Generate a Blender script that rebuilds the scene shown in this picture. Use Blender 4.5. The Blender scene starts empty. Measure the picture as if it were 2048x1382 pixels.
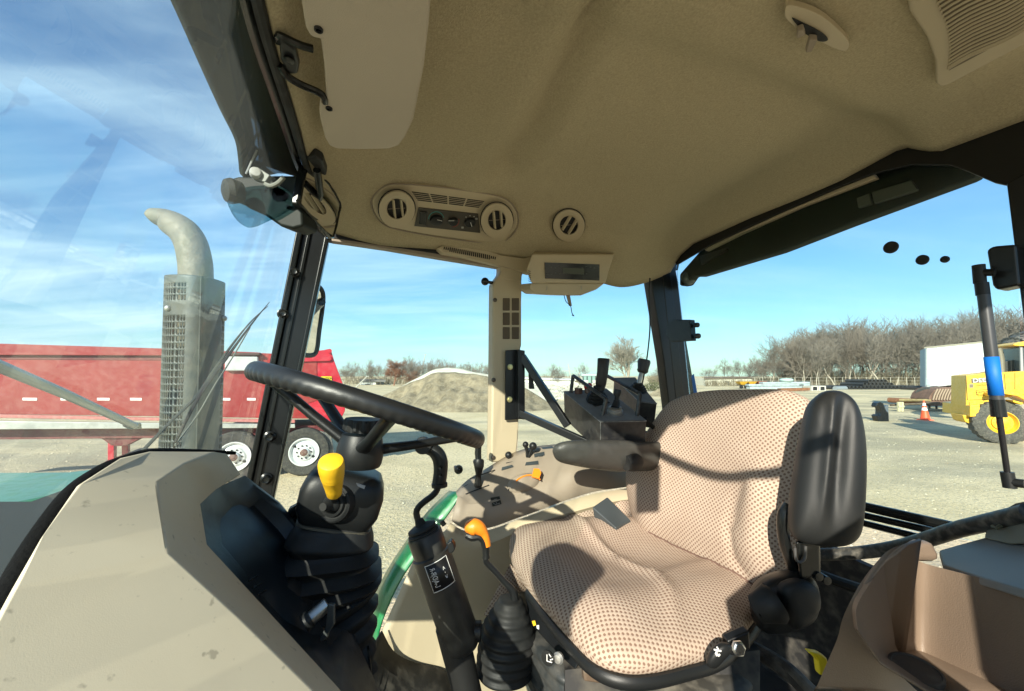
import bpy, math, random
from mathutils import Vector, Matrix, noise
from mathutils.bvhtree import BVHTree
random.seed(7)
sc = bpy.context.scene
V = Vector
# ------------------------------------------------------------------ camera
FPX, YH, HC = 800.0, 752.0, 2.2
PITCH = math.atan((YH - 691.0) / FPX)
cam_d = bpy.data.cameras.new("camera"); cam = bpy.data.objects.new("camera", cam_d)
sc.collection.objects.link(cam); sc.camera = cam
cam.location = (0, 0, HC); cam.rotation_euler = (math.radians(90) + PITCH, 0, 0)
cam_d.sensor_width = 36.0; cam_d.lens = FPX / 2048.0 * 36.0
cam_d.clip_start = 0.02; cam_d.clip_end = 6000
CAM = V((0, 0, HC))
# ------------------------------------------------------------------ sun and sky
SUN_EL, SUN_TRAVEL = math.radians(26.0), math.radians(69.0)
sd = V((math.cos(SUN_TRAVEL) * math.cos(SUN_EL), math.sin(SUN_TRAVEL) * math.cos(SUN_EL), -math.sin(SUN_EL)))
sun_d = bpy.data.lights.new("sun", 'SUN'); sun = bpy.data.objects.new("sun", sun_d)
sc.collection.objects.link(sun)
sun_d.energy = 5.0; sun_d.angle = math.radians(0.53); sun_d.color = (1.0, 0.93, 0.79)
sun.rotation_euler = sd.to_track_quat('-Z', 'Y').to_euler(); sun.location = (-8, -9, 9)
w = bpy.data.worlds.new("World"); sc.world = w; w.use_nodes = True
nt = w.node_tree; nt.nodes.clear()
def N(t, **k):
    n = nt.nodes.new(t)
    for a, b in k.items(): setattr(n, a, b)
    return n
wo = N('ShaderNodeOutputWorld'); bg = N('ShaderNodeBackground'); sky = N('ShaderNodeTexSky')
sky.sky_type = 'NISHITA'; sky.sun_disc = False; sky.sun_elevation = SUN_EL
sky.sun_rotation = math.atan2(-sd.x, -sd.y)
sky.air_density = 1.0; sky.dust_density = 0.5; sky.ozone_density = 1.6; sky.altitude = 200
bg.inputs[1].default_value = 0.095
tc = N('ShaderNodeTexCoord')
def wmath(op, a, b=None):
    m = N('ShaderNodeMath', operation=op)
    for i, x in enumerate((a, b)):
        if x is None: continue
        if isinstance(x, (int, float)): m.inputs[i].default_value = x
        else: nt.links.new(x, m.inputs[i])
    return m.outputs[0]
sep = N('ShaderNodeSeparateXYZ'); nt.links.new(tc.outputs['Generated'], sep.inputs[0])
zz = wmath('MAXIMUM', wmath('ADD', sep.outputs[2], 0.12), 0.05)
cmb = N('ShaderNodeCombineXYZ')
nt.links.new(wmath('DIVIDE', sep.outputs[0], zz), cmb.inputs[0])
nt.links.new(wmath('DIVIDE', sep.outputs[1], zz), cmb.inputs[1])
def cloud(rot, scl, nscale, lo, hi, seed):
    mp = N('ShaderNodeMapping'); nt.links.new(cmb.outputs[0], mp.inputs[0])
    mp.inputs['Rotation'].default_value = (0, 0, rot); mp.inputs['Scale'].default_value = scl
    mp.inputs['Location'].default_value = (seed, seed * 2, 0)
    nz = N('ShaderNodeTexNoise'); nt.links.new(mp.outputs[0], nz.inputs['Vector'])
    nz.inputs['Scale'].default_value = nscale; nz.inputs['Detail'].default_value = 8
    nz.inputs['Roughness'].default_value = 0.55; nz.inputs['Distortion'].default_value = 0.5
    mr = N('ShaderNodeMapRange', interpolation_type='SMOOTHSTEP'); nt.links.new(nz.outputs[0], mr.inputs[0])
    mr.inputs[1].default_value = lo; mr.inputs[2].default_value = hi
    return mr.outputs[0]
c1 = cloud(0.5, (0.5, 1.1, 1), 1.1, 0.36, 0.72, 3.1)
c2 = cloud(0.9, (0.25, 1.6, 1), 3.0, 0.42, 0.78, 8.4)
cs = wmath('ADD', wmath('MULTIPLY', c1, 0.70), wmath('MULTIPLY', c2, 0.22))
# more cirrus to the left (towards the sun) than to the right
side = N('ShaderNodeMapRange'); nt.links.new(sep.outputs[0], side.inputs[0])
side.inputs[1].default_value = 0.55; side.inputs[2].default_value = -0.5
side.inputs[3].default_value = 0.30; side.inputs[4].default_value = 1.0
low = N('ShaderNodeMapRange', interpolation_type='SMOOTHSTEP'); nt.links.new(sep.outputs[2], low.inputs[0])
low.inputs[1].default_value = 0.42; low.inputs[2].default_value = 0.02
low.inputs[3].default_value = 0.0; low.inputs[4].default_value = 0.22
cf = wmath('MINIMUM', wmath('ADD', wmath('MULTIPLY', cs, side.outputs[0]), low.outputs[0]), 0.9)
mixc = N('ShaderNodeMixRGB'); nt.links.new(cf, mixc.inputs[0])
hsv = N('ShaderNodeHueSaturation'); hsv.inputs['Saturation'].default_value = 1.3; hsv.inputs['Value'].default_value = 1.2
nt.links.new(sky.outputs[0], hsv.inputs['Color'])
hz = N('ShaderNodeMapRange', interpolation_type='SMOOTHSTEP'); nt.links.new(sep.outputs[2], hz.inputs[0])
hz.inputs[1].default_value = 0.45; hz.inputs[2].default_value = 0.0; hz.inputs[3].default_value = 0.0; hz.inputs[4].default_value = 1.0
tint = N('ShaderNodeMixRGB', blend_type='MULTIPLY'); nt.links.new(hz.outputs[0], tint.inputs[0]); nt.links.new(hsv.outputs[0], tint.inputs[1]); tint.inputs[2].default_value = (.50, .70, .80, 1)
nt.links.new(tint.outputs[0], mixc.inputs[1]); mixc.inputs[2].default_value = (4.6, 6.3, 7.4, 1)
nt.links.new(mixc.outputs[0], bg.inputs[0]); nt.links.new(bg.outputs[0], wo.inputs[0])
sc.view_settings.view_transform = 'Standard'; sc.view_settings.look = 'None'
sc.view_settings.exposure = 0.95; sc.view_settings.gamma = 1
sc.cycles.use_denoising = True
sc.cycles.max_bounces = 10; sc.cycles.diffuse_bounces = 5; sc.cycles.transparent_max_bounces = 16
sc.cycles.sample_clamp_indirect = 6; sc.cycles.caustics_reflective = False; sc.cycles.caustics_refractive = False

# ------------------------------------------------------------------ picking real places
CP, SP = math.cos(PITCH), math.sin(PITCH)
def ray(px, py):
    vx, vy = (px - 1024.0) / FPX, -(py - 691.0) / FPX
    return V((vx, CP - vy * SP, SP + vy * CP))
def P(px, py, d): r = ray(px, py); return CAM + r * (d / r.y)
def PH(px, py, h): r = ray(px, py); return CAM + r * (h / r.z)          # height above the camera
def PG(px, py): return PH(px, py, -HC)
def PP(px, py, p0, n): r = ray(px, py); return CAM + r * ((p0 - CAM).dot(n) / r.dot(n))
TF, TL, O = V((-.913, -.407, 0)).normalized(), V((.407, -.913, 0)).normalized(), V((-.26, .72, HC))
UP = V((0, 0, 1))
def T(f, l, h): return O + TF * f + TL * l + UP * h                     # tractor frame: forward, left, up from eye level
def PL(px, py, l): return PP(px, py, T(0, l, 0), TL)
def PF(px, py, f): return PP(px, py, T(f, 0, 0), TF)
def pix(p):
    q = p - CAM; d = q.y * CP + q.z * SP; u = -q.y * SP + q.z * CP
    return 1024 + FPX * q.x / d, 691 - FPX * u / d

# ------------------------------------------------------------------ materials
MATS = {}
def lnk(t, a, b): t.links.new(a, b)
def M(name, col, rough=.5, metal=0, bump=0, bscale=200, var=0, vscale=6, spec=.5, coat=0, dust=0, dustcol=(.5, .45, .36), speck=0):
    if name in MATS: return MATS[name]
    m = bpy.data.materials.new(name); m.use_nodes = True; t = m.node_tree
    b = t.nodes['Principled BSDF']; b.inputs['Roughness'].default_value = rough; b.inputs['Metallic'].default_value = metal
    b.inputs['Specular IOR Level'].default_value = spec; b.inputs['Coat Weight'].default_value = coat
    b.inputs['Base Color'].default_value = (*col, 1)
    tcn = t.nodes.new('ShaderNodeTexCoord'); src = tcn.outputs['Object']; cur = None
    def noi(s, det=4):
        n = t.nodes.new('ShaderNodeTexNoise'); n.inputs['Scale'].default_value = s; n.inputs['Detail'].default_value = det
        lnk(t, src, n.inputs['Vector']); return n.outputs[0]
    if var:
        r = t.nodes.new('ShaderNodeValToRGB'); lnk(t, noi(vscale, 6), r.inputs[0])
        r.color_ramp.elements[0].position = .3; r.color_ramp.elements[1].position = .7
        r.color_ramp.elements[0].color = (*[c * (1 - var) for c in col], 1)
        r.color_ramp.elements[1].color = (*[min(1, c * (1 + var)) for c in col], 1); cur = r.outputs[0]
    if dust:
        mx = t.nodes.new('ShaderNodeMixRGB'); mx.inputs[1].default_value = (*col, 1); mx.inputs[2].default_value = (*dustcol, 1)
        if cur: lnk(t, cur, mx.inputs[1])
        mr = t.nodes.new('ShaderNodeMapRange'); mr.inputs[1].default_value = .45; mr.inputs[2].default_value = .75; mr.inputs[4].default_value = dust
        lnk(t, noi(vscale * 3 + 3, 9), mr.inputs[0]); lnk(t, mr.outputs[0], mx.inputs[0]); cur = mx.outputs[0]
        rr = t.nodes.new('ShaderNodeMapRange'); rr.inputs[2].default_value = max(dust, .01); rr.inputs[3].default_value = rough; rr.inputs[4].default_value = min(1, rough + .3)
        lnk(t, mr.outputs[0], rr.inputs[0]); lnk(t, rr.outputs[0], b.inputs['Roughness'])
    if speck:
        mx = t.nodes.new('ShaderNodeMixRGB'); mx.inputs[1].default_value = (*col, 1); mx.inputs[2].default_value = (*[c * .35 for c in col], 1)
        if cur: lnk(t, cur, mx.inputs[1])
        mr = t.nodes.new('ShaderNodeMapRange'); mr.inputs[1].default_value = .66; mr.inputs[2].default_value = .74; mr.inputs[4].default_value = speck
        lnk(t, noi(85, 3), mr.inputs[0]); lnk(t, mr.outputs[0], mx.inputs[0]); cur = mx.outputs[0]
    if cur: lnk(t, cur, b.inputs['Base Color'])
    if bump:
        bp = t.nodes.new('ShaderNodeBump'); bp.inputs['Strength'].default_value = bump; bp.inputs['Distance'].default_value = .002 if bscale > 50 else .02
        lnk(t, noi(bscale, 3), bp.inputs['Height']); lnk(t, bp.outputs[0], b.inputs['Normal'])
    MATS[name] = m; return m
def glass(name, tint, dusty=0.0, refl=1.0, dscale=3.0):
    m = bpy.data.materials.new(name); m.use_nodes = True; t = m.node_tree; t.nodes.clear()
    o = t.nodes.new('ShaderNodeOutputMaterial'); tr = t.nodes.new('ShaderNodeBsdfTransparent'); tr.inputs[0].default_value = (*tint, 1)
    gl = t.nodes.new('ShaderNodeBsdfGlossy'); gl.inputs['Roughness'].default_value = .015
    fr = t.nodes.new('ShaderNodeFresnel'); fr.inputs[0].default_value = 1.35
    mu = t.nodes.new('ShaderNodeMath'); mu.operation = 'MULTIPLY'; mu.inputs[1].default_value = refl; lnk(t, fr.outputs[0], mu.inputs[0])
    mx = t.nodes.new('ShaderNodeMixShader'); lnk(t, mu.outputs[0], mx.inputs[0]); lnk(t, tr.outputs[0], mx.inputs[1]); lnk(t, gl.outputs[0], mx.inputs[2])
    last = mx.outputs[0]
    if dusty:
        td = t.nodes.new('ShaderNodeBsdfTranslucent'); td.inputs[0].default_value = (.8, .85, .82, 1)
        c = t.nodes.new('ShaderNodeTexCoord'); mp = t.nodes.new('ShaderNodeMapping'); mp.inputs['Scale'].default_value = (1, 1, .35); mp.inputs['Rotation'].default_value = (.3, .5, 0)
        nz = t.nodes.new('ShaderNodeTexNoise'); nz.inputs['Scale'].default_value = dscale; nz.inputs['Detail'].default_value = 7
        lnk(t, c.outputs['Object'], mp.inputs[0]); lnk(t, mp.outputs[0], nz.inputs['Vector'])
        mr = t.nodes.new('ShaderNodeMapRange'); mr.inputs[1].default_value = .35; mr.inputs[2].default_value = .75
        mr.inputs[3].default_value = dusty * .45; mr.inputs[4].default_value = dusty; lnk(t, nz.outputs[0], mr.inputs[0])
        m2 = t.nodes.new('ShaderNodeMixShader'); lnk(t, mr.outputs[0], m2.inputs[0]); lnk(t, last, m2.inputs[1]); lnk(t, td.outputs[0], m2.inputs[2]); last = m2.outputs[0]
    lnk(t, last, o.inputs[0]); MATS[name] = m; return m

# ------------------------------------------------------------------ mesh building
def crom(pts, per=6, closed=False):
    n = len(pts); out = []
    for i in range(n if closed else n - 1):
        if closed: a, b, c, d = pts[(i - 1) % n], pts[i], pts[(i + 1) % n], pts[(i + 2) % n]
        else: a, b, c, d = pts[max(i - 1, 0)], pts[i], pts[i + 1], pts[min(i + 2, n - 1)]
        for k in range(per):
            t = k / per
            out.append(.5 * ((2 * b) + (c - a) * t + (2 * a - 5 * b + 4 * c - d) * t * t + (3 * b - a - 3 * c + d) * t ** 3))
    if not closed: out.append(pts[-1].copy())
    return out
def resample(pts, n):
    L = [0]
    for a, b in zip(pts, pts[1:]): L.append(L[-1] + (b - a).length)
    out = []; j = 0
    for i in range(n):
        s = L[-1] * i / (n - 1)
        while j < len(pts) - 2 and L[j + 1] < s: j += 1
        k = (s - L[j]) / max(L[j + 1] - L[j], 1e-9)
        out.append(pts[j].lerp(pts[j + 1], min(max(k, 0), 1)))
    return out
def basis(a):
    a = a.normalized(); r = UP if abs(a.z) < .9 else V((1, 0, 0))
    x = a.cross(r).normalized(); return x, x.cross(a).normalized(), a
class MB:
    def __init__(s): s.v = []; s.f = []; s.uv = {}; s.mi = []
    def add(s, vs, fs, uvs=None):
        k = len(s.v); s.v += [V(x) for x in vs]
        if uvs:
            for i, u in enumerate(uvs): s.uv[k + i] = u
        s.f += [tuple(i + k for i in f) for f in fs]; return s
    def box(s, c, sx, sy, sz, ax=None):
        X, Y, Z = ax or (V((1, 0, 0)), V((0, 1, 0)), UP); c = V(c); vs = []
        for i in (-1, 1):
            for j in (-1, 1):
                for k in (-1, 1): vs.append(c + X * (i * sx / 2) + Y * (j * sy / 2) + Z * (k * sz / 2))
        return s.add(vs, [(0, 1, 3, 2), (4, 6, 7, 5), (0, 4, 5, 1), (2, 3, 7, 6), (0, 2, 6, 4), (1, 5, 7, 3)])
    def prism(s, poly, vec):
        n = len(poly); vec = V(vec)
        return s.add(list(poly) + [p + vec for p in poly], [tuple(range(n))[::-1], tuple(range(n, 2 * n))] + [(i, (i + 1) % n, n + (i + 1) % n, n + i) for i in range(n)])
    def hexa(s, bot, top):
        n = len(bot)
        return s.add(list(bot) + list(top), [tuple(range(n))[::-1], tuple(range(n, 2 * n))] + [(i, (i + 1) % n, n + (i + 1) % n, n + i) for i in range(n)])
    def tube(s, pts, rad, n=10, cap=True, flat=1.0):
        pts = [V(p) for p in pts]; m = len(pts)
        if not hasattr(rad, '__len__'): rad = [rad] * m
        if len(rad) != m: rad = [rad[0] + (rad[-1] - rad[0]) * i / (m - 1) for i in range(m)] if len(rad) == 2 else [rad[min(int(i / (m - 1) * (len(rad) - 1)), len(rad) - 2)] * (1 - (i / (m - 1) * (len(rad) - 1)) % 1) + rad[min(int(i / (m - 1) * (len(rad) - 1)), len(rad) - 2) + 1] * ((i / (m - 1) * (len(rad) - 1)) % 1) if i < m - 1 else rad[-1] for i in range(m)]
        d = (pts[1] - pts[0]).normalized(); x, y, _ = basis(d); vs = []
        for i, p in enumerate(pts):
            dn = (pts[min(i + 1, m - 1)] - pts[max(i - 1, 0)]).normalized()
            q = d.rotation_difference(dn); x = q @ x; y = q @ y; d = dn
            for k in range(n):
                a = 2 * math.pi * k / n; vs.append(p + x * (math.cos(a) * rad[i]) + y * (math.sin(a) * rad[i] * flat))
        fs = [(i * n + k, i * n + (k + 1) % n, (i + 1) * n + (k + 1) % n, (i + 1) * n + k) for i in range(m - 1) for k in range(n)]
        if cap: fs += [tuple(range(n))[::-1], tuple(range((m - 1) * n, m * n))]
        return s.add(vs, fs)
    def bar(s, a, b, r, n=8): return s.tube([a, b], r, n)
    def lathe(s, o, axis, prof, n=24, sx=1.0, xdir=None, cap=True):
        x, y, a = basis(V(axis))
        if xdir is not None: x = (V(xdir) - a * V(xdir).dot(a)).normalized(); y = a.cross(x)
        vs = []
        for r, h in prof:
            for k in range(n):
                t = 2 * math.pi * k / n; vs.append(V(o) + a * h + x * (math.cos(t) * r * sx) + y * (math.sin(t) * r))
        m = len(prof); fs = [(i * n + k, i * n + (k + 1) % n, (i + 1) * n + (k + 1) % n, (i + 1) * n + k) for i in range(m - 1) for k in range(n)]
        if cap: fs += [tuple(range(n))[::-1], tuple(range((m - 1) * n, m * n))]
        return s.add(vs, fs)
    def ball(s, c, r, n=16, ax=(1, 1, 1)):
        vs = []; m = n // 2
        for i in range(m + 1):
            ph = math.pi * i / m; ph = min(max(ph, .02), math.pi - .02)
            for k in range(n):
                t = 2 * math.pi * k / n; vs.append(V(c) + V((math.sin(ph) * math.cos(t) * r * ax[0], math.sin(ph) * math.sin(t) * r * ax[1], math.cos(ph) * r * ax[2])))
        fs = [(i * n + k, i * n + (k + 1) % n, (i + 1) * n + (k + 1) % n, (i + 1) * n + k) for i in range(m) for k in range(n)]
        return s.add(vs, fs + [tuple(range(n))[::-1], tuple(range(m * n, m * n + n))])
    def pillow(s, out, nrm, tf, tb, rings=9, k=2.4, smooth=6, disp=None, uvo=(0, 0), xd=None):
        nrm = V(nrm).normalized(); pts = crom(out, smooth, True) if smooth else list(out)
        c = sum(pts, V()) / len(pts); n = len(pts)
        ux = (V(xd) if xd is not None else basis(nrm)[0]); ux = (ux - nrm * ux.dot(nrm)).normalized(); uy = nrm.cross(ux)
        def side(t, flip):
            vs = []; uvs = []; fs = []; acc = [0.0] * n; prev = None; R2 = []
            for j in range(rings):
                r = math.cos(j / rings * math.pi / 2)
                for p in pts:
                    q = c + (p - c) * r; g = (max(0, 1 - r ** k)) ** (1 / k)
                    x = q + nrm * (t * g)
                    if disp and not flip: x = x + disp(x, r)
                    vs.append(x)
            x = c + nrm * t
            if disp and not flip: x = x + disp(x, 0)
            vs.append(x); uvs = [None] * (rings * n) + [uvo]
            for j in range(rings - 1, -1, -1):
                for i in range(n):
                    inn_ = vs[(j + 1) * n + i] if j < rings - 1 else vs[rings * n]
                    acc[i] += (vs[j * n + i] - inn_).length; d = pts[i] - c; a2, b2 = d.dot(ux), d.dot(uy); L = math.hypot(a2, b2)
                    uvs[j * n + i] = (a2 / L * acc[i] + uvo[0], b2 / L * acc[i] + uvo[1])
            for j in range(rings - 1):
                for i in range(n):
                    q = (j * n + i, j * n + (i + 1) % n, (j + 1) * n + (i + 1) % n, (j + 1) * n + i); fs.append(q[::-1] if flip else q)
            for i in range(n):
                q = ((rings - 1) * n + i, (rings - 1) * n + (i + 1) % n, rings * n); fs.append(q[::-1] if flip else q)
            s.add(vs, fs, uvs)
        side(tf, False); side(-tb, True); return s
    def loft(s, rows, closed=False, cap=False, uv=False):
        n = len(rows[0]); m = len(rows); vs = [p for r in rows for p in r]; uvs = None
        if uv:
            uvs = []; U = 0
            for i, r in enumerate(rows):
                if i: U += (rows[i][n // 2] - rows[i - 1][n // 2]).length
                L = 0
                for k, p in enumerate(r):
                    if k: L += (rows[m // 2][k] - rows[m // 2][k - 1]).length
                    uvs.append((L, U))
        e = n if closed else n - 1
        fs = [(i * n + k, i * n + (k + 1) % n, (i + 1) * n + (k + 1) % n, (i + 1) * n + k) for i in range(m - 1) for k in range(e)]
        if cap: fs += [tuple(range(n))[::-1], tuple(range((m - 1) * n, m * n))]
        return s.add(vs, fs, uvs)
    def build(s, name, mat, parent=None, smooth=35, bevel=0, solid=0, sub=0, weld=False, kind=None):
        me = bpy.data.meshes.new(name)
        org = parent['_o'] if parent is not None and '_o' in parent else None
        if parent is not None: oo = V(parent['_o'])
        else:
            xs = [v.x for v in s.v]; ys = [v.y for v in s.v]; oo = V(((min(xs) + max(xs)) / 2, (min(ys) + max(ys)) / 2, min(v.z for v in s.v)))
        me.from_pydata([v - oo for v in s.v], [], s.f)
        if s.uv:
            ul = me.uv_layers.new(name='UVMap')
            for lp in me.loops: ul.data[lp.index].uv = s.uv.get(lp.vertex_index, (0, 0))
        me.validate(); me.materials.append(mat)
        if solid or weld or True:
            import bmesh
            bm = bmesh.new(); bm.from_mesh(me)
            if weld: bmesh.ops.remove_doubles(bm, verts=bm.verts, dist=1e-5)
            if not solid: bmesh.ops.recalc_face_normals(bm, faces=bm.faces)
            bm.to_mesh(me); bm.free()
        if smooth:
            me.shade_smooth()
            if smooth < 180: me.set_sharp_from_angle(angle=math.radians(smooth))
        ob = bpy.data.objects.new(name, me); sc.collection.objects.link(ob); ob['_o'] = oo[:]
        if parent is not None: ob.parent = parent
        else: ob.location = oo
        if solid:
            md = ob.modifiers.new('solid', 'SOLIDIFY'); md.thickness = abs(solid); md.offset = -1 if solid > 0 else 1
        if sub:
            md = ob.modifiers.new('sub', 'SUBSURF'); md.levels = md.render_levels = sub
        if bevel:
            md = ob.modifiers.new('bev', 'BEVEL'); md.width = bevel; md.segments = 2; md.limit_method = 'ANGLE'; md.angle_limit = math.radians(30); md.harden_normals = bool(smooth)
        if kind: ob['kind'] = kind
        return ob
def tag(o, label, cat=None, group=None):
    o['label'] = label
    if cat: o['category'] = cat
    if group: o['group'] = group
    return o
def thing(name, loc, label, cat, group=None):
    o = bpy.data.objects.new(name, None); sc.collection.objects.link(o); o.location = loc; o.empty_display_size = .05
    o['_o'] = V(loc)[:]; return tag(o, label, cat, group)
def dup(o, loc=None, rot=0, s=1.0, label=None, parent=None):
    c = o.copy(); sc.collection.objects.link(c)
    if parent is not None: c.parent = parent
    for ch in o.children: dup(ch, parent=c)
    if loc is not None: c.location = loc; c.rotation_euler = (0, 0, rot); c.scale = (s, s, s) if not hasattr(s, '__len__') else s
    if label: c['label'] = label
    return c
def text(st, o, xd, yd, hgt, mat, parent, name='lettering', ext=.0005, align='CENTER', wide=1.0):
    cu = bpy.data.curves.new('t', 'FONT'); cu.body = st; cu.size = 1; cu.align_x = align; cu.align_y = 'CENTER'; cu.extrude = 0.02
    ob = bpy.data.objects.new('t', cu); sc.collection.objects.link(ob)
    me = bpy.data.meshes.new_from_object(ob.evaluated_get(bpy.context.evaluated_depsgraph_get())); bpy.data.objects.remove(ob)
    X, Y = V(xd).normalized(), V(yd).normalized(); Z = X.cross(Y)
    vs = [V(o) + X * (v.co.x * hgt * wide) + Y * (v.co.y * hgt) + Z * (v.co.z / .02 * ext) for v in me.vertices]
    fs = [tuple(p.vertices) for p in me.polygons]; bpy.data.meshes.remove(me)
    return MB().add(vs, fs).build(name, mat, parent, smooth=0)

BLK = M('black_plastic', (.010, .011, .0115), .42, spec=.35, bump=.12, bscale=900)
BLKG = M('black_gloss_paint', (.007, .008, .008), .26, spec=.4)
BLKR = M('black_rubber', (.011, .012, .0125), .55, spec=.35, bump=.12, bscale=600, dust=.02, vscale=8)
BLKM = M('black_painted_metal', (.008, .009, .010), .32, spec=.4, var=.1, vscale=12)
DARK = M('dark_recess', (.008, .008, .009), .7)
TAN = M('tan_plastic', (.47, .395, .27), .5, bump=.25, bscale=700, var=.05, vscale=4)
TAN2 = M('brown_tan_plastic', (.27, .222, .17), .5, bump=.3, bscale=700, var=.06, vscale=4, dust=.08)
TAN3 = M('dusty_tan_dash', (.55, .485, .36), .6, bump=.05, bscale=900, var=.13, vscale=3.5, dust=.25, dustcol=(.5, .45, .34), speck=.55)
LINER = M('headliner_felt', (.43, .368, .245), .95, bump=.8, bscale=420, var=.13, vscale=260, spec=.1)
VISOR = M('visor_vinyl', (.47, .41, .33), .7, bump=.4, bscale=900, var=.03)
CHROME = M('bright_metal', (.6, .62, .63), .25, 1, var=.1, vscale=30)
STEEL = M('worn_steel', (.42, .42, .40), .45, .8, var=.25, vscale=25, bump=.2, bscale=150)
MIRR = M('mirror_silver', (.85, .86, .86), .02, 1)
ORANGE = M('orange_plastic', (.85, .24, .015), .38, bump=.2, bscale=800, var=.05)
YELK = M('yellow_plastic', (.83, .48, .02), .42, bump=.2, bscale=700, var=.06)
RED = M('red_plastic', (.6, .02, .02), .35)
WHITE = M('white_print', (.75, .75, .73), .6)
GREEN = M('green_paint', (.015, .20, .07), .3, var=.1, dust=.15, vscale=10, coat=.4)
# ================================================================== the cab shell
cab = thing('tractor_cab', T(-.6, 0, -1.0), 'tan lined tractor cab with black pillars and curved glass around the driver seat', 'tractor cab')
G_F = glass('dusty_windscreen', (.955, .985, .975), .018, .13)
G_S = glass('side_glass', (.93, .98, .96), .012, .5)
# --- headliner: a Coons patch on the four real edges, vaulted upwards
fr = [PH(x, y, .45) for x, y in ((665, 466), (648, 428), (622, 335), (600, 245), (572, 150), (552, 75), (534, 0))]
d0 = (fr[-1] - fr[-3]); kk = (.80 - (fr[-1] - O).dot(TL)) / d0.dot(TL); fr += [fr[-1] + d0 * (kk * q) for q in (.33, .66, 1)]
rt = [PL(x, y, -.60) for x, y in ((665, 466), (760, 490), (880, 500), (1000, 518), (1060, 524), (1140, 545), (1216, 570), (1253, 574), (1299, 563), (1341, 545))]
rr = [PL(1341, 545, -.60)] + [PF(x, y, -1.33) for x, y in ((1360, 512), (1387, 488), (1500, 437), (1600, 397), (1679, 363), (1739, 331), (1808, 294), (1850, 303), (1882, 303), (1960, 274), (2048, 241))] + [T(-1.33, .92, .56)]
NU, NV = 70, 60
right = resample(crom(rt, 5), NU + 1); front = resample(crom(fr, 5), NV + 1); rear = resample(rr, NV + 1)
e = rear[-1]; left = [front[-1].lerp(e, i / NU) for i in range(NU + 1)]
rows = []
def sst(a, b, x):
    t = min(max((x - a) / (b - a), 0), 1); return t * t * (3 - 2 * t)
def seg_d(px, py, pts):
    best = 1e9
    for (ax, ay), (bx, by) in zip(pts, pts[1:]):
        dx, dy = bx - ax, by - ay; t = min(max(((px - ax) * dx + (py - ay) * dy) / (dx * dx + dy * dy), 0), 1)
        best = min(best, math.hypot(px - ax - dx * t, py - ay - dy * t))
    return best
VALLEY = [(1290, -150), (1185, 20), (1120, 160), (1070, 260), (1010, 335)]
RIDGE2 = [(2000, 40), (1880, 180), (1830, 270), (1780, 300)]
for j in range(NV + 1):
    v = j / NV; row = []
    for i in range(NU + 1):
        u = i / NU
        p = (right[i] * (1 - v) + left[i] * v) + (front[j] * (1 - u) + rear[j] * u) - (right[0] * (1 - u) * (1 - v) + right[-1] * u * (1 - v) + left[0] * (1 - u) * v + left[-1] * u * v)
        a = min(u / .16, 1); b = min(v / .30, 1); c = min((1 - u) / .14, 1)
        g = (1 - (1 - a) ** 2.2) * (1 - (1 - b) ** 2.0) * (1 - (1 - c) ** 2.2)
        p = p + UP * (.115 * g)
        if 0 < g:
            try:
                x, y = pix(p)
                if -400 < x < 2600 and -500 < y < 700 and p.y > .1:
                    q = math.exp(-(seg_d(x, y, VALLEY) / 27) ** 2); p = p + UP * (.042 * q * min(1, g * 1.5))
                    q = math.exp(-(seg_d(x + 60, y, VALLEY) / 60) ** 2); p = p - UP * (.020 * q * min(1, g * 1.5))
                    q = math.exp(-(seg_d(x, y, RIDGE2) / 95) ** 2); p = p - UP * (.045 * q * min(1, g))
                    q = math.exp(-((x - 1410) / 45) ** 2 - ((y - 30) / 55) ** 2); p = p - UP * (.014 * q)
                    q = math.exp(-((x - 1110) / 36) ** 2 - ((y - 382) / 14) ** 2); p = p - UP * (.006 * q)
            except ZeroDivisionError: pass
        row.append(p)
    rows.append(row)
ceil_mb = MB().loft(rows)
BV = BVHTree.FromPolygons(ceil_mb.v, ceil_mb.f)
headliner = ceil_mb.build('headliner', LINER, cab, smooth=180, solid=.012)
def PC(px, py, off=0.0):
    r = ray(px, py).normalized(); h = BV.ray_cast(CAM, r)
    if h[0] is None: return PH(px, py, .5)
    n = h[1] if h[1].dot(r) < 0 else -h[1]
    return h[0] + n * off
def fitplane(pxs):
    ps = [PC(x, y) for x, y in pxs]; c = sum(ps, V()) / len(ps); n = V()
    for a, b in zip(ps, ps[1:] + ps[:1]): n += (a - c).cross(b - c)
    n.normalize()
    if n.dot(CAM - c) < 0: n = -n
    return c, n
# roof shell over it
rs = MB()
rp_ = ((.36, -.70), (-1.5, -.70), (-1.5, .98), (-.11, .98), (.10, .87), (.30, .66))
rs.hexa([T(f_, l_, .715) for f_, l_ in rp_], [T(f_ * .98, l_ * .98, .80) for f_, l_ in rp_])
lo_ = ((-1.5, 1.0), (-.11, 1.0), (.10, .886), (.30, .70), (.34, .62)); li_ = ((-1.5, .86), (-.16, .86), (.03, .80), (.20, .68), (.27, .60))
for (o0, o1, i0, i1) in zip(lo_, lo_[1:], li_, li_[1:]):
    rs.hexa([T(*q, .55) for q in (o0, o1, i1, i0)], [T(*q, .714) for q in (o0, o1, i1, i0)])
rs.build('roof_shell', M('roof_outer', (.03, .035, .03), .4), cab, bevel=.02)
MB().prism([T(f_, l_, -1.0) for f_, l_ in ((-.465, .79), (-.465, .84), (-.72, .84), (-.72, .79))], UP * 1.54).build('centre_pillar', TAN, cab, bevel=.006)
MB().prism([T(-.372, .79, h_) if k_ == 0 else T(-.06, .79, h_) for k_, h_ in ((0, -1.0), (1, -1.0), (1, -.02), (0, .06))], TL * .04).build('side_blocker', TAN, cab, bevel=.006)  # unseen panel added to shade the tray rim and raised armrest foot
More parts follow.
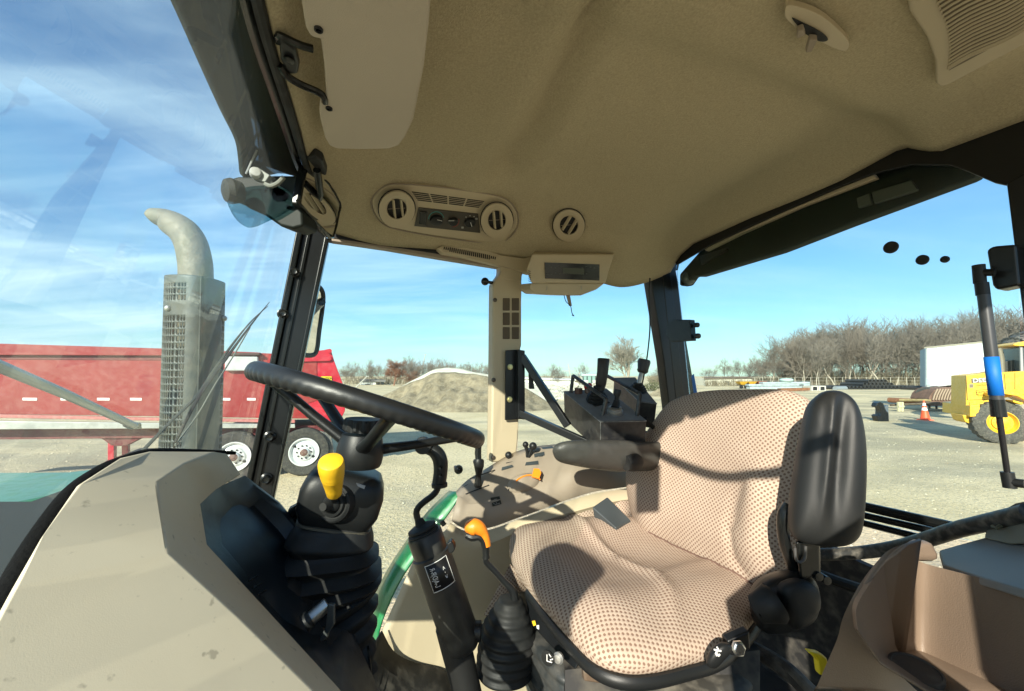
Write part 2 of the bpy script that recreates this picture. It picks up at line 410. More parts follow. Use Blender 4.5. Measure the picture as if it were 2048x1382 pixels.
# --- front roof overhang seen through the windscreen
ovr = [PH(x, y, .475) for x, y in ((500, 352), (481, 338), (477, 310), (470, 268), (440, 205), (397, 108), (350, 0), (262, -190))]
inn = [PH(x, y, .475) for x, y in ((612, 345), (608, 330), (600, 300), (590, 262), (572, 205), (545, 108), (520, 0), (470, -190))]
ovm = M('roof_underside', (.012, .017, .012), .8, var=.3, vscale=6, spec=.15)
def seam(poly, off):
    return [p + off for p in poly]
n = len(ovr); mb = MB(); rowsO = []
for k in range(7):
    t = k / 6; rowsO.append([inn[i].lerp(ovr[i], t) + UP * (.022 * math.sin(t * math.pi) - .012 * (t > .98)) for i in range(n)])
mb.loft([crom(r, 4) for r in rowsO]).build('roof_overhang', ovm, cab, solid=-.02, smooth=60)
# black gasket rail along the windscreen header
g1 = [PH(x, y, .452) for x, y in ((622, 350), (608, 318), (588, 250), (558, 155), (535, 78), (515, 0), (480, -160))]
MB().tube(crom(g1, 5), .008, 8).build('header_gasket', BLKR, cab)
g2 = [PH(x, y, .47) for x, y in ((612, 352), (596, 318), (574, 250), (543, 155), (518, 78), (497, 0), (460, -160))]
MB().tube(crom(g2, 5), .011, 8, flat=1.4).build('header_gasket', BLKG, cab)
# --- windscreen
a = PL(600, 436, -.625); b = PL(484, 965, -.625); c = PH(500, -20, .475)
dh = (c - a) * ((.62 - (a - O).dot(TL)) / (c - a).dot(TL)); b2 = b + (b - a) * .25
WN = (b - a).cross(dh).normalized()
mb = MB(); k = 12; rws = []
for q in (0, 1):
    base = a if q == 0 else b2
    rws.append([base + dh * (i / k) + TF * (.15 * q * (i / k)) for i in range(k + 1)])
if WN.dot(CAM - a) > 0: WN = -WN
mb.loft(rws).build('windscreen', G_F, cab, solid=.004, smooth=0)
def PW(px, py, off=0.0): return PP(px, py, a + WN * off, WN)
# --- right front (A) pillar : four lengthwise rails
def railstrip(name, tl, tr, bl, br, l, dep, mat, bev=.004):
    pts = [PL(*tl, l), PL(*tr, l), PL(*br, l), PL(*bl, l)]
    return MB().prism(pts, -TL * dep).build(name, mat, cab, bevel=bev)
railstrip('front_pillar', (612, 432), (656, 478), (493, 1010), (541, 1010), -.60, .05, BLKM, .006)
railstrip('pillar_rail', (598, 430), (611, 436), (482, 1010), (494, 1010), -.59, .05, BLKG, .004)
railstrip('pillar_rail', (619, 445), (625, 452), (504, 1010), (510, 1010), -.594, .01, BLKG, .002)
railstrip('pillar_rail', (649, 470), (658, 480), (537, 1010), (545, 1010), -.588, .05, BLKG, .004)
for x, y in ((588, 545), (566, 628), (540, 873), (533, 957)):
    p = PL(x, y, -.597); mb = MB()
    mb.lathe(p, TL, [(.016, 0), (.016, .004), (.0115, .006), (.0115, .018), (.009, .02), (.006, .019)], 16)
    s = mb.build('pillar_bolt', BLKG, cab)
# --- side header strip above the door glass
hs = [PL(x, y, -.605) for x, y in ((662, 472), (880, 505), (1003, 522), (1003, 536), (880, 516), (740, 492), (664, 482))]
MB().prism(hs, -TL * .03).build('side_header', TAN2, cab, bevel=.002)
hs = [PL(x, y, -.602) for x, y in ((655, 458), (880, 492), (1003, 512), (1003, 524), (880, 508), (655, 474))]
MB().prism(hs, -TL * .06).build('header_gasket', DARK, cab)
hs = [PL(x, y, -.603) for x, y in ((1240, 560), (1356, 540), (1360, 520), (1240, 545))]
MB().prism(hs, -TL * .06).build('header_gasket', BLKM, cab)
# --- centre (B) pillar, tan, with a vent grid
bp = [(1001, 522), (1001, 546), (986, 566), (985, 700), (984, 800), (982, 925), (1032, 925), (1037, 880), (1038, 830), (1041, 702), (1044, 690), (1044, 575), (1046, 522)]
MB().prism([PL(x, y, -.585) for x, y in bp], -TL * .05).build('centre_pillar', TAN, cab, bevel=.008)
MB().prism([PL(x, y, -.583) for x, y in ((1012, 535), (1050, 535), (1043, 556), (1036, 562), (1010, 560), (1003, 552))], -TL * .03 + TL * .02).build('pillar_cap', TAN, cab, bevel=.008)
railstrip('pillar_face', (1003, 566), (1044, 566), (1001, 862), (1037, 862), -.5845, .01, TAN, .004)
mb = MB()
for cx0, cx1 in ((1006, 1020), (1024, 1038.5)):
    for y0, y1 in ((596, 621), (625, 650), (654, 678)):
        mb.prism([PL(x, y, -.5815) for x, y in ((cx0, y0), (cx1, y0), (cx1, y1), (cx0, y1))], -TL * .004)
mb.build('pillar_vent', M('vent_recess', (.10, .075, .05), .8), cab, bevel=.002)
mb = MB()
for x, y in ((990, 600), (987, 760), (986, 915)):
    MB().lathe(PL(x, y, -.583), TL, [(.008, -.003), (.008, .002), (.005, .004)], 12).build('pillar_screw', M('screw_dark', (.12, .1, .08), .4, .6), cab)
kp = PL(970, 563, -.575); mb = MB().ball(kp, .0145).bar(kp, PL(987, 566, -.60), .006)
mb.build('latch_knob', BLKG, cab)
# --- rear right (C) pillar
cp = [PL(x, y, -.60) for x, y in ((1300, 548), (1350, 528), (1356, 560), (1366, 640), (1392, 790), (1398, 870), (1346, 870), (1328, 720))]
MB().prism(cp, -TL * .05).build('rear_pillar', BLKM, cab, bevel=.005)
cp = [PL(x, y, -.598) for x, y in ((1324, 540), (1340, 535), (1378, 870), (1360, 870))]
MB().prism(cp, -TL * .012 + TL * .006).build('pillar_rail', BLKG, cab, bevel=.003)
cp = [PF(x, y, -1.34) for x, y in ((1384, 752), (1388, 748), (1397, 800), (1391, 800))]
MB().prism(cp, TF * .004).build('blue_sticker', M('blue_film', (.02, .16, .5), .4), cab)
mb = MB().prism([PF(x, y, -1.30) for x, y in ((1344, 650), (1356, 640), (1390, 640), (1393, 682), (1352, 684), (1342, 672))], TF * .03)
mb.bar(PF(1390, 650, -1.29), PF(1397, 650, -1.29), .010, 12).bar(PF(1392, 672, -1.29), PF(1399, 672, -1.29), .011, 12)
mb.build('window_hinge', BLKG, cab, bevel=.003)
# --- side glass panes
MB().prism([PL(x, y, -.625) for x, y in ((654, 476), (990, 530), (985, 1010), (900, 1010), (740, 1275), (700, 1382), (520, 1382), (536, 1000))], -TL * .005).build('door_glass', G_S, cab, smooth=0)
MB().prism([PL(x, y, -.625) for x, y in ((1040, 520), (1310, 545), (1345, 830), (1340, 960), (1036, 960))], -TL * .005).build('side_glass', G_S, cab, smooth=0)
# --- rear frame and glass
rg = [PF(x, y, -1.35) for x, y in ((1352, 530), (1420, 490), (2010, 268), (2030, 380), (2050, 1100), (1700, 1040), (1400, 1000))]
MB().prism(rg, -TF * .005).build('rear_glass', G_S, cab, smooth=0)
for x, y, r in ((1783, 495, .0165), (1846, 520, .013), (1891, 519, .0085)):
    MB().lathe(PF(x, y, -1.345), TF, [(r, 0), (r, .006), (r * .8, .009), (r * .3, .010)], 20).build('glass_plug', BLKR, cab)
hb = [(1352, 530), (1420, 490), (1560, 425), (1679, 374), (1745, 348), (1822, 330), (1901, 331), (1933, 342), (1989, 366), (2012, 371), (2060, 360), (2300, 300), (2300, 120), (2048, 236), (1882, 296), (1850, 296), (1808, 288), (1739, 326), (1679, 358), (1500, 432), (1387, 483), (1345, 510)]
MB().prism([PF(x, y, -1.335) for x, y in hb], -TF * .012).build('rear_header', BLKM, cab, bevel=.003)
ts = [PF(x, y, -1.352) for x, y in ((1402, 493), (1560, 422), (1679, 370), (1746, 347), (1752, 356), (1600, 414), (1480, 468), (1412, 502))]
MB().prism(ts, -TF * .02).build('header_trim', TAN, cab, bevel=.002)
ob = [(1358, 548), (1402, 498), (1480, 460), (1600, 408), (1745, 340), (1830, 318), (1990, 300), (1950, 354), (1700, 448), (1560, 503), (1400, 552), (1384, 552), (1372, 570), (1358, 572)]
MB().prism([PF(x, y, -1.385) for x, y in ob], -TF * .05).build('rear_overhang', ovm, cab, bevel=.01)
for pts_, c_ in ((((1712, 396), (1738, 386), (1744, 408), (1716, 416)), .10), (((1742, 384), (1822, 360), (1836, 380), (1800, 392), (1748, 408)), .09), (((1400, 512), (1452, 495), (1454, 500), (1402, 530)), .02)):
    MB().prism([PF(x, y, -1.375) for x, y in pts_], -TF * .012).build('overhang_panel', M('panel_%d' % int(c_ * 100), (c_, c_, c_ * .9), .35), cab, bevel=.003)
MB().ball(PF(1377, 556, -1.40), .032, 18, (1, .6, 1)).build('rear_lamp_housing', M('lamp_shell', (.05, .07, .08), .25), cab)
# left rear (D) pillar
dp = [PF(x, y, -1.31) for x, y in ((2012, 366), (2046, 640), (2052, 760), (2120, 760), (2100, 300), (2040, 350))]
MB().prism(dp, -TF * .04).build('rear_pillar', BLKM, cab, bevel=.004)
# gas strut bracket
mb = MB().prism([PF(x, y, -1.27) for x, y in ((1972, 500), (1984, 492), (2032, 488), (2040, 570), (1992, 580), (1984, 570))], -TF * .05)
mb.build('strut_bracket', BLKM, cab, bevel=.006)
# lower rear bar
for (x0, y0, x1, y1, w) in ((1560, 974, 1925, 1058, .0125), (1560, 992, 1900, 1070, .009), (1560, 1004, 1860, 1080, .009)):
    MB().bar(PF(x0, y0, -1.33), PF(x1, y1, -1.33), w, 10).build('rear_bar', BLKG, cab)
MB().prism([PF(x, y, -1.34) for x, y in ((1350, 930), (1620, 985), (1716, 1012), (1716, 1042), (1600, 1020), (1350, 960))], -TF * .02).build('rear_bar', BLKM, cab)
tb = [P(x, y, z) for x, y, z in ((1560, 1108, 1.02), (1640, 1109, .97), (1720, 1105, .92), (1790, 1095, .86), (1850, 1080, .80), (1912, 1060, .74), (1971, 1046, .69), (2060, 1026, .62))]
MB().tube(crom(tb, 5), .0135, 12).build('sill_hose', M('hose_rubber', (.035, .036, .034), .38, bump=.4, bscale=90, var=.3, vscale=20, dust=.35), cab)
# lower walls and floor
MB().prism([T(.30, -.70, -1.0), T(-1.40, -.70, -1.0), T(-1.40, .84, -1.0), T(.30, .84, -1.0)], UP * -.03).build('cab_floor', M('floor_mat', (.012, .012, .011), .85, bump=.6, bscale=60, var=.4, dust=.25, dustcol=(.10, .08, .06)), cab)
MB().prism([PF(x, y, -1.33) for x, y in ((1300, 1030), (1600, 1060), (1720, 1125), (1890, 1200), (2000, 1270), (2000, 1700), (1300, 1500))], -TF * .02).build('rear_lower_wall', M('dark_wall', (.012, .012, .012), .8, var=.4, dust=.15, vscale=10), cab)
MB().tube([P(1640, 1150, 1.0), P(1680, 1165, .96), P(1725, 1180, .90)], .012, 10).build('wall_edge', BLKR, cab)

# ================================================================== ceiling fittings
def disc(px, py, rpx, prof, mat, name, parent, c, n, nseg=32):
    p = PP(px, py, c, n); q = PP(px + rpx, py, c, n); r = (q - p).length
    return MB().lathe(p, n, [(a * r, b) for a, b in prof], nseg).build(name, mat, parent)
hc, hn = fitplane([(760, 440), (800, 385), (980, 395), (1020, 430), (990, 470), (820, 455)])
hv = thing('climate_panel', hc, 'tan stadium-shaped climate panel with two round vents, grille and three dials', 'climate panel')
hc = hc + hn * .008
def HP(x, y, off=0): return PP(x, y, hc + hn * off, hn)
out = [(744, 410), (752, 388), (775, 372), (810, 370), (900, 378), (985, 391), (1018, 404), (1034, 428), (1032, 456), (1012, 478), (985, 485), (900, 476), (800, 459), (762, 443)]
for off, scl, nm in ((0, 1, 'panel_body'),):
    MB().prism(crom([HP(x, y, .004) for x, y in out], 4, True), -hn * .022).build(nm, TAN, hv, bevel=.005)
cx_ = sum(x for x, y in out) / len(out); cy_ = sum(y for x, y in out) / len(out)
ring = crom([HP(cx_ + (x - cx_) * 1.012, cy_ + (y - cy_) * 1.03, .001) for x, y in out], 5, True)
MB().tube(ring + [ring[0]], .0022, 6, cap=False).build('panel_edge', TAN2, hv)
def ringpx(cx, cy, rx, ry, c, n, m=30):
    return [PP(cx + rx * math.cos(t * 2 * math.pi / m), cy + ry * math.sin(t * 2 * math.pi / m), c, n) for t in range(m)]
def vent(cx, cy, rx, ry, par, c, n, ir, ang, outer=True):
    o1 = ringpx(cx, cy, rx, ry, c, n); o2 = ringpx(cx, cy, rx * .88, ry * .88, c + n * .006, n); o3 = ringpx(cx, cy, ir, ir * ry / rx, c + n * .003, n); o4 = ringpx(cx, cy, ir * .9, ir * .9 * ry / rx, c - n * .012, n)
    f = MB().loft([o1, o1 and [p + n * .005 for p in o1], o2, o3, o4], closed=True).build('vent_dial', TAN, par, smooth=50)
    g = ringpx(cx, cy, rx * 1.03, ry * 1.03, c + n * .001, n); MB().tube(g + [g[0]], .0016, 6, cap=False).build('vent_gap', DARK, f) if outer else None
    MB().prism(ringpx(cx, cy, ir * .98, ir * .98 * ry / rx, c - n * .010, n), n * .003).build('vent_throat', DARK, f)
    for k in (-.38, .38):
        ca, sa = math.cos(ang), math.sin(ang); L = .86
        p0 = PP(cx + ir * (k * ca - L * sa), cy + ir * ry / rx * (k * sa + L * ca), c, n); p1 = PP(cx + ir * (k * ca + L * sa), cy + ir * ry / rx * (k * sa - L * ca), c, n)
        w = (p1 - p0).cross(n).normalized() * .0035
        MB().prism([p0 + w - n * .007, p0 - w * .2 - n * .007, p1 - w * .2 - n * .007, p1 + w - n * .007], n * .010 + w * 1.2).build('vent_blade', TAN, f, bevel=.001)
    MB().bar(PP(cx - ir * .85, cy + 1, c - n * .006, n), PP(cx + ir * .85, cy - 1, c - n * .006, n), .0009, 6).build('vent_blade', TAN2, f)
vent(793.5, 417, 36, 37, hv, hc + hn * .017, hn, 20.5, -.12)
vent(993.6, 440, 32, 35, hv, hc + hn * .017, hn, 18.5, -.10)
mb = MB()
def qp(q, u, v):
    return tuple(q[0][i] * (1 - u) * (1 - v) + q[1][i] * u * (1 - v) + q[2][i] * u * v + q[3][i] * (1 - u) * v for i in (0, 1))
gq = [(821, 382), (971, 402), (958, 416.5), (835, 402)]
for i in range(5):
    for j in range(4):
        u0, u1 = j / 4 + .012, (j + 1) / 4 - .012; v0, v1 = i / 5 + .03, i / 5 + .13
        mb.prism([HP(*qp(gq, u, v), .0045) for u, v in ((u0, v0), (u1, v0), (u1, v1), (u0, v1))], hn * .0006)
mb.build('grille_slots', DARK, hv, smooth=0)
pl = MB().prism([HP(x, y, .004) for x, y in ((837, 414), (956, 427), (960, 465), (828.5, 451))], hn * .003).build('control_plate', M('plate_brown', (.045, .038, .028), .45), hv, bevel=.001)
for x, y, r, an in ((872.5, 439, 13, .25), (905.5, 441.5, 9.5, 0.0), (939.5, 443.5, 11, 1.15)):
    p = HP(x, y, .007); rr_ = (HP(x + r, y, .007) - p).length
    kb = MB().lathe(p, hn, [(rr_, 0), (rr_ * .95, .008), (rr_ * .8, .010), (.001, .010)], 24).build('dial_knob', BLK, pl)
    a_ = HP(x + r * .15, y + r * .15 * math.sin(an), .0175); b_ = HP(x + r * .95 * math.cos(an), y + r * .95 * math.sin(an), .0175)
    if r < 10: a_, b_ = HP(x - r * .9, y, .0175), HP(x + r * .3, y, .0175)
    MB().bar(a_, b_, .0008, 6).build('pointer', WHITE, kb)
arc = [HP(872.5 + 15.5 * math.cos(t), 439 + 15.5 * math.sin(t), .0072) for t in [math.pi * (1.02 + .9 * i / 14) for i in range(15)]]
MB().tube(arc, .0009, 6).build('dial_marks', M('teal_print', (.02, .30, .30), .5), pl)
arc = [HP(905.5 + 12.5 * math.cos(t), 441.5 + 12.5 * math.sin(t), .0072) for t in [math.pi * (-.1 + .6 * i / 10) for i in range(11)]]
MB().tube(arc, .0007, 6).build('dial_marks', M('red_print', (.4, .02, .02), .5), pl)
mb = MB()
for x, y in ((847, 429.5), (847, 438.5), (847, 444.5), (925, 455), (953, 437.5), (940, 431.5), (932, 434), (948, 433)):
    q = 2.2 if x in (847, 925, 953) else 1.2
    mb.prism([HP(x + i * q, y + j * q * .8, .0074) for i, j in ((-1, -1), (1, -1), (1, 1), (-1, 1))], hn * .0005)
mb.build('switch_legend', M('grey_print', (.35, .36, .34), .5), pl, smooth=0)
MB().prism([HP(x, y, .0065) for x, y in ((839.5, 421), (854, 423), (852, 449), (838, 447))], hn * .003).build('rocker_switch', BLKG, pl, bevel=.001)
# single round vent on the right
vc, vn = fitplane([(1110, 430), (1137, 418), (1165, 440), (1160, 470), (1137, 482), (1112, 465)])
va = thing('round_air_vent', vc, 'single round tan air vent set alone in the headliner right of the climate panel', 'air vent')
vent(1137.5, 450, 31.5, 32, va, vc + vn * .006, vn, 19, .55)
vc, vn = fitplane([(1570, 10), (1600, -20), (1690, 60), (1700, 95), (1600, 60)])
va2 = thing('oval_air_vent', vc, 'tan air vent with two drooping blades seen edge-on at the top of the headliner', 'air vent')
vc2 = vc + vn * .004
def VP(x, y, o=0): return PP(x, y, vc2 + vn * o, vn)
o1 = crom([VP(x, y, .002) for x, y in ((1568, 10), (1580, -3), (1640, 18), (1690, 62), (1697, 82), (1680, 90), (1620, 62), (1575, 30))], 4, True)
MB().prism(o1, vn * .012).build('vent_ring', TAN, va2, bevel=.004)
o1 = crom([VP(x, y, .0155) for x, y in ((1584, 36), (1600, 42), (1640, 62), (1656, 78), (1640, 82), (1610, 66))], 4, True)
MB().prism(o1, vn * .001).build('vent_throat', DARK, va2)
for q in ([(1594, 50), (1606, 46), (1610, 58), (1592, 66)], [(1618, 66), (1634, 68), (1622, 92), (1610, 94)]):
    MB().prism([VP(x, y, .017) for x, y in q], vn * .012).build('vent_blade', TAN2, va2, bevel=.002)
# big ribbed grille, top right
gc, gn = fitplane([(1830, 0), (1880, 60), (1900, 140), (2000, 80), (1960, 0)])
gr = thing('ceiling_grille', gc, 'large tan ribbed intake grille in the rear corner of the headliner', 'air grille')
gc = gc + gn * .018
def GP(x, y, o=0): return PP(x, y, gc + gn * o, gn)
rim = [(1812, -60), (1822, 0), (1856, 52), (1872, 100), (1874, 148), (1884, 154), (1900, 150), (2060, 62), (2200, -20), (2100, -160)]
MB().prism([GP(x, y, -.02) for x, y in rim], gn * .022).build('grille_frame', TAN, gr, bevel=.006)
mb = MB()
L0 = crom([V((1862, -60, 0)), V((1872, 0, 0)), V((1893, 50, 0)), V((1900, 95, 0)), V((1896, 138, 0))], 8)
nr = 26
for k in range(nr):
    t = k / (nr - 1); i = t * (len(L0) - 1); a_ = L0[int(i)].lerp(L0[min(int(i) + 1, len(L0) - 1)], i % 1)
    pts = [GP(a_.x + s * (230 if t < .75 else 230), a_.y - 3 * math.sin(s * 9) - s * (118 + 12 * (1 - t)), .004) for s in [q / 10 for q in range(11)]]
    mb.tube(pts, .0022, 6)
mb.build('grille_ribs', TAN, gr)
MB().prism([GP(x, y, .0022) for x, y in ((1866, -60), (1876, 0), (1896, 50), (1903, 95), (1898, 140), (2060, 54), (2150, 0), (2080, -120))], gn * .0012).build('grille_backing', M('vent_recess2', (.14, .11, .07), .8), gr)
# louvre strip under the headliner
ls = thing('louvre_strip', PL(935, 512, -.58), 'narrow tan louvre strip under the headliner edge above the door glass', 'air grille')
q = [(874, 496), (885, 490), (960, 496), (1005, 510), (1050, 516), (1062, 512), (1062, 548), (1003, 532), (930, 514), (885, 506)]
MB().prism([PL(x, y, -.575) for x, y in q], -TL * .03).build('strip_body', TAN, ls, bevel=.005)
mb = MB()
for k in range(27):
    t = k / 26; x = 888 + t * 102; y = 495.5 + t * 20; hh = 7.5 if 2 < k < 24 else 4.5
    mb.prism([PL(a_, b_, -.574) for a_, b_ in ((x, y - hh * .45), (x + 1.9, y - hh * .45 + .3), (x + 1.0, y + hh * .8), (x - 1.2, y + hh * .7))], TL * .0008)
mb.build('strip_slots', DARK, ls, smooth=0)
# --- radio pod
rd = thing('radio_pod', PL(1135, 580, -.50), 'tan overhead radio pod with black display hanging below the headliner', 'radio')
RZ = TL * .985 + UP * -.17
rp0 = PL(1140, 545, -.485); RZ.normalize()
def RP(x, y, o=0): return PP(x, y, rp0 + RZ * o, RZ)
face = [(1064, 508), (1229, 508), (1218, 540), (1211, 567), (1062, 567), (1052, 540)]
back = [PL(x, y, -.60) for x, y in ((1070, 500), (1222, 500), (1212, 540), (1200, 560), (1080, 560), (1066, 540))]
MB().hexa([RP(x, y) for x, y in face], back).build('pod_body', TAN, rd, bevel=.006)
tray = [RP(x, y, -.002) for x, y in ((1063, 566), (1211, 566), (1194, 579), (1163, 591), (1120, 590), (1071, 587), (1059, 578))]
MB().prism(tray, -RZ * .09).build('pod_tray', TAN, rd, bevel=.005)
MB().prism([RP(x, y, .0005) for x, y in ((1089, 525), (1198, 529), (1198, 561), (1090, 557))], RZ * .003).build('display', M('screen_black', (.006, .006, .007), .15), rd)
MB().prism([RP(x, y, .0038) for x, y in ((1125, 535), (1168, 537), (1168, 549), (1126, 547))], RZ * .0006).build('display_window', M('lcd', (.045, .05, .03), .3), rd, smooth=0)
mb = MB()
for k in range(14):
    x = 1095 + (k % 4) * 8 + (75 if k >= 8 else 0) * .93; y = 533 + (k // 4 % 2) * 13 + (k % 3) * 1.5
    mb.prism([RP(x + i, y + j, .0038) for i, j in ((-1.6, -.6), (1.6, -.6), (1.6, .6), (-1.6, .6))], RZ * .0004)
mb.build('display_legend', M('dim_print', (.06, .07, .06), .5), rd, smooth=0)
mb = MB()
for k in range(6): mb.prism([RP(x, y, .001) for x, y in ((1056, 541 + k * 4), (1061, 542 + k * 4), (1061, 543.5 + k * 4), (1057, 542.5 + k * 4))], RZ * .001)
mb.build('pod_slots', DARK, rd, smooth=0)
for x in (1094, 1163):
    MB().tube([RP(x, 572, .004), RP(x, 577, .008), RP(x - 2, 580, .004)], .0012, 6).build('pod_screw', STEEL, rd)
MB().tube(crom([RP(1128, 590, -.01), RP(1132, 603, -.01), RP(1141, 612, -.01), RP(1144, 626, -.01), RP(1148, 632, -.01), RP(1144, 630, -.01)], 4), .0016, 6).build('loose_wire', BLKR, rd)
MB().prism([RP(x, y, -.012) for x, y in ((1132, 590), (1140, 590), (1144, 612), (1138, 612))], -RZ * .001).build('wire_tag', TAN2, rd)
# thin cable hanging at the rear right
tag(MB().tube(crom([P(x, y, z) for x, y, z in ((1300, 556, 1.6), (1298, 590, 1.6), (1300, 650, 1.6), (1296, 700, 1.59), (1290, 740, 1.56), (1283, 775, 1.53))], 5), .0028, 7).build('hanging_cable', BLKR), 'thin black cable hanging from the rear headliner corner down to the joystick boxes', 'cable')

# ================================================================== sun visor, mirror
sv = thing('sun_visor', PH(740, 200, .445), 'flat greyish tan sun visor folded against the headliner on black rods', 'sun visor')
vo = [(596, -120), (602, 0), (608, 40), (611, 57), (618, 70), (626, 78), (641, 80), (648, 130), (652, 187), (646, 200), (640, 206), (638, 222), (640, 240), (650, 278), (659, 293), (676, 299), (725, 300), (778, 299), (798, 292), (811, 275), (826, 243), (847, 139), (858, 43), (861, 0), (866, -120)]
VH = .447
MB().prism([PH(x, y, VH) for x, y in vo], UP * .012).build('visor_board', VISOR, sv, bevel=.005)
for x, y in ((637, 59), (658, 217)):
    p = PH(x, y, VH - .001); MB().lathe(p, -UP, [(.0055, -.004), (.0055, .0015), (.0035, .002), (.0035, -.001)], 14).build('visor_rivet', DARK, sv)
MB().tube(crom([PH(x, y, h) for x, y, h in ((626, 98, .452), (600, 90, .450), (570, 76, .447), (558, 72, .448), (556, 82, .452))], 5), .0052, 9).build('visor_rod', BLKG, sv)
MB().tube(crom([PH(x, y, h) for x, y, h in ((560, 130, .448), (572, 150, .446), (600, 168, .447), (636, 184, .448), (648, 194, .448), (650, 204, .449))], 5), .0055, 9).build('visor_rod', BLKG, sv)
MB().prism([PH(x, y, .448) for x, y in ((557, 78), (572, 84), (592, 100), (599, 130), (596, 150), (575, 150), (560, 120))], UP * .012).build('visor_bracket', BLKM, sv, bevel=.004)
MB().lathe(PH(578, 118, .447), -UP, [(.007, 0), (.007, .003), (.003, .004)], 12).build('bracket_screw', BLKG, sv)
mi = thing('interior_mirror', P(640, 400, .92), 'six-sided black framed interior mirror reflecting the headliner vents', 'mirror')
mc = P(642, 405, .92); tgt = PC(800, 415); mn = ((CAM - mc).normalized() + (tgt - mc).normalized()).normalized()
mo = [(613, 333), (632, 344), (656, 367), (679, 406), (677, 425), (665, 474), (648, 462), (599, 408), (600, 396)]
mp = [PP(x, y, mc, mn) for x, y in mo]; mcn = sum(mp, V()) / len(mp)
MB().prism([mcn + (p - mcn) * 1.05 for p in mp], -mn * .016).build('mirror_frame', BLKG, mi, bevel=.004)
MB().prism([mcn + (p - mcn) * .955 + mn * .0005 for p in mp], mn * .0012).build('mirror_glass', MIRR, mi, smooth=0)
ring = crom([mcn + (p - mcn) * 1.0 for p in mp], 2, True); MB().tube(ring + [ring[0]], .0042, 8, cap=False).build('frame_edge', BLKG, mi)
MB().prism([PH(x, y, .445) for x, y in ((612, 318), (630, 312), (646, 322), (654, 345), (652, 354), (636, 346))], UP * .02).build('mirror_mount', BLKR, mi, bevel=.005)
MB().tube([PH(634, 340, .44), mcn.lerp(PH(634, 340, .44), .3), mcn - mn * .01], .008, 10).build('mirror_or_blocker_arm', BLKG, mi)

# ================================================================== roof work lamp seen through the screen
wl = thing('work_lamp', P(520, 400, .86), 'dark roof work lamp with pale lens and shiny pivot bolt beyond the windscreen', 'work lamp')
WZ = 0.84
def WP(x, y, z=WZ): return P(x, y, z)
body = [(442, 372), (446, 360), (475, 352), (500, 352), (545, 350), (600, 350), (606, 452), (585, 458), (560, 452), (528, 430), (495, 415), (480, 405), (462, 400)]
MB().prism([WP(x, y) for x, y in body], V((0, .07, .01))).build('lamp_housing', M('lamp_dark', (.008, .011, .009), .6, var=.25, vscale=12, spec=.3), wl, bevel=.012)
lens = crom([WP(x, y, WZ - .012) for x, y in ((445, 375), (470, 380), (500, 372), (560, 372), (590, 400), (560, 425), (528, 440), (505, 450), (485, 450), (462, 425))], 4, True)
MB().prism(lens, V((0, .012, 0))).build('lamp_lens', glass('lamp_glass', (.42, .60, .62), .0, .3), wl, bevel=.003)
p = WP(511, 346, WZ - .05); MB().prism([WP(x, y, WZ - .045) for x, y in ((500, 342), (514, 333), (540, 350), (530, 364), (520, 362), (506, 358))], V((0, .012, 0))).build('lamp_bracket', M('grey_metal', (.11, .12, .11), .5, .2), wl, bevel=.002)
MB().lathe(p, -V((-.5, .8, 0)), [(.011, -.006), (.011, .004), (.009, .008), (.002, .009)], 14).build('pivot_bolt', M('shiny_bolt', (.5, .5, .48), .4, .3), wl)
MB().tube(crom([WP(x, y, WZ - .05) for x, y in ((530, 368), (542, 372), (556, 366), (568, 354))], 4), .0045, 8).build('lamp_cable', M('pale_cable', (.16, .17, .15), .6), wl)
MB().bar(WP(492, 348, WZ - .04), WP(514, 300, WZ - .04), .0022, 6).build('lamp_stay', STEEL, wl)
MB().lathe(WP(484, 385, WZ - .03), V((-.6, -.75, -.2)), [(.02, 0), (.026, .02), (.022, .03), (.012, .034)], 18).build('lamp_bulb_cover', M('lamp_cap', (.022, .024, .02), .6), wl)

# ================================================================== wipers on the windscreen
def wpath(pts, off): return crom([PW(x, y, off + .06) for x, y in pts], 4)
wi = thing('windscreen_wiper', PW(430, 780, .02), 'twin-arm wiper lying diagonally across the windscreen beside the exhaust stack', 'wiper')
wm = M('wiper_grey', (.05, .055, .045), .5, .2, var=.3, vscale=20)
MB().tube(wpath(((539, 604), (500, 652), (450, 720), (400, 790), (350, 885)), .018), [.0012, .003, .0045, .004, .003], 8, flat=.5).build('wiper_blade', M('wiper_black', (.015, .016, .015), .6), wi)
MB().tube(wpath(((536, 612), (505, 640), (470, 682), (430, 738), (395, 790), (340, 845), (286, 901)), .028), [.0015, .0025, .0035, .004, .004, .0035, .0035], 8, flat=.6).build('wiper_arm', wm, wi)
MB().tube(wpath(((500, 655), (468, 710), (430, 770), (395, 830), (350, 890)), .034), .0022, 6).build('wiper_link', M('pale_link', (.16, .17, .14), .4), wi)
wr = thing('washer_rod', PW(150, 790, .03), 'bright metal rod slanting down across the lower left windscreen to a bolted end', 'rod')
MB().tube([PW(-60, 704, .09), PW(0, 733, .09), PW(130, 788, .09), PW(268, 851, .09)], .0052, 10).build('rod_bar', M('satin_alu', (.72, .76, .78), .35, .4), wr)
MB().prism([PW(x, y, .088) for x, y in ((262, 842), (284, 846), (285, 858), (270, 859), (260, 854))], WN * .01).build('rod_bracket', CHROME, wr, bevel=.002)
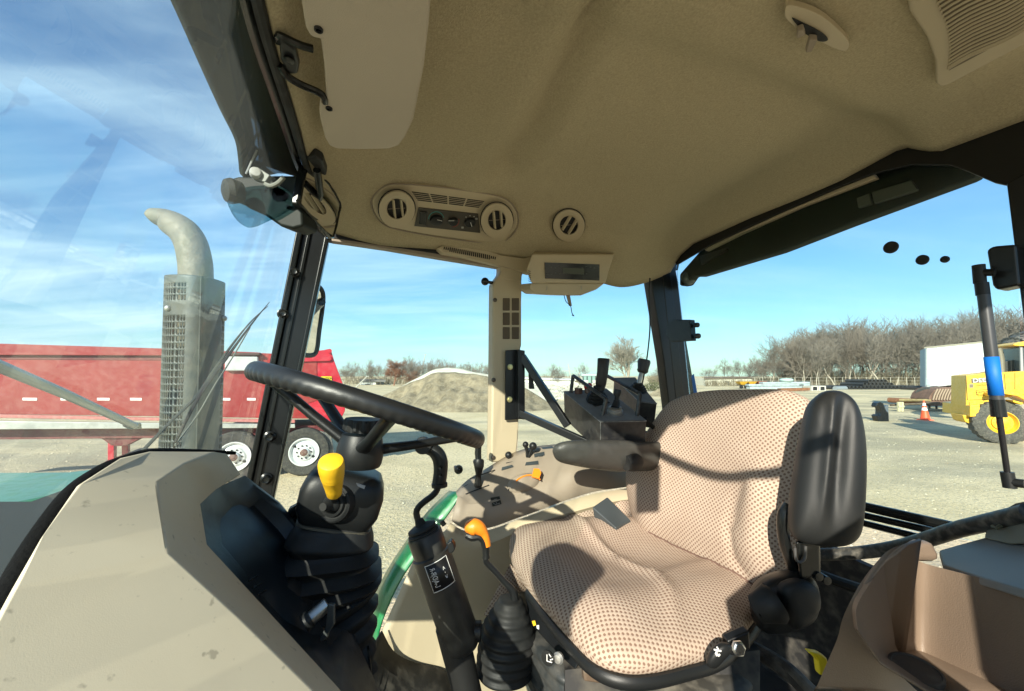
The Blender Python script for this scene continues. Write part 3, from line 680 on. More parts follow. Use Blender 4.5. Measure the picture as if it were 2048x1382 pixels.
# ================================================================== dashboard
da = thing('dashboard', P(300, 1180, .45), 'dusty tan faceted dashboard cowl with black instrument binnacle behind the wheel', 'dashboard')
D = {}
def dp_(k, x, y, z): D[k] = P(x, y, z); return D[k]
dp_('t0', 293, 910, .505); dp_('t1', 422, 907, .635); dp_('t2', 447, 910, .655); dp_('tl', 234, 924, .455); dp_('a', 150, 979, .39)
dp_('c', 305, 971, .44); dp_('d', 328, 1116, .39); dp_('f', 20, 1184, .30); dp_('e', 612, 1384, .42); dp_('l', 78, 1084, .345)
dp_('g', -60, 1330, .28); dp_('h', 100, 1700, .27); dp_('e2', 780, 1600, .42)
dp_('b1', 475, 952, .66); dp_('b2', 391, 1012, .545); dp_('b3', 404, 1096, .515); dp_('b4', 668, 1384, .53); dp_('b5', 840, 1600, .53)
dp_('m1', 504, 971, .70); dp_('b2a', 425, 982, .60)
dp_('cd', 312, 1030, .42); dp_('rt', 360, 934, .525)
dp_('r2', 469, 1244, .41)
mb = MB()
keys = list(D); ix = {k: i for i, k in enumerate(keys)}
fcs = [('tl', 't0', 't1', 'rt', 'c', 'a'), ('a', 'c', 'cd', 'd', 'f', 'l'), ('f', 'd', 'r2', 'e', 'e2', 'h', 'g'),
       ('t1', 't2', 'b1', 'b2a', 'rt'), ('rt', 'b2a', 'b2', 'c'), ('c', 'b2', 'b3', 'd', 'cd'), ('d', 'b3', 'b4', 'e', 'r2'), ('e', 'b4', 'b5', 'e2')]
fcs[0] = ('tl', 't0', 't1', 'rt', 'c', 'a')
mb.add([D[k] for k in keys], [tuple(ix[k] for k in f) for f in fcs])
o_ = mb.build('dash_cowl', TAN3, da, smooth=25, solid=.006, bevel=.010)
# far side and back of the cowl so that it is closed
BD = M('binnacle_black', (.010, .015, .020), .3, bump=.3, bscale=900, var=.1, dust=.06)
bk = [D['b1'], D['b2a'], D['b2'], D['b3'], D['b4'], D['b5'], P(900, 1600, .60), P(760, 1384, .66), P(620, 1090, .72), P(588, 1044, .72), P(540, 990, .71), D['m1']]
ins = TF * .006
# binnacle: frame around a deep recess
inner = [P(x, y, z) for x, y, z in ((523, 996, .695), (490, 1022, .665), (462, 1055, .63), (461, 1068, .62), (469, 1092, .615), (495, 1122, .62), (524, 1151, .64), (556, 1180, .66), (640, 1240, .68), (640, 1130, .72), (592, 1058, .72), (560, 1022, .71))]
outer = [P(x, y, z) for x, y, z in ((490, 951, .68), (440, 972, .62), (392, 1010, .548), (391, 1030, .54), (404, 1096, .518), (455, 1152, .52), (500, 1202, .522), (560, 1268, .525), (680, 1384, .535), (760, 1384, .66), (625, 1085, .735), (560, 1005, .73))]
deep = [p + TF * .13 + (sum(inner, V()) / len(inner) - p) * .15 for p in inner]
mid = [a_.lerp(b_, .5) + TL * .0 + UP * .004 for a_, b_ in zip(outer, inner)]
MB().loft([[p + TF * .02 - UP * .01 for p in outer], outer, mid, inner, deep], closed=True, cap=True).build('binnacle', BD, da, smooth=40)
for i in range(3):
    MB().bar(P(498 + i * 9, 1162 + i * 14, .522), P(514 + i * 9, 1152 + i * 14, .545), .0012, 6).build('binnacle_rib', BLKG, da)
MB().prism([P(x, y, z) for x, y, z in ((474, 1083, .615), (480, 1076, .63), (492, 1068, .66), (494, 1071, .66), (482, 1080, .63))], UP * .001).build('gauge_needle', M('dim_mark', (.14, .15, .13), .5), da)
lowc = [P(x, y, z) for x, y, z in ((560, 1170, .62), (620, 1120, .69), (700, 1200, .72), (745, 1290, .70), (757, 1400, .68), (757, 1560, .66), (640, 1500, .58), (600, 1300, .56))]
MB().prism(lowc, TF * .05).build('lower_cover', BLK, da, bevel=.01)
for x, y in ((684, 1326), (698, 1334)):
    c_ = P(x, y, .63); MB().lathe(c_, V((-.3, -1, .2)), [(.0035, 0), (.0035, .001)], 12).build('switch_symbol', M('dim_symbol', (.25, .26, .25), .5), da)
# rubber seal hose along the cowl
hp = [P(x, y, z) for x, y, z in ((470, 906, .74), (380, 904, .66), (300, 909, .56), (230, 933, .50), (184, 960, .46), (144, 992, .43), (92, 1062, .395), (46, 1140, .365), (4, 1225, .34), (-60, 1370, .32))]
tag(MB().tube(crom(hp, 6), [.003, .005, .008, .010, .0105, .0105, .0105, .011, .011, .011], 14).build('rubber_seal', M('ribbed_rubber', (.006, .006, .006), .9, bump=.9, bscale=160, var=.3, spec=.1), None), 'thick black rubber seal curving along the windscreen edge of the dashboard', 'rubber seal')
# ---- chrome column lever
lv = thing('tilt_lever', P(640, 1235, .66), 'small metal tilt lever with bracket at the foot of the steering column boot', 'lever')
MB().bar(P(655, 1208, .60), P(614, 1243, .585), .0095, 14).build('lever_pin', M('dull_chrome', (.35, .36, .36), .3, .9), lv)
MB().bar(P(622, 1236, .583), P(608, 1248, .578), .0125, 14).build('lever_collar', BLK, lv)
MB().prism([P(x, y, .585) for x, y in ((655, 1208), (668, 1210), (668, 1250), (656, 1268), (654, 1278), (640, 1286), (637, 1276), (650, 1258), (652, 1236))], V((0, .006, 0))).build('lever_bracket', M('grey_bracket', (.09, .10, .10), .4, .5), lv, bevel=.002)

# ================================================================== steering column, boot, housing
AX = (P(722, 858, .72) - P(672, 1040, .715)).normalized()
co = thing('steering_column', P(665, 1300, .70), 'black steering column housing on a pleated rubber boot', 'steering column')
def rsq(c, rx, ry, ax, n=28, pw=3.2, xd=None):
    z = ax.normalized(); x = (xd - z * xd.dot(z)).normalized() if xd is not None else basis(z)[0]; y = z.cross(x); out_ = []
    for k in range(n):
        t = 2 * math.pi * k / n; c_, s_ = math.cos(t), math.sin(t)
        out_.append(c + x * (math.copysign(abs(c_) ** (2 / pw), c_) * rx) + y * (math.copysign(abs(s_) ** (2 / pw), s_) * ry))
    return out_
XD = V((.93, .3, .05))
env_ = [(668, 1036, 54), (667, 1048, 66), (665, 1066, 74), (661, 1090, 84), (659, 1124, 94), (658, 1160, 99), (662, 1196, 96), (674, 1226, 86), (688, 1256, 70), (702, 1284, 54), (716, 1312, 38), (734, 1350, 22)]
cen = []
for q in range(67):
    y = 1036 + (1350 - 1036) * q / 66
    for (x0, y0, r0), (x1, y1, r1) in zip(env_, env_[1:]):
        if y0 <= y <= y1 + 1e-6:
            t = (y - y0) / (y1 - y0); x, r = x0 + (x1 - x0) * t, r0 + (r1 - r0) * t
    w_ = abs(((y - 1078) / 34.0) % 1 - .5) * 2 if y > 1078 else 1
    cen.append((x, y, r * (1 - .20 * (1 - w_)) - (3 if y > 1078 else 0) * (1 - w_)))
rws = []
bcen = [P(x, y, .71) for x, y, r in cen]
for i, (x, y, r) in enumerate(cen):
    R_ = r * .71 / 800; dn = (bcen[max(i - 1, 0)] - bcen[min(i + 1, len(cen) - 1)]).normalized()
    zg = 0
    rws.append(rsq(bcen[i] + V((0, zg, 0)), R_, R_ * .8, dn, 48, 3.4, XD))
MB().loft(rws, closed=True, cap=True).build('rubber_boot', BLKR, co, smooth=50)
c0, c1_ = P(672, 1040, .715), P(700, 940, .72)
hx = [(0.0, .055, .045), (.03, .058, .048), (.25, .066, .052), (.6, .0675, .054), (.78, .064, .052), (.95, .056, .047), (1.0, .048, .04)]
MB().loft([rsq(c0.lerp(c1_, t), a_, b_, c1_ - c0, 48, 5.5, XD) for t, a_, b_ in hx], closed=True, cap=True).build('column_housing', BLK, co, smooth=50)
MB().loft([rsq(c0.lerp(c1_, t), a_, b_, c1_ - c0, 40, 4.0, XD) for t, a_, b_ in ((-.06, .053, .045), (-.04, .060, .050), (.0, .060, .050), (.02, .055, .046))], closed=True, cap=True).build('column_collar', M('olive_collar', (.07, .065, .05), .5), co)
fwd = (CAM - P(668, 1005, .66)).normalized(); fx = V((-.15, -1, .1)).normalized()
fc = P(668, 1006, .665)
mb = MB().lathe(fc, fx, [(.030, -.02), (.030, .004), (.027, .006), (.024, .003), (.022, .003), (.020, .008), (.017, .009), (.015, .006), (.013, .012), (.009, .016), (.006, .03)], 28)
mb.build('lever_gaiter', BLKR, co, smooth=30)
MB().prism([P(x, y, .655) for x, y in ((712, 966), (730, 972), (728, 978), (716, 973))], V((0, .002, 0))).build('glare_plate', M('pale_mark', (.4, .4, .4), .3), co)
# yellow lever
yl = thing('yellow_column_lever', P(668, 1005, .64), 'bright yellow tapered knob on a black stalk at the front of the steering column', 'lever')
ka, kb_ = P(669, 990, .625), P(662, 925, .585); kd = kb_ - ka; kl = kd.length
prof = [(.001, -.002), (.0085, 0), (.011, kl * .05), (.0125, kl * .25), (.0155, kl * .55), (.0158, kl * .56), (.0155, kl * .58), (.0165, kl * .62), (.0163, kl * .64), (.0168, kl * .66), (.0166, kl * .68), (.0178, kl * .80), (.0178, kl * .97), (.0165, kl * 1.03), (.012, kl * 1.06), (.001, kl * 1.07)]
MB().lathe(ka, kd, prof, 28).build('lever_knob', YELK, yl, smooth=40)
MB().bar(fc, ka + kd * .05, .0058, 12).build('lever_stalk', BLK, yl)
mb = MB().tube([P(610, 1012, .73), P(590, 1022, .74), P(584, 1040, .74), (P(592, 1050, .73))], .012, 10)
mb.ball(P(606, 1015, .72), .006)
s_ = mb.build('indicator_stub', BLKG, co)

# ================================================================== steering wheel
sw = thing('steering_wheel', P(733, 812, .72), 'black four-spoke steering wheel with finger grips seen edge-on', 'steering wheel')
Wc = P(748, 816, .71); pa = (P(968, 884, .72) - P(498, 741, .70)); Rw = (pa.length / 2 - .012) * .94; pa.normalize()
vd = (Wc - CAM).normalized(); nrm = pa.cross(vd).normalized()
if nrm.z < 0: nrm = -nrm
# tip the wheel very slightly so that the underside shows
pb = nrm.cross(pa).normalized()
nrm = (nrm + pb * 0.02 * (1 if pb.dot(vd) > 0 else -1)).normalized(); pb = nrm.cross(pa).normalized()
def WR(t, r=1.0, h=0): return Wc + pa * (math.cos(t) * Rw * r) + pb * (math.sin(t) * Rw * r) + nrm * h
n_ = 480; vs = []; m_ = 18
for i in range(n_):
    t = 2 * math.pi * i / n_; o2 = WR(t); rad = (o2 - Wc).normalized()
    ph = math.sin(t * 76); grip = max(0, math.sin(t * 2 + .3)) ** .3 if math.sin(t * 2 + .3) > 0 else .35
    for k in range(m_):
        a_ = 2 * math.pi * k / m_; r_ = .0128
        if math.sin(a_) < 0: r_ += .0013 * (.2 + ph) * (-math.sin(a_)) ** .6 * grip
        vs.append(o2 + rad * (math.cos(a_) * r_) + nrm * (math.sin(a_) * r_ * 1.12))
fs = [(i * m_ + k, i * m_ + (k + 1) % m_, ((i + 1) % n_) * m_ + (k + 1) % m_, ((i + 1) % n_) * m_ + k) for i in range(n_) for k in range(m_)]
MB().add(vs, fs).build('wheel_rim', M('wheel_rubber', (.012, .0125, .013), .38, spec=.45, bump=.12, bscale=900), sw, smooth=60)
# hub bell
HB = P(718, 925, .72); HT = P(724, 868, .72); ha = (HT - HB).normalized(); hl = (HT - HB).length
MB().lathe(HB, ha, [(.036, -.006), (.0385, 0), (.040, hl * .25), (.039, hl * .5), (.036, hl * .85), (.033, hl * 1.0), (.001, hl * 1.02)], 32).build('wheel_hub', BLK, sw, smooth=50)
kn0 = P(726, 858, .72); vs = []; mb = MB(); prof = []
n2 = 48
for h_, r_ in ((-.004, .030), (.0, .034), (.014, .034), (.018, .031), (.019, .002)):
    row = []
    for k in range(n2):
        a_ = 2 * math.pi * k / n2; x_, y_, _ = basis(ha); rr2 = r_ * (1 if k % 4 < 2 else .88) if 0 <= h_ < .016 else r_
        row.append(kn0 + ha * h_ + x_ * (math.cos(a_) * rr2) + y_ * (math.sin(a_) * rr2))
    vs.append(row)
mb.loft(vs, closed=True, cap=True).build('hub_nut', BLKR, sw, smooth=30)
for tgt_, sp in (((590, 795), .64), ((792, 846), .54), ((905, 868), .80), ((640, 770), .84)):
    # where on the rim each spoke lands
    best = min(range(0, 360, 2), key=lambda q: (pix(WR(math.radians(q)))[0] - tgt_[0]) ** 2 + ((WR(math.radians(q)) - CAM).y - sp) ** 2 * 4e5)
    e_ = WR(math.radians(best), .97, -.006); root = HB.lerp(HT, .35) + (e_ - HB).normalized() * .01
    dirn = (e_ - root); mid_ = root + dirn * .5 - nrm * .002
    MB().tube([root, root.lerp(mid_, .5), mid_, mid_.lerp(e_, .6), e_], [.016, .0125, .0115, .0115, .012], 12, flat=.75).build('spoke', BLK, sw, smooth=60)

# ================================================================== hand throttle grip on a floor cylinder
hl_ = thing('park_lever', P(935, 1382, .90), 'black lever with angled grip and bent rod rising from a labelled cylinder', 'lever')
LZ = .92
cyt, cyb = P(848, 1066, LZ), P(920, 1270, LZ); ca_ = (cyt - cyb).normalized()
MB().lathe(cyb, ca_, [(.030, -.03), (.039, -.02), (.041, 0), (.042, (cyt - cyb).length * .72), (.0425, (cyt - cyb).length * .80), (.038, (cyt - cyb).length * .81), (.0385, (cyt - cyb).length * .98), (.036, (cyt - cyb).length)], 32).build('lever_tube', M('satin_black', (.013, .014, .014), .35, bump=.1, bscale=400, var=.1, dust=.06), hl_, smooth=40)
MB().lathe(P(848, 1068, LZ), ca_, [(.034, 0), (.034, .006), (.030, .009), (.032, .012), (.031, .016), (.022, .02), (.012, .022), (.009, .034)], 28).build('tube_boot', BLKR, hl_, smooth=30)
MB().lathe(P(935, 1385, LZ), (P(905, 1262, LZ) - P(935, 1385, LZ)), [(.026, -.12), (.030, 0), (.033, .10), (.034, .145)], 20).build('lever_foot', M('foot_black', (.008, .008, .008), .6), hl_)
MB().prism([P(x, y, LZ - .03) for x, y in ((893, 1088), (902, 1082), (908, 1090), (910, 1100), (905, 1107), (897, 1108))], V((0, .02, 0))).build('tube_clip', BLK, hl_, bevel=.003)
MB().tube([P(930, 1262, LZ), P(962, 1262, LZ)], .02, 12).build('tube_clamp', BLK, hl_)
rodp = [P(x, y, LZ) for x, y in ((844, 1060), (838, 1045), (833, 1028), (836, 1016), (848, 1004), (864, 992), (874, 980), (877, 964))]
MB().tube(crom(rodp, 5), .0072, 10).build('lever_rod', BLK, hl_)
gp = [P(x, y, LZ) for x, y in ((878, 966), (881, 945), (881, 925), (876, 910), (866, 900), (852, 892))]
MB().tube(crom(gp, 5), [.0155, .0155, .0165, .0165, .0150, .0165], 14).build('lever_grip', BLK, hl_, smooth=60)
MB().lathe(P(879, 970, LZ), V((-.03, 0, 1)), [(.0175, -.004), (.018, 0), (.018, .004), (.0155, .006)], 20).build('grip_collar', BLK, hl_)
MB().lathe(P(846, 891, LZ - .018), V((.15, -1, .1)), [(.0185, -.035), (.0195, -.01), (.0195, .001), (.018, .004), (.001, .005)], 24).build('grip_button', BLK, hl_, smooth=40)
for y in (935, 951):
    MB().lathe(P(881, y, LZ - .0165), V((0, -1, 0)), [(.0042, -.002), (.0042, .0015), (.002, .001)], 10).build('grip_screw', BLKG, hl_)
# label wrapped round the tube
la_ = ca_; lf = (CAM - P(884, 1139, LZ)); lf = (lf - la_ * lf.dot(la_)).normalized(); ls_ = la_.cross(lf).normalized()
if ls_.x < 0: ls_ = -ls_
lc_axis = cyt.lerp(cyb, .36)
def cyl(s, u, r=.0428):  # s across (m of arc), u along axis
    th = s / r; return lc_axis + la_ * u + lf * (math.cos(th) * r) + ls_ * (math.sin(th) * r)
def band(s0, s1, u0, u1, r, mat, nm, par):
    k = 10; rows_ = [[cyl(s0 + (s1 - s0) * i / k, u, r) for i in range(k + 1)] for u in (u0, u1)]
    return MB().loft(rows_).build(nm, mat, par, solid=.0003)
lab = band(-.022, .030, -.028, .030, .0432, M('label_black', (.008, .008, .009), .4), 'tube_label', hl_)
for (s0, s1, u0, u1) in ((-.022, .030, .0285, .030), (-.022, .030, -.028, -.0265), (-.022, -.0208, -.028, .030), (.0288, .030, -.028, .030)):
    band(s0, s1, u0, u1, .0436, WHITE, 'label_border', lab)
def cyltext(st, s0, u0, hgt, nm, wide=.8):
    cu = bpy.data.curves.new('t', 'FONT'); cu.body = st; cu.align_x = 'CENTER'; cu.align_y = 'CENTER'
    ob_ = bpy.data.objects.new('t', cu); sc.collection.objects.link(ob_)
    me = bpy.data.meshes.new_from_object(ob_.evaluated_get(bpy.context.evaluated_depsgraph_get())); bpy.data.objects.remove(ob_)
    vs_ = [cyl(s0 + v.co.y * hgt, u0 - v.co.x * hgt * wide * -1, .0437) for v in me.vertices]
    MB().add(vs_, [tuple(p.vertices) for p in me.polygons]).build(nm, WHITE, lab, smooth=0, solid=.0002)
cyltext('L-A|D|R-R', -.009, .001, .0155, 'label_lettering', .62)
cyltext('\u2190 \u00b7 \u2192'.replace('\u2190', '<').replace('\u2192', '>'), .014, .001, .011, 'label_arrows', 1.2)

# ================================================================== orange gear lever with gaiter
ol = thing('orange_gear_lever', P(1010, 1345, 1.0), 'orange hooked gear lever knob on a bent black stalk with pleated gaiter', 'lever')
OZ = .98
MB().tube(crom([P(x, y, OZ) for x, y in ((931, 1062), (940, 1056), (953, 1054), (965, 1063), (971, 1076), (974, 1092))], 5), [.004, .017, .0195, .016, .011, .010, .0095], 16).build('lever_knob', ORANGE, ol, smooth=60)
MB().tube(crom([P(x, y, OZ - .004) for x, y in ((932, 1070), (944, 1074), (958, 1074), (966, 1082), (969, 1094))], 4), [.007, .010, .008, .007, .007], 10).build('knob_grip', BLK, ol)
MB().tube([P(971, 1090, OZ), P(972, 1110, OZ), P(972, 1116, OZ)], [.0095, .0085, .0095], 12).build('lever_collar', BLK, ol)
MB().tube(crom([P(x, y, OZ) for x, y in ((971, 1112), (973, 1125), (990, 1143), (1010, 1165), (1026, 1182), (1030, 1200))], 4), [.0072, .0072, .0072, .0078, .009, .011], 10).build('lever_stalk', BLKM, ol)
rws = []
for i in range(27):
    t = i / 26; x = 1022 - 14 * t; y = 1196 + 150 * t; r = (22 + 30 * min(t * 2.2, 1)) * (1 + .09 * math.cos(i * math.pi * .66)); r = r * OZ / 800
    rws.append(rsq(P(x, y, OZ), r, r, V((.05, 0, 1)), 32, 2.2, XD))
MB().loft(rws, closed=True, cap=True).build('lever_gaiter', BLKR, ol, smooth=180, sub=1)

# ================================================================== right-hand console (tan fender cover)
cn = thing('side_console', PL(1000, 1200, -.45), 'brown and tan right-hand console moulded over the rear fender', 'console')
def row(pts, l, n=36):
    q = [PL(x, y, (l if not hasattr(l, '__len__') else l[0] + (l[1] - l[0]) * i / (len(pts) - 1))) for i, (x, y) in enumerate(pts)]
    return resample(crom(q, 4), n)
A0 = row(((913, 985), (935, 962), (970, 941), (1019, 911), (1060, 897), (1104, 891), (1200, 884), (1330, 880)), -.585)
A1 = row(((914, 992), (938, 975), (973, 950), (1022, 920), (1064, 906), (1108, 900), (1202, 893), (1330, 890)), -.55)
B0 = row(((915, 993), (935, 1002), (975, 998), (1020, 985), (1062, 975), (1120, 950), (1165, 930), (1330, 925)), (-.50, -.44))
B1 = row(((913, 1000), (932, 1010), (975, 1006), (1022, 994), (1066, 983), (1124, 960), (1170, 942), (1330, 940)), (-.485, -.425))
C0 = row(((903, 1042), (927, 1057), (960, 1058), (989, 1053), (1024, 1040), (1075, 1022), (1134, 1000), (1202, 981), (1330, 965)), (-.46, -.40))
MB().loft([A0, A1, B0, B1, C0]).build('console_top', TAN2, cn, smooth=40, solid=.004)
C1 = row(((900, 1046), (925, 1061), (960, 1062), (989, 1057), (1024, 1044), (1075, 1026), (1134, 1004), (1202, 985), (1330, 969)), (-.455, -.385))
E0 = row(((893, 1058), (918, 1085), (955, 1092), (1000, 1078), (1030, 1064), (1095, 1038), (1150, 1022), (1230, 1002), (1330, 990)), (-.445, -.36))
E1 = row(((889, 1062), (915, 1092), (955, 1100), (1003, 1086), (1034, 1071), (1100, 1045), (1155, 1028), (1232, 1010), (1330, 998)), (-.445, -.375))
F0 = row(((881, 1067), (905, 1120), (950, 1150), (1000, 1150), (1050, 1140), (1110, 1120), (1180, 1100), (1260, 1090), (1340, 1080)), (-.445, -.40))
F1 = row(((828, 1119), (850, 1170), (900, 1200), (960, 1220), (1020, 1220), (1090, 1210), (1160, 1200), (1250, 1190), (1340, 1180)), (-.445, -.41))
F2 = row(((767, 1255), (790, 1297), (830, 1318), (892, 1331), (931, 1360), (965, 1400), (1060, 1400), (1200, 1400), (1340, 1400)), (-.445, -.41))
F3 = row(((760, 1275), (780, 1312), (825, 1334), (884, 1350), (920, 1380), (950, 1420), (1060, 1450), (1200, 1450), (1340, 1450)), (-.44, -.41))
MB().loft([C1, E0, E1, F0, F1, F2, F3]).build('console_side', TAN, cn, smooth=40, solid=.004)
G0 = row(((762, 1262), (786, 1304), (828, 1326), (888, 1340), (926, 1372), (960, 1412)), -.42, 20)
G1 = row(((745, 1290), (760, 1330), (800, 1360), (850, 1380), (880, 1410), (900, 1450)), -.38, 20)
G2 = row(((700, 1400), (740, 1440), (790, 1460), (840, 1480), (880, 1490), (900, 1500)), -.25, 20)
MB().loft([G0, G1, G2]).build('wheel_arch_mat', M('arch_rubber', (.014, .014, .013), .7, bump=.5, bscale=80, var=.4, dust=.2), cn, smooth=60, solid=.004)
# fabric kick patch, slots, tiles, dial
def deck(x, y, k=.012):   # on the console top skin
    for t_ in (0,):
        return None
cbv = MB().loft([A0, A1, B0, B1, C0]); CB = BVHTree.FromPolygons(cbv.v, cbv.f)
def PK(px, py, off=.001):
    off += .0052
    r = ray(px, py).normalized(); h = CB.ray_cast(CAM, r)
    if h[0] is None: return PL(px, py, -.5)
    return h[0] - r * off
def strip(pts, r_, mat, nm, par=cn, off=.001): return MB().tube([PK(x, y, off) for x, y in pts], r_, 6).build(nm, mat, par)
def onTop(poly, mat, nm, off=.0015, th=.002, bev=0):
    ps = [PK(x, y, off) for x, y in poly]; nn = (ps[1] - ps[0]).cross(ps[2] - ps[1]).normalized()
    if nn.dot(CAM - ps[0]) < 0: nn = -nn
    return MB().prism(ps, nn * th).build(nm, mat, cn, bevel=bev)
for q in (((924, 976), (948, 962)), ((931, 988), (978, 970)), ((940, 957), (990, 940))): strip(q, .0016, DARK, 'lever_slot')
for q in (((1016, 922), (1080, 908)), ((1012, 926), (1086, 912))): strip(q, .0013, DARK, 'lever_slot')
for q in (((1004, 935), (1024, 930), (1027, 934), (1003, 941)), ((1052, 925), (1076, 922), (1077, 929), (1050, 931)), ((1082, 896), (1104, 893), (1108, 897), (1086, 899)), ((1068, 908), (1088, 904), (1089, 911), (1069, 915))):
    onTop(q, M('tile_dark', (.04, .05, .055), .4), 'legend_tile')
ti = onTop(((981, 996), (999, 993), (1003, 1008), (985, 1013)), M('tile_black', (.015, .02, .02), .4), 'legend_tile')
mb = MB()
for x0_, y0_, x1_, y1_ in ((988, 999, 994, 998), (989, 1002, 997, 1001), (986, 1006, 991, 1009), (991, 1009, 1000, 1006), (992, 1004, 993, 1007)):
    mb.tube([PK(x0_, y0_, .005), PK(x1_, y1_, .005)], .0006, 5)
mb.build('tile_symbol', M('tile_print', (.3, .32, .32), .5), ti)
dc = PK(1052, 955, .0)
arcp = [PK(x, y, .030) for x, y in ((1032, 962), (1040, 956), (1052, 951), (1064, 950), (1076, 954), (1080, 960))]
MB().tube(crom(arcp, 4), .0026, 8).build('dial_band', ORANGE, cn)
hump = [PK(x, y, -.004) for x, y in ((1018, 985), (1015, 972), (1024, 962), (1040, 953), (1056, 950), (1072, 953), (1080, 962), (1070, 975), (1045, 986))]
hn_ = (V((-.2, -.6, .75))).normalized()
MB().pillow(hump, hn_, .030, .004, 6, 2.2, 4).build('dial_hump', TAN2, cn, smooth=180)
onTop(((1063, 955), (1067, 939), (1078, 940), (1082, 948), (1078, 959)), ORANGE, 'dial_tab', .030, .008, .001)
strip(((1016, 981), (1023, 968)), .0012, DARK, 'dial_slot', off=.012)
kf = [PL(x, y, -.395) for x, y in ((1021, 1130), (1045, 1180), (1035, 1232), (980, 1236), (969, 1228))]
# small levers on the console
la1 = thing('lift_control_levers', PK(1056, 918), 'pair of small black ball-topped levers standing in the console slots', 'levers')
for p0, p1, p2, r0 in (((1055, 914), (1054, 902), (1051, 889), .011), ((1057, 914), (1061, 903), (1066, 892), .014)):
    a_ = PK(*p0, 0); d_ = (a_ - CAM).length
    q1 = CAM + ray(*p1).normalized() * (d_ - .005); q2 = CAM + ray(*p2).normalized() * (d_ - .01)
    MB().tube([a_, q1, q2], [.006, .0055, .008], 8).ball(q2, r0, 14).build('ball_lever', BLK, la1)
p = PK(1018, 916, 0); pb_ = CAM + ray(1017, 910).normalized() * ((p - CAM).length - .01)
tag(MB().ball(pb_, .0125, 14).bar(pb_, p, .005).build('small_ball_lever', BLK), 'single small black ball lever at the front of the console slots beside the pillar', 'lever')
bl = thing('slim_hand_lever', PK(955, 975), 'slim upright black hand lever standing at the front corner of the console', 'lever')
b0 = PK(956, 972, 0); dd = (b0 - CAM).length
def BL(x, y, o): return CAM + ray(x, y).normalized() * (dd - o)
MB().tube([b0, BL(956, 958, .01), BL(957, 945, .02)], [.013, .011, .009], 10).build('lever_base', BLK, bl)
MB().tube([BL(957, 948, .02), BL(958, 932, .025), BL(957, 922, .03), BL(957, 918, .03)], [.010, .0165, .019, .015], 12).build('lever_grip', BLK, bl, smooth=60)
MB().tube([BL(957, 919, .03), BL(956, 906, .03), BL(957, 890, .035)], [.0105, .0115, .0105], 10).build('lever_neck', BLKG, bl)
kb2 = PL(917, 939, -.585)
tag(MB().ball(kb2, .0155, 16).bar(kb2, kb2 - TL * .04, .006).build('window_knob', BLKG), 'round black knob fixed to the side glass left of the console', 'knob')

# fender outside
gf = row(((908, 985), (862, 1030), (815, 1096), (785, 1142), (757, 1200), (748, 1262), (746, 1330)), -.66, 24)
gf2 = row(((925, 985), (900, 1025), (852, 1090), (815, 1140), (785, 1195), (760, 1262), (752, 1330)), -.60, 24)
gf3 = [p - TL * .05 - UP * .01 for p in gf]
tag(MB().loft([gf3, gf, gf2]).build('rear_fender', GREEN, None, smooth=60, solid=-.006), 'glossy green rear fender edge curving down outside the door glass', 'fender')
mb = MB().prism([PL(x, y, -.60) for x, y in ((877, 1044), (886, 1038), (892, 1046), (884, 1052))], TL * .012)
tag(mb.build('fender_clip', BLK, None, bevel=.002), 'small black clip on the green fender above the labelled cylinder', 'clip')
# ================================================================== driver seat
def fabric():
    m = bpy.data.materials.new('seat_weave'); m.use_nodes = True; t = m.node_tree; b = t.nodes['Principled BSDF']; b.inputs['Roughness'].default_value = .9; b.inputs['Specular IOR Level'].default_value = .15
    uv = t.nodes.new('ShaderNodeTexCoord'); sp_ = t.nodes.new('ShaderNodeSeparateXYZ'); lnk(t, uv.outputs['UV'], sp_.inputs[0])
    def ma(op, a, b_=None):
        n = t.nodes.new('ShaderNodeMath'); n.operation = op
        for i, x in enumerate((a, b_)):
            if x is None: continue
            if isinstance(x, (int, float)): n.inputs[i].default_value = x
            else: lnk(t, x, n.inputs[i])
        return n.outputs[0]
    k = 2 * math.pi / .0120
    s = ma('MULTIPLY', ma('SINE', ma('MULTIPLY', sp_.outputs[0], k)), ma('SINE', ma('MULTIPLY', sp_.outputs[1], k)))
    mr = t.nodes.new('ShaderNodeMapRange'); mr.inputs[1].default_value = .18; mr.inputs[2].default_value = .40; lnk(t, s, mr.inputs[0])
    nz = t.nodes.new('ShaderNodeTexNoise'); nz.inputs['Scale'].default_value = 9; nz.inputs['Detail'].default_value = 5; lnk(t, uv.outputs['UV'], nz.inputs['Vector'])
    cr = t.nodes.new('ShaderNodeValToRGB'); lnk(t, nz.outputs[0], cr.inputs[0])
    cr.color_ramp.elements[0].position = .35; cr.color_ramp.elements[0].color = (.415, .325, .255, 1); cr.color_ramp.elements[1].position = .65; cr.color_ramp.elements[1].color = (.455, .365, .29, 1)
    # fine thread of the cloth
    k2 = 2 * math.pi / .0020
    th = ma('MULTIPLY', ma('SINE', ma('MULTIPLY', sp_.outputs[0], k2)), ma('SINE', ma('MULTIPLY', sp_.outputs[1], k2)))
    mx = t.nodes.new('ShaderNodeMixRGB'); lnk(t, mr.outputs[0], mx.inputs[0]); lnk(t, cr.outputs[0], mx.inputs[1]); mx.inputs[2].default_value = (.20, .13, .095, 1)
    lnk(t, mx.outputs[0], b.inputs['Base Color'])
    bp = t.nodes.new('ShaderNodeBump'); bp.inputs['Strength'].default_value = .5; bp.inputs['Distance'].default_value = .0012
    lnk(t, ma('ADD', ma('MULTIPLY', s, -.6), ma('MULTIPLY', th, .3)), bp.inputs['Height']); lnk(t, bp.outputs[0], b.inputs['Normal'])
    MATS['seat_weave'] = m; return m
FAB = fabric()
ARM = M('armrest_vinyl', (.012, .013, .013), .48, bump=.25, bscale=1200)
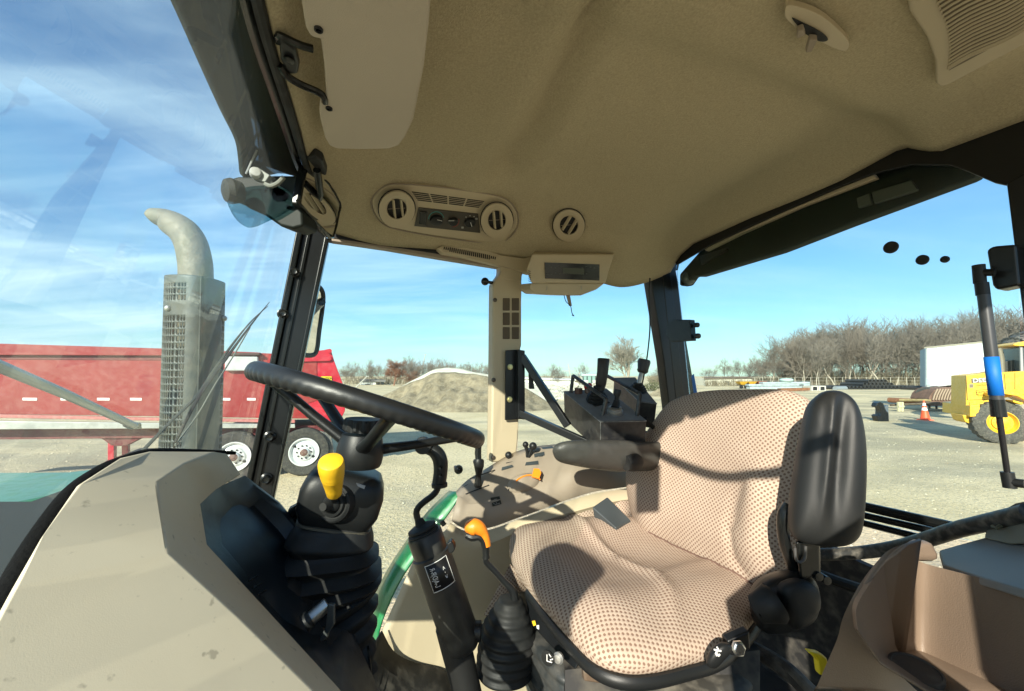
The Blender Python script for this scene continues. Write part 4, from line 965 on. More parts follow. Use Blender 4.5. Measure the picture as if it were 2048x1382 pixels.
se = thing('driver_seat', T(-.6, -.05, -.95), 'driver seat in beige and brown checked cloth with raised left armrest and black base', 'seat')
# cushion on a slightly tilted plane
CN = (UP + TF * -.05).normalized(); c0p = PH(1270, 1160, -.50)
def PQ(x, y): return PP(x, y, c0p, CN)
cu = [(1020, 1106), (1022, 1076), (1046, 1052), (1092, 1036), (1160, 1030), (1225, 1040), (1290, 1052), (1380, 1060), (1480, 1090), (1535, 1140), (1530, 1195), (1498, 1248), (1440, 1296), (1370, 1318), (1300, 1333), (1240, 1332), (1186, 1312), (1140, 1268), (1098, 1222), (1060, 1176), (1032, 1136)]
cpts = [PQ(x, y) for x, y in cu]
CREASE = [PQ(x, y) for x, y in ((1130, 1052), (1165, 1082), (1230, 1135), (1310, 1190), (1342, 1235), (1352, 1290), (1350, 1325))]
BACKC = [PQ(x, y) for x, y in ((1310, 1190), (1370, 1168), (1440, 1150), (1520, 1170))]
def dseg(p, pts):
    best = 9
    for a_, b_ in zip(pts, pts[1:]):
        d = b_ - a_; t = min(max((p - a_).dot(d) / d.length_squared, 0), 1); q = (p - a_ - d * t); q.z = 0; best = min(best, q.length)
    return best
seatc = sum(cpts, V()) / len(cpts)
def cdisp(p, r):
    q = p - seatc; f_, l_ = q.dot(TF), q.dot(TL); d = dseg(p, CREASE); d2 = dseg(p, BACKC)
    z = .012 * math.exp(-(d / .016) ** 2) + .006 * math.exp(-(d2 / .02) ** 2)
    z -= .020 * math.exp(-((f_ + .05) / .13) ** 2 - ((l_ + .02) / .11) ** 2)      # seat hollow
    z += .022 * math.exp(-((l_ + .20) / .07) ** 2) + .014 * math.exp(-((l_ - .20) / .07) ** 2)
    z += .014 * math.exp(-((f_ - .20) / .07) ** 2)
    return UP * (z * (1 - r ** 6))
cmb = MB().pillow(cpts, CN, .040, .045, 22, 3.0, 5, cdisp, xd=TF + TL * .4); cmb.build('seat_cushion', FAB, se, smooth=180, weld=True)
# backrest on a reclined plane
bk0 = PP(1400, 1000, T(-.93, 0, 0), TF); BN = (TF * .97 + UP * .22).normalized()
bk0 = T(-.885, 0, -.42)
def PBk(x, y): return PP(x, y, bk0, BN)
bo = [(1293, 1072), (1274, 1043), (1263, 1001), (1258, 950), (1270, 908), (1297, 869), (1329, 823), (1354, 800), (1398, 786), (1440, 781), (1494, 780), (1562, 780), (1599, 789), (1622, 812), (1640, 900), (1625, 1000), (1600, 1080), (1575, 1135), (1545, 1172), (1500, 1172), (1440, 1150), (1370, 1110)]
bpts = [PBk(x, y) for x, y in bo]; bc = sum(bpts, V()) / len(bpts)
BOL = [PBk(x, y) for x, y in ((1516, 968), (1498, 1010), (1486, 1060), (1492, 1120), (1520, 1170))]
BOL2 = [PBk(x, y) for x, y in ((1548, 980), (1545, 1040), (1548, 1100), (1560, 1140))]
def d3(p, pts):
    best = 9
    for a_, b_ in zip(pts, pts[1:]):
        d = b_ - a_; t = min(max((p - a_).dot(d) / d.length_squared, 0), 1); q = (p - a_ - d * t); q = q - BN * q.dot(BN); best = min(best, q.length)
    return best
def bdisp(p, r):
    q = p - bc; l_ = q.dot(TL); h_ = q.z
    z = .030 * math.exp(-(d3(p, BOL2) / .045) ** 2) - .010 * math.exp(-(d3(p, BOL) / .010) ** 2)
    z += .014 * math.exp(-((l_ + .19) / .05) ** 2) * (1 if h_ < .1 else .4)
    z -= .016 * math.exp(-(l_ / .12) ** 2 - (h_ / .14) ** 2)
    z += .008 * math.exp(-((h_ + .13) / .05) ** 2)
    return BN * (z * (1 - r ** 6))
bmb = MB().pillow(bpts, BN, .055, .05, 22, 2.8, 5, bdisp, xd=TL); bmb.build('backrest', FAB, se, smooth=180, weld=True)
seam0 = crom([PBk(x, y) + BN * .052 for x, y in ((1293, 1068), (1330, 1072), (1380, 1068), (1430, 1078), (1470, 1108), (1500, 1150))], 4)
cv_, bv_ = BVHTree.FromPolygons(cmb.v, cmb.f), BVHTree.FromPolygons(bmb.v, bmb.f)
def seathit(x, y):
    r = ray(x, y).normalized(); h = [q for q in (cv_.ray_cast(CAM, r), bv_.ray_cast(CAM, r)) if q[0] is not None]
    return (min(h, key=lambda q: q[3])[0] if h else None)
# line where cushion and backrest meet, found on the two surfaces themselves
sl = []
for x in range(1296, 1530, 9):
    last = None
    for y in range(1030, 1200, 2):
        r = ray(x, y).normalized(); a_ = cv_.ray_cast(CAM, r); b_ = bv_.ray_cast(CAM, r)
        if a_[0] is not None and (b_[0] is None or a_[3] < b_[3]): last = a_[0] - r * .0005; break
    if last is not None: sl.append(last)
if len(sl) > 4: MB().tube(crom(sl, 3), .0028, 6).build('seat_crease_line', M('crease_brown', (.13, .075, .055), .8), se)  # dark tube drawn along the seam, standing in for its crease shade
# seat pan rim under the cushion
rimp = [PQ(x, y) - UP * .022 for x, y in ((1056, 1168), (1098, 1222), (1140, 1270), (1186, 1314), (1240, 1336), (1300, 1337), (1370, 1322), (1440, 1300), (1498, 1252), (1530, 1200))]
MB().tube(crom(rimp, 5), .009, 10, flat=1.3).build('seat_pan_rim', BLK, se)
# side slide plate with pictogram
sp0 = [P(x, y, z) for x, y, z in ((1048, 1192, 1.02), (1066, 1196, 1.0), (1110, 1245, .92), (1150, 1290, .84), (1162, 1318, .82), (1150, 1342, .82), (1112, 1306, .88), (1060, 1248, .97))]
MB().prism(sp0, V((.02, .03, 0))).build('slide_plate', BLKM, se, bevel=.004)
MB().lathe(P(1097, 1315, .80), V((-.5, -.8, .1)), [(.013, 0), (.013, .004), (.002, .005)], 20).build('adjust_knob', BLK, se)
MB().lathe(P(1119, 1314, .80), V((-.5, -.8, .1)), [(.0095, 0), (.0105, .006), (.007, .010), (.001, .011)], 16).build('slide_bolt', STEEL, se)
MB().prism([P(x, y, .86) for x, y in ((1064, 1243), (1070, 1242), (1072, 1250), (1067, 1252))], V((0, .002, 0))).build('yellow_sticker', YELK, se)
MB().prism([P(x, y, .86) for x, y in ((1073, 1252), (1078, 1251), (1078, 1259), (1074, 1257))], V((0, .002, 0))).build('white_sticker', WHITE, se)
mb = MB()
for q in (((1094, 1309), (1094, 1322)), ((1094, 1322), (1104, 1325)), ((1098, 1308), (1102, 1314)), ((1100, 1320), (1106, 1318))): mb.tube([P(*q[0], .79), P(*q[1], .79)], .0009, 5)
mb.build('knob_symbol', WHITE, se)
# suspension bellows (two visible stacks) and base
rws = []
for i in range(25):
    t = i / 24; cx = 1112 + 60 * t; y = 1225 + 215 * t
    z = .93 - .10 * t; k = 1 + .045 * math.cos(i * math.pi / 2.5)
    base = P(cx, y, z)
    rws.append([base + TL * (a_ * .17 * k) + TF * (b_ * .075 * k) for a_, b_ in [(math.copysign(abs(math.cos(q)) ** .5, math.cos(q)), math.copysign(abs(math.sin(q)) ** .5, math.sin(q))) for q in [2 * math.pi * s / 32 for s in range(32)]]])
BEL = M('bellows_black', (.020, .024, .025), .5, bump=.2, bscale=200, var=.2, dust=.12)
def bellow(cxs, y0, y1, z0, z1, hx_, hy_, nm, n_=24, waves=4, mat=BEL):
    rws = []
    for i in range(n_ + 1):
        t = i / n_; b_ = P(cxs[0] + (cxs[1] - cxs[0]) * t, y0 + (y1 - y0) * t, z0 + (z1 - z0) * t); k = 1 - .09 * abs(math.cos(t * waves * math.pi)) ** 3
        rws.append(rsq(b_, hx_ * k, hy_ * k, UP, 36, 4, TF))
    return MB().loft(rws, closed=True, cap=True).build(nm, mat, se, smooth=180)
bellow((1082, 1150), 1245, 1440, 1.02, .88, .055, .16, 'suspension_bellows', waves=5)
bellow((1380, 1392), 1308, 1440, .90, .83, .10, .095, 'suspension_bellows', waves=3, mat=M('bellows_dusty', (.035, .033, .028), .6, var=.25, dust=.35))
MB().hexa([P(x, y, z) for x, y, z in ((1165, 1338, .80), (1238, 1350, .76), (1240, 1372, .76), (1168, 1362, .80))], [P(x, y, z) for x, y, z in ((1160, 1322, .9), (1250, 1326, .86), (1250, 1360, .86), (1160, 1350, .9))]).build('base_bracket', M('dusty_brown', (.10, .065, .04), .8, var=.4, dust=.3), se, bevel=.003)
MB().bar(P(1262, 1345, .78), P(1258, 1440, .76), .018, 12).build('base_post', M('base_steel', (.10, .105, .10), .4, .6), se)
MB().prism([P(x, y, z) for x, y, z in ((1130, 1340, .86), (1520, 1300, .86), (1520, 1460, .8), (1130, 1470, .8))], V((0, .25, 0))).build('seat_base', M('base_dark', (.010, .010, .010), .7, dust=.2), se)
# front lever with pictogram
MB().pillow([P(x, y, .70) for x, y in ((1412, 1322), (1418, 1306), (1432, 1290), (1448, 1284), (1462, 1290), (1462, 1302), (1446, 1320), (1430, 1336), (1416, 1334))], V((-.25, -1, .35)), .014, .01, 6, 2.6, 3).build('adjust_lever', BLK, se, smooth=180)
mb = MB()
for q in (((1431, 1308), (1436, 1298)), ((1428, 1299), (1442, 1302)), ((1432, 1311), (1440, 1309)), ((1436, 1298), (1434, 1294)), ((1434, 1308), (1438, 1312))): mb.tube([P(*q[0], .683), P(*q[1], .683)], .0014, 5)
mb.build('lever_symbol', WHITE, se)
MB().lathe(P(1475, 1296, .74), V((.1, -1, .2)), [(.013, 0), (.013, .004), (.009, .005), (.009, .008), (.004, .008)], 6).build('pivot_bolt', CHROME, se)
MB().prism([P(x, y, .76) for x, y in ((1454, 1282), (1500, 1262), (1502, 1300), (1482, 1314), (1460, 1312))], V((0, .02, 0))).build('pivot_plate', BLKM, se, bevel=.004)
# recliner housing at the near side
rc = P(1568, 1195, .80)
MB().pillow([P(x, y, .84) for x, y in ((1505, 1200), (1512, 1172), (1540, 1150), (1590, 1140), (1625, 1160), (1632, 1200), (1620, 1240), (1570, 1262), (1525, 1262), (1508, 1235))], V((-.2, -1, .3)), .045, .05, 9, 2.8, 4).build('recliner_housing', BLK, se, smooth=180)
MB().tube([P(1513, 1218, .79), P(1548, 1206, .775), P(1552, 1204, .775)], [.024, .034, .030], 20).build('recliner_cap', BLKR, se, smooth=50)
MB().pillow([P(x, y, .80) for x, y in ((1556, 1172), (1592, 1156), (1628, 1172), (1634, 1212), (1614, 1240), (1584, 1256), (1566, 1215))], V((-.2, -1, .3)), .030, .02, 7, 3.2, 3).build('recliner_flap', BLKR, se, smooth=180)
for i in range(3):
    MB().bar(P(1518 + i * 10, 1228 - i * 14, .765), P(1528 + i * 9, 1240 - i * 6, .765), .0012, 5).build('cap_rib', BLKG, se)
# armrest bracket and raised armrest
MB().tube(crom([P(x, y, z) for x, y, z in ((1578, 1010, .84), (1566, 1035, .84), (1568, 1080, .84), (1580, 1120, .84), (1595, 1160, .84))], 4), .014, 10, flat=.7).build('armrest_bracket', BLKG, se)
MB().hexa([P(x, y, .80) for x, y in ((1590, 1080), (1640, 1085), (1642, 1150), (1600, 1160))], [P(x, y, .86) for x, y in ((1590, 1080), (1640, 1085), (1642, 1150), (1600, 1160))]).build('armrest_hinge', BLKG, se, bevel=.006)
for x, y in ((1636, 1152), (1652, 1160)): MB().lathe(P(x, y, .80), V((0, -1, 0)), [(.008, -.02), (.008, .004), (.003, .005)], 12).build('hinge_bolt', BLKG, se)
MB().tube(crom([P(x, y, .795) for x, y in ((1590, 1095), (1592, 1118), (1600, 1124), (1610, 1116), (1611, 1092))], 4), .0025, 6).build('hinge_slot', M('slot_edge', (.10, .10, .10), .4, .5), se)
an = (V((-.35, -1, .10))).normalized(); az = .79
ao = [(1634, 792), (1648, 783), (1668, 781), (1690, 788), (1708, 808), (1719, 845), (1725, 900), (1724, 980), (1718, 1050), (1706, 1078), (1680, 1090), (1640, 1090), (1600, 1082), (1583, 1068), (1578, 1040), (1584, 980), (1596, 900), (1610, 830), (1620, 806)]
def adisp(p, r):
    x, y = pix(p); f_ = (y - 780) / 310
    x1 = 1668 - 28 * f_; x2 = 1712 - 6 * f_
    z = -.012 * math.exp(-((x - x1 - 26) / 15) ** 2) + .008 * math.exp(-((x - x1) / 10) ** 2)
    return an * (z * (1 - r ** 5) * min(1, max(0, (1.05 - f_) * 2)))
MB().pillow([PP(x, y, P(1650, 930, az), an) for x, y in ao], an, .045, .035, 22, 3.0, 4, adisp).build('raised_armrest', ARM, se, smooth=180)
# far armrest, lowered
aa = P(1150, 905, 1.20); ab = P(1300, 910, 1.31)
fo = [(1107, 905), (1109, 893), (1120, 885), (1150, 881), (1220, 881), (1290, 884), (1330, 890), (1335, 935), (1256, 943), (1205, 940), (1150, 931), (1118, 922)]
fnn = (V((-.25, -1, .25))).normalized()
MB().pillow([PP(x, y, P(1200, 910, 1.20), TL) for x, y in fo], TL + UP * .3, .042, .03, 12, 2.6, 4).build('lowered_armrest', M('armrest_worn', (.04, .04, .036), .42, bump=.25, bscale=500, var=.15, vscale=14, dust=.05, dustcol=(.12, .115, .10)), se, smooth=180)
MB().lathe(P(1262, 925, 1.20), V((.9, .4, 0)), [(.022, -.02), (.026, 0), (.026, .02), (.02, .03)], 20).build('armrest_pivot', BLKR, se)
# black box beside the cushion and fabric kick patches
bb = [P(x, y, z) for x, y, z in ((1184, 1014, 1.30), (1215, 993, 1.34), (1262, 1040, 1.30), (1232, 1056, 1.24))]
tag(MB().prism(bb, V((.02, .02, -.10))).build('buckle_box', M('box_grey', (.05, .06, .065), .35, var=.2), None, bevel=.004), 'small dark grey angled box behind the seat cushion against the console', 'box')
def patch(pts, l, lab_):
    q = [PL(x, y, l) for x, y in pts]; c_ = sum(q, V()) / len(q)
    mb = MB(); mb.add([p for p in q], [tuple(range(len(q)))], [((p - c_).dot(TF), (p - c_).z) for p in q])
    return tag(mb.build('cloth_patch', FAB, None, solid=.003), lab_, 'cloth patch', 'cloth patches on the console side')
patch(((1020, 1128), (1050, 1160), (1090, 1240), (980, 1237), (968, 1229)), -.385, 'triangular checked cloth patch on the console side behind the orange lever')
patch(((1145, 1032), (1172, 1021), (1205, 1016), (1225, 1030), (1230, 1062), (1150, 1062)), -.355, 'checked cloth patch showing between seat cushion and tan console edge')
patch(((1222, 1012), (1240, 1002), (1262, 1000), (1275, 1040), (1240, 1050)), -.360, 'checked cloth patch beside the backrest under the lowered armrest')
yl2 = thing('yellow_latch', P(1640, 1330, .66), 'small yellow plastic latch low behind the seat beside the brown tray', 'latch')
MB().prism([P(x, y, .66) for x, y in ((1616, 1304), (1640, 1308), (1656, 1318), (1660, 1352), (1640, 1352), (1636, 1322))], V((0, .012, 0))).build('latch_tab', M('latch_yellow', (.80, .62, .02), .4), yl2, bevel=.003)
for (x0, y0, z0, x1, y1, z1) in ((1500, 1290, .95, 1640, 1400, .80), (1520, 1310, .92, 1660, 1440, .78)):
    tag(MB().tube(crom([P(x0, y0, z0), P((x0 + x1) / 2, (y0 + y1) / 2 - 14, (z0 + z1) / 2), P(x1, y1, z1)], 5), .012, 10).build('floor_hose', M('dusty_hose', (.05, .042, .034), .8, bump=.8, bscale=60, var=.5, dust=.4), None), 'dusty black hose on the cab floor behind the seat, %s' % ('upper one' if y0 == 1290 else 'lower one'), 'hose', 'hoses on the cab floor')

# ================================================================== left console / tray
tr = thing('storage_tray', PL(1850, 1300, .45), 'brown moulded storage tray with round cup holder at the right edge', 'storage tray')
def TP3(x, y, l): return PL(x, y, l)
orim = [(1632, 1384, .395), (1655, 1330, .40), (1678, 1277, .405), (1690, 1235, .41), (1716, 1186, .42), (1744, 1144, .43), (1779, 1106, .445), (1812, 1092, .452), (1843, 1080, .46)]
irim = [(1840, 1388, .43), (1800, 1350, .43), (1762, 1319, .43), (1730, 1276, .43), (1714, 1246, .432), (1713, 1214, .435), (1735, 1175, .442), (1768, 1130, .45), (1790, 1113, .46)]
Oq = resample(crom([TP3(*p) for p in orim], 4), 30); Iq = resample(crom([TP3(*p) for p in irim], 4), 30)
mid_ = [a_.lerp(b_, .5) + UP * .004 for a_, b_ in zip(Oq, Iq)]
down = [p - UP * .25 - TL * .04 + TF * .0 for p in Oq]
inner2 = [p + TL * .05 - UP * .10 for p in Iq]
fl = [PH(x, y, -.44) for x, y in ((1762, 1330), (1764, 1322), (1768, 1316), (1780, 1306), (1800, 1300), (1820, 1296), (1835, 1297))]
TANB = M('tray_brown', (.205, .150, .108), .5, bump=.3, bscale=600, var=.06)
MB().loft([down, Oq, mid_, Iq]).build('tray_rim', TANB, tr, smooth=50, solid=.003)
# cavity: walls
wz = lambda x, y, z: P(x, y, z)
ctop = [P(*p) for p in ((1716, 1262, .52), (1713, 1240, .525), (1714, 1212, .53), (1735, 1175, .555), (1768, 1130, .59), (1792, 1113, .615), (1826, 1118, .63), (1860, 1130, .63), (1957, 1155, .575), (2048, 1179, .52), (2250, 1230, .44))]
cbot = [P(*p) for p in ((1760, 1322, .53), (1762, 1319, .54), (1766, 1314, .56), (1774, 1309, .585), (1788, 1303, .61), (1806, 1299, .635), (1832, 1297, .65), (1862, 1307, .64), (1975, 1358, .57), (2060, 1400, .53), (2250, 1480, .45))]
ct, cb_ = crom(ctop, 5), crom(cbot, 5)
lip = [p - UP * .006 + V((.010, .018, 0)) for p in ct]
fcen = P(1900, 1400, .5)
MB().loft([lip, ct, [a_.lerp(b_, .5) for a_, b_ in zip(ct, cb_)], [a_.lerp(b_, .93) for a_, b_ in zip(ct, cb_)], [b_ + (fcen - b_) * .03 - UP * .001 for b_ in cb_], [b_ + (fcen - b_) * .9 - UP * .004 for b_ in cb_]]).build('tray_cavity', TANB, tr, smooth=50, solid=-.003)
cpn = UP; cc = P(1832, 1338, .555)
MB().lathe(cc, (UP + V((-.02, -.12, 0))), [(.027, -.004), (.027, .0015), (.024, .002), (.023, .0005), (.001, .0005)], 30, sx=1.0).build('cup_mat', M('cup_rubber', (.05, .045, .04), .6, bump=.4, bscale=300, dust=.3), tr)
tb2 = [P(x, y, z) for x, y, z in ((1812, 1096, .62), (1843, 1080, .64), (1868, 1082, .645), (1884, 1124, .64), (1840, 1124, .62))]
MB().prism(tb2, V((.01, .03, -.01))).build('tray_boss', TANB, tr, bevel=.01)
lsf = thing('left_side_shelf', P(1990, 1110, .60), 'grey sunlit side shelf with olive raised block right of the brown tray', 'shelf')
MB().prism([P(x, y, z) for x, y, z in ((1878, 1100, .70), (1967, 1076, .70), (2060, 1058, .66), (2260, 1040, .5), (2260, 1236, .42), (2048, 1178, .50), (1957, 1153, .575), (1886, 1128, .64))], UP * -.012).build('shelf_top', M('shelf_grey', (.21, .22, .22), .5, bump=.2, bscale=500, var=.05), lsf, bevel=.003)
MB().hexa([P(x, y, z) for x, y, z in ((1964, 1078, .68), (2020, 1092, .63), (2070, 1090, .60), (2260, 1060, .50), (2060, 1040, .74))],
          [P(x, y, z) for x, y, z in ((1976, 1044, .69), (2010, 1046, .66), (2060, 1032, .62), (2260, 960, .52), (2048, 1016, .76))]).build('shelf_block', M('block_olive', (.20, .195, .15), .5, bump=.2, bscale=500, var=.06), lsf, bevel=.006)
MB().tube([P(1984, 1052, .66), P(1992, 1056, .655), P(2002, 1052, .655)], .003, 6).build('block_catch', M('catch_olive', (.12, .12, .08), .5), lsf)
MB().prism([P(x, y, z) for x, y, z in ((1995, 1038, .8), (2044, 1010, .8), (2200, 980, .7), (2200, 1010, .7), (2048, 1024, .78))], V((0, .01, 0))).build('shelf_seal', BLKR, lsf)

# ================================================================== joystick boxes on their bracket
br = thing('box_bracket', PL(1026, 838, -.57), 'black welded angle bracket bolted to the tan pillar carrying two square arms', 'bracket')
BZ = 1.42
plate = [PL(x, y, -.575) for x, y in ((1010, 701), (1039, 699), (1041, 838), (1009, 840))]
MB().prism(plate, TL * .008).build('bracket_plate', BLKM, br, bevel=.002)
side_ = [PL(x, y, -.570) for x, y in ((1030, 700), (1043, 702), (1043, 838), (1030, 836))]
MB().prism(side_, TL * .03).build('bracket_flange', BLKM, br, bevel=.002)
def sqbar(a_, b_, w_, nm):
    d = (b_ - a_).normalized(); x, y, z = basis(d)
    return MB().prism([a_ + x * i * w_ / 2 + y * j * w_ / 2 for i, j in ((-1, -1), (1, -1), (1, 1), (-1, 1))], b_ - a_).build(nm, BLKM, br, bevel=.002)
sqbar(PL(1044, 712, -.55), P(1136, 852, 1.38), .024, 'bracket_arm')
sqbar(PL(1040, 826, -.55), P(1180, 888, 1.34), .024, 'bracket_arm')
for (x, y) in ((1020, 734), (1019, 799)):
    MB().lathe(PL(x, y, -.566), TL, [(.0105, 0), (.0105, .003), (.007, .0035), (.007, .008), (.001, .008)], 6 if y == 0 else 14).build('zinc_bolt', M('zinc_yellow', (.55, .5, .25), .3, .8), br)
MB().prism([P(x, y, 1.47) for x, y in ((1057, 741), (1064, 738), (1069, 778), (1058, 778))], V((0, .02, 0))).build('bracket_tab', BLKM, br, bevel=.002)
def cbox(name, tl, tr_, brt, bl_, zf, zb, hgt, lab_):
    t = thing(name, P(bl_[0], bl_[1] + 40, zf), lab_, 'control box')
    pts = [P(*tl, zb), P(*tr_, zb), P(*brt, zf), P(*bl_, zf)]
    nn = (pts[1] - pts[0]).cross(pts[2] - pts[1]).normalized()
    if nn.z < 0: nn = -nn
    MB().hexa([p - nn * hgt for p in pts], pts).build('box_shell', M('box_black', (.020, .021, .023), .35, bump=.15, bscale=60, var=.3, vscale=14, dust=.06), t, bevel=.003)
    c_ = sum(pts, V()) / 4
    MB().prism([c_ + (p - c_) * .97 + nn * .0003 for p in pts], nn * .0015).build('box_lid', M('lid_grey', (.14, .145, .15), .5, var=.2, vscale=20, dust=.15), t)
    e = MB()
    for i in range(4): e.bar(pts[i], pts[(i + 1) % 4], .0013, 6)
    e.bar(pts[3], pts[3] - nn * hgt * .95, .0012, 6)
    e.build('worn_edges', M('worn_edge', (.22, .23, .23), .4, .6, var=.5, vscale=60), t)
    return t, pts, nn
j1, q1, jn = cbox('joystick_box', (1127, 783), (1212, 777), (1293, 842), (1201, 844), 1.22, 1.46, .11, 'black steel joystick box nearer the seat with guard bars, grip joystick and toggle')
def on(q, nn, x, y, o=0): return PP(x, y, q[0] + nn * o, nn)
def upto(x, y, q, nn, bx, by):  # point seen at (x,y) above base pixel
    b_ = on(q, nn, bx, by); d = b_.y; return P(x, y, d)
B1_ = on(q1, jn, 1194, 803)
MB().prism([on(q1, jn, x, y, .003) for x, y in ((1172, 800), (1200, 792), (1220, 806), (1190, 814))], jn * .003).build('joystick_base', BLKM, j1, bevel=.001)
ax_ = (P(1201, 775, B1_.y) - B1_); prof = [(.036, .004), (.037, .010), (.033, .012), (.034, .018), (.028, .020), (.029, .027), (.022, .029), (.022, .036), (.014, .040), (.012, .055)]
MB().lathe(B1_, jn, prof, 22).build('joystick_boot', BLKR, j1, smooth=40)
g0, g1_, g2_ = P(1200, 777, B1_.y), P(1205, 745, B1_.y), P(1207, 718, B1_.y)
MB().tube([B1_ + jn * .04, g0, g0.lerp(g1_, .3), g1_, g2_, g2_ + (g2_ - g1_) * .05], [.010, .015, .0185, .019, .0205, .017], 14).build('joystick_grip', M('grip_rubber', (.03, .026, .023), .6, bump=.5, bscale=200, var=.2), j1, smooth=60)
B2_ = on(q1, jn, 1230, 828)
MB().lathe(B2_, jn, [(.024, 0), (.025, .012), (.021, .014), (.021, .022), (.016, .023)], 22).build('toggle_ring', M('zinc', (.5, .5, .48), .35, .8), j1)
MB().tube([B2_ + jn * .02, P(1233, 806, B2_.y), P(1233, 800, B2_.y)], [.014, .011, .009], 12).tube([P(1233, 802, B2_.y), P(1234, 792, B2_.y)], .007, 10).build('toggle_boot', BLKR, j1)
MB().tube([P(1234, 792, B2_.y), P(1235, 784, B2_.y), P(1236, 779, B2_.y)], [.010, .013, .0105], 12).build('toggle_knob', BLK, j1)
k1 = on(q1, jn, 1157, 788)
MB().tube([k1, P(1157, 776, k1.y)], .014, 10).build('brown_knob', M('brown_rubber', (.10, .045, .03), .6, bump=.5, bscale=200), j1)
k2 = on(q1, jn, 1176, 786)
MB().tube([k2, P(1174, 776, k2.y)], [.012, .009], 10).build('button_collar', M('collar_brown', (.14, .09, .07), .5), j1)
MB().ball(P(1174, 773, k2.y), .0115, 12).ball(P(1179, 771, k2.y + .01), .010, 12).build('red_button', RED, j1)
def guard(base1, t1_, t2_, base2):
    b1 = on(q1, jn, *base1); b2 = on(q1, jn, *base2); a_ = P(*t1_, b1.y); c_ = P(*t2_, b2.y)
    k = [b1, b1.lerp(a_, .85), b1.lerp(a_, .98) + (c_ - a_) * .02, a_.lerp(c_, .06) , a_.lerp(c_, .5), a_.lerp(c_, .95), b2.lerp(c_, .96), b2.lerp(c_, .85), b2]
    MB().tube(crom(k, 3), .0065, 9).build('guard_bar', M('guard_black', (.03, .031, .031), .28, .4, dust=.3, dustcol=(.25, .25, .24), var=.3, vscale=30), j1)
guard((1142, 785), (1146, 751), (1212, 798), (1204, 834))
guard((1200, 780), (1213, 751), (1280, 788), (1274, 832))
j2, q2, jn2 = cbox('joystick_box', (1228, 756), (1270, 755), (1314, 808), (1279, 804), 1.42, 1.62, .10, 'second black joystick box standing behind the guarded one by the rear pillar')
B3_ = on(q2, jn2, 1275, 782)
MB().lathe(B3_, jn2, [(.032, 0), (.033, .006), (.028, .009), (.029, .014), (.023, .017), (.024, .022), (.018, .025), (.018, .030), (.012, .033)], 22).build('joystick_boot', BLKR, j2, smooth=40)
MB().bar(B3_ + jn2 * .02, P(1284, 742, B3_.y), .0085, 12).build('joystick_rod', STEEL, j2)
MB().tube([P(1284, 746, B3_.y), P(1285, 742, B3_.y), P(1286, 738, B3_.y), P(1288, 724, B3_.y), P(1289, 719, B3_.y)], [.015, .021, .020, .024, .021], 16).build('joystick_knob', M('knob_dark', (.03, .027, .026), .5), j2, smooth=50)
tag(MB().tube(crom([P(x, y, z) for x, y, z in ((1290, 838, 1.28), (1300, 848, 1.30), (1312, 862, 1.32), (1322, 884, 1.34))], 4), .007, 9).build('box_cable', BLKR), 'thick black cable running from the joystick box down behind the backrest', 'cable')
tag(MB().hexa([P(x, y, z) for x, y, z in ((1200, 884, 1.40), (1286, 872, 1.34), (1300, 895, 1.34), (1210, 905, 1.40))], [P(x, y, z) for x, y, z in ((1276, 856, 1.5), (1310, 866, 1.5), (1320, 885, 1.5), (1260, 890, 1.5))]).build('mounting_plate', BLKM, None, bevel=.003), 'dark steel plate under the joystick boxes above the lowered armrest', 'plate')

# ================================================================== gas strut on the rear window
gs = thing('gas_strut', PF(2018, 965, -1.24), 'black gas strut with a bright blue label band hanging at the right edge', 'gas strut')
GFp = -1.24
def GS(x, y): return PF(x, y, GFp)
s0, s1 = GS(1963, 566), GS(1998, 833)
MB().tube([s0, GS(1966, 580), s1], [.0098, .0102, .0108], 20).build('strut_tube', M('strut_grey', (.05, .052, .055), .35, .3, var=.2), gs)
MB().tube([s0, GS(1966, 590)], .0112, 18).build('strut_cap', BLK, gs)
MB().tube([GS(1957, 530), GS(1960, 566)], .0105, 16).build('strut_socket', BLKR, gs)
MB().bar(GS(1966, 545), GS(1990, 545), .008, 10).build('strut_stud', BLKM, gs)
sa_ = (s1 - s0).normalized()
def onS(y): 
    t = (y - 566) / (833 - 566); return s0.lerp(s1, t)
MB().tube([onS(716), onS(792)], .0112, 20, cap=False).build('strut_label', M('blue_label', (.0, .14, .55), .6, var=.1), gs, solid=.0004)
MB().tube([onS(800), onS(834)], [.0115, .0122], 18).build('strut_collar', BLKG, gs)
MB().tube([GS(1998, 830), GS(2015, 950)], .0050, 12).build('strut_rod', M('rod_black', (.02, .02, .022), .2, .5), gs)
MB().tube([GS(2014, 944), GS(2020, 976)], .0105, 14).bar(GS(2018, 964), GS(2050, 968), .009, 10).build('strut_fitting', BLK, gs, smooth=40)

# ================================================================== door mirror
om = thing('mirror_or_blocker', P(615, 705, 1.62), 'tall rounded black outside mirror half hidden behind the front pillar', 'mirror')
mcn_ = P(614, 640, 1.62); tg = P(1100, 775, 6.0)
mnn = ((CAM - mcn_).normalized() * 1.0 + V((.62, .70, -.12)).normalized()).normalized()
mo2 = [(622, 568), (636, 573), (645, 586), (645, 610), (638, 660), (633, 700), (624, 710), (604, 710), (576, 706), (590, 600)]
mq = crom([PP(x, y, mcn_, mnn) for x, y in mo2], 3, True); mcc = sum(mq, V()) / len(mq)
MB().prism(mq, -mnn * .05).build('mirror_or_blocker_shell', BLKR, om, bevel=.006)
ring = mq + [mq[0]]; MB().tube(ring, .011, 8, cap=False).build('mirror_edge', BLKR, om)
MB().prism([mcc + (p - mcc) * .97 + mnn * .0005 for p in mq], mnn * .0015).build('mirror_glass', MIRR, om, smooth=0)
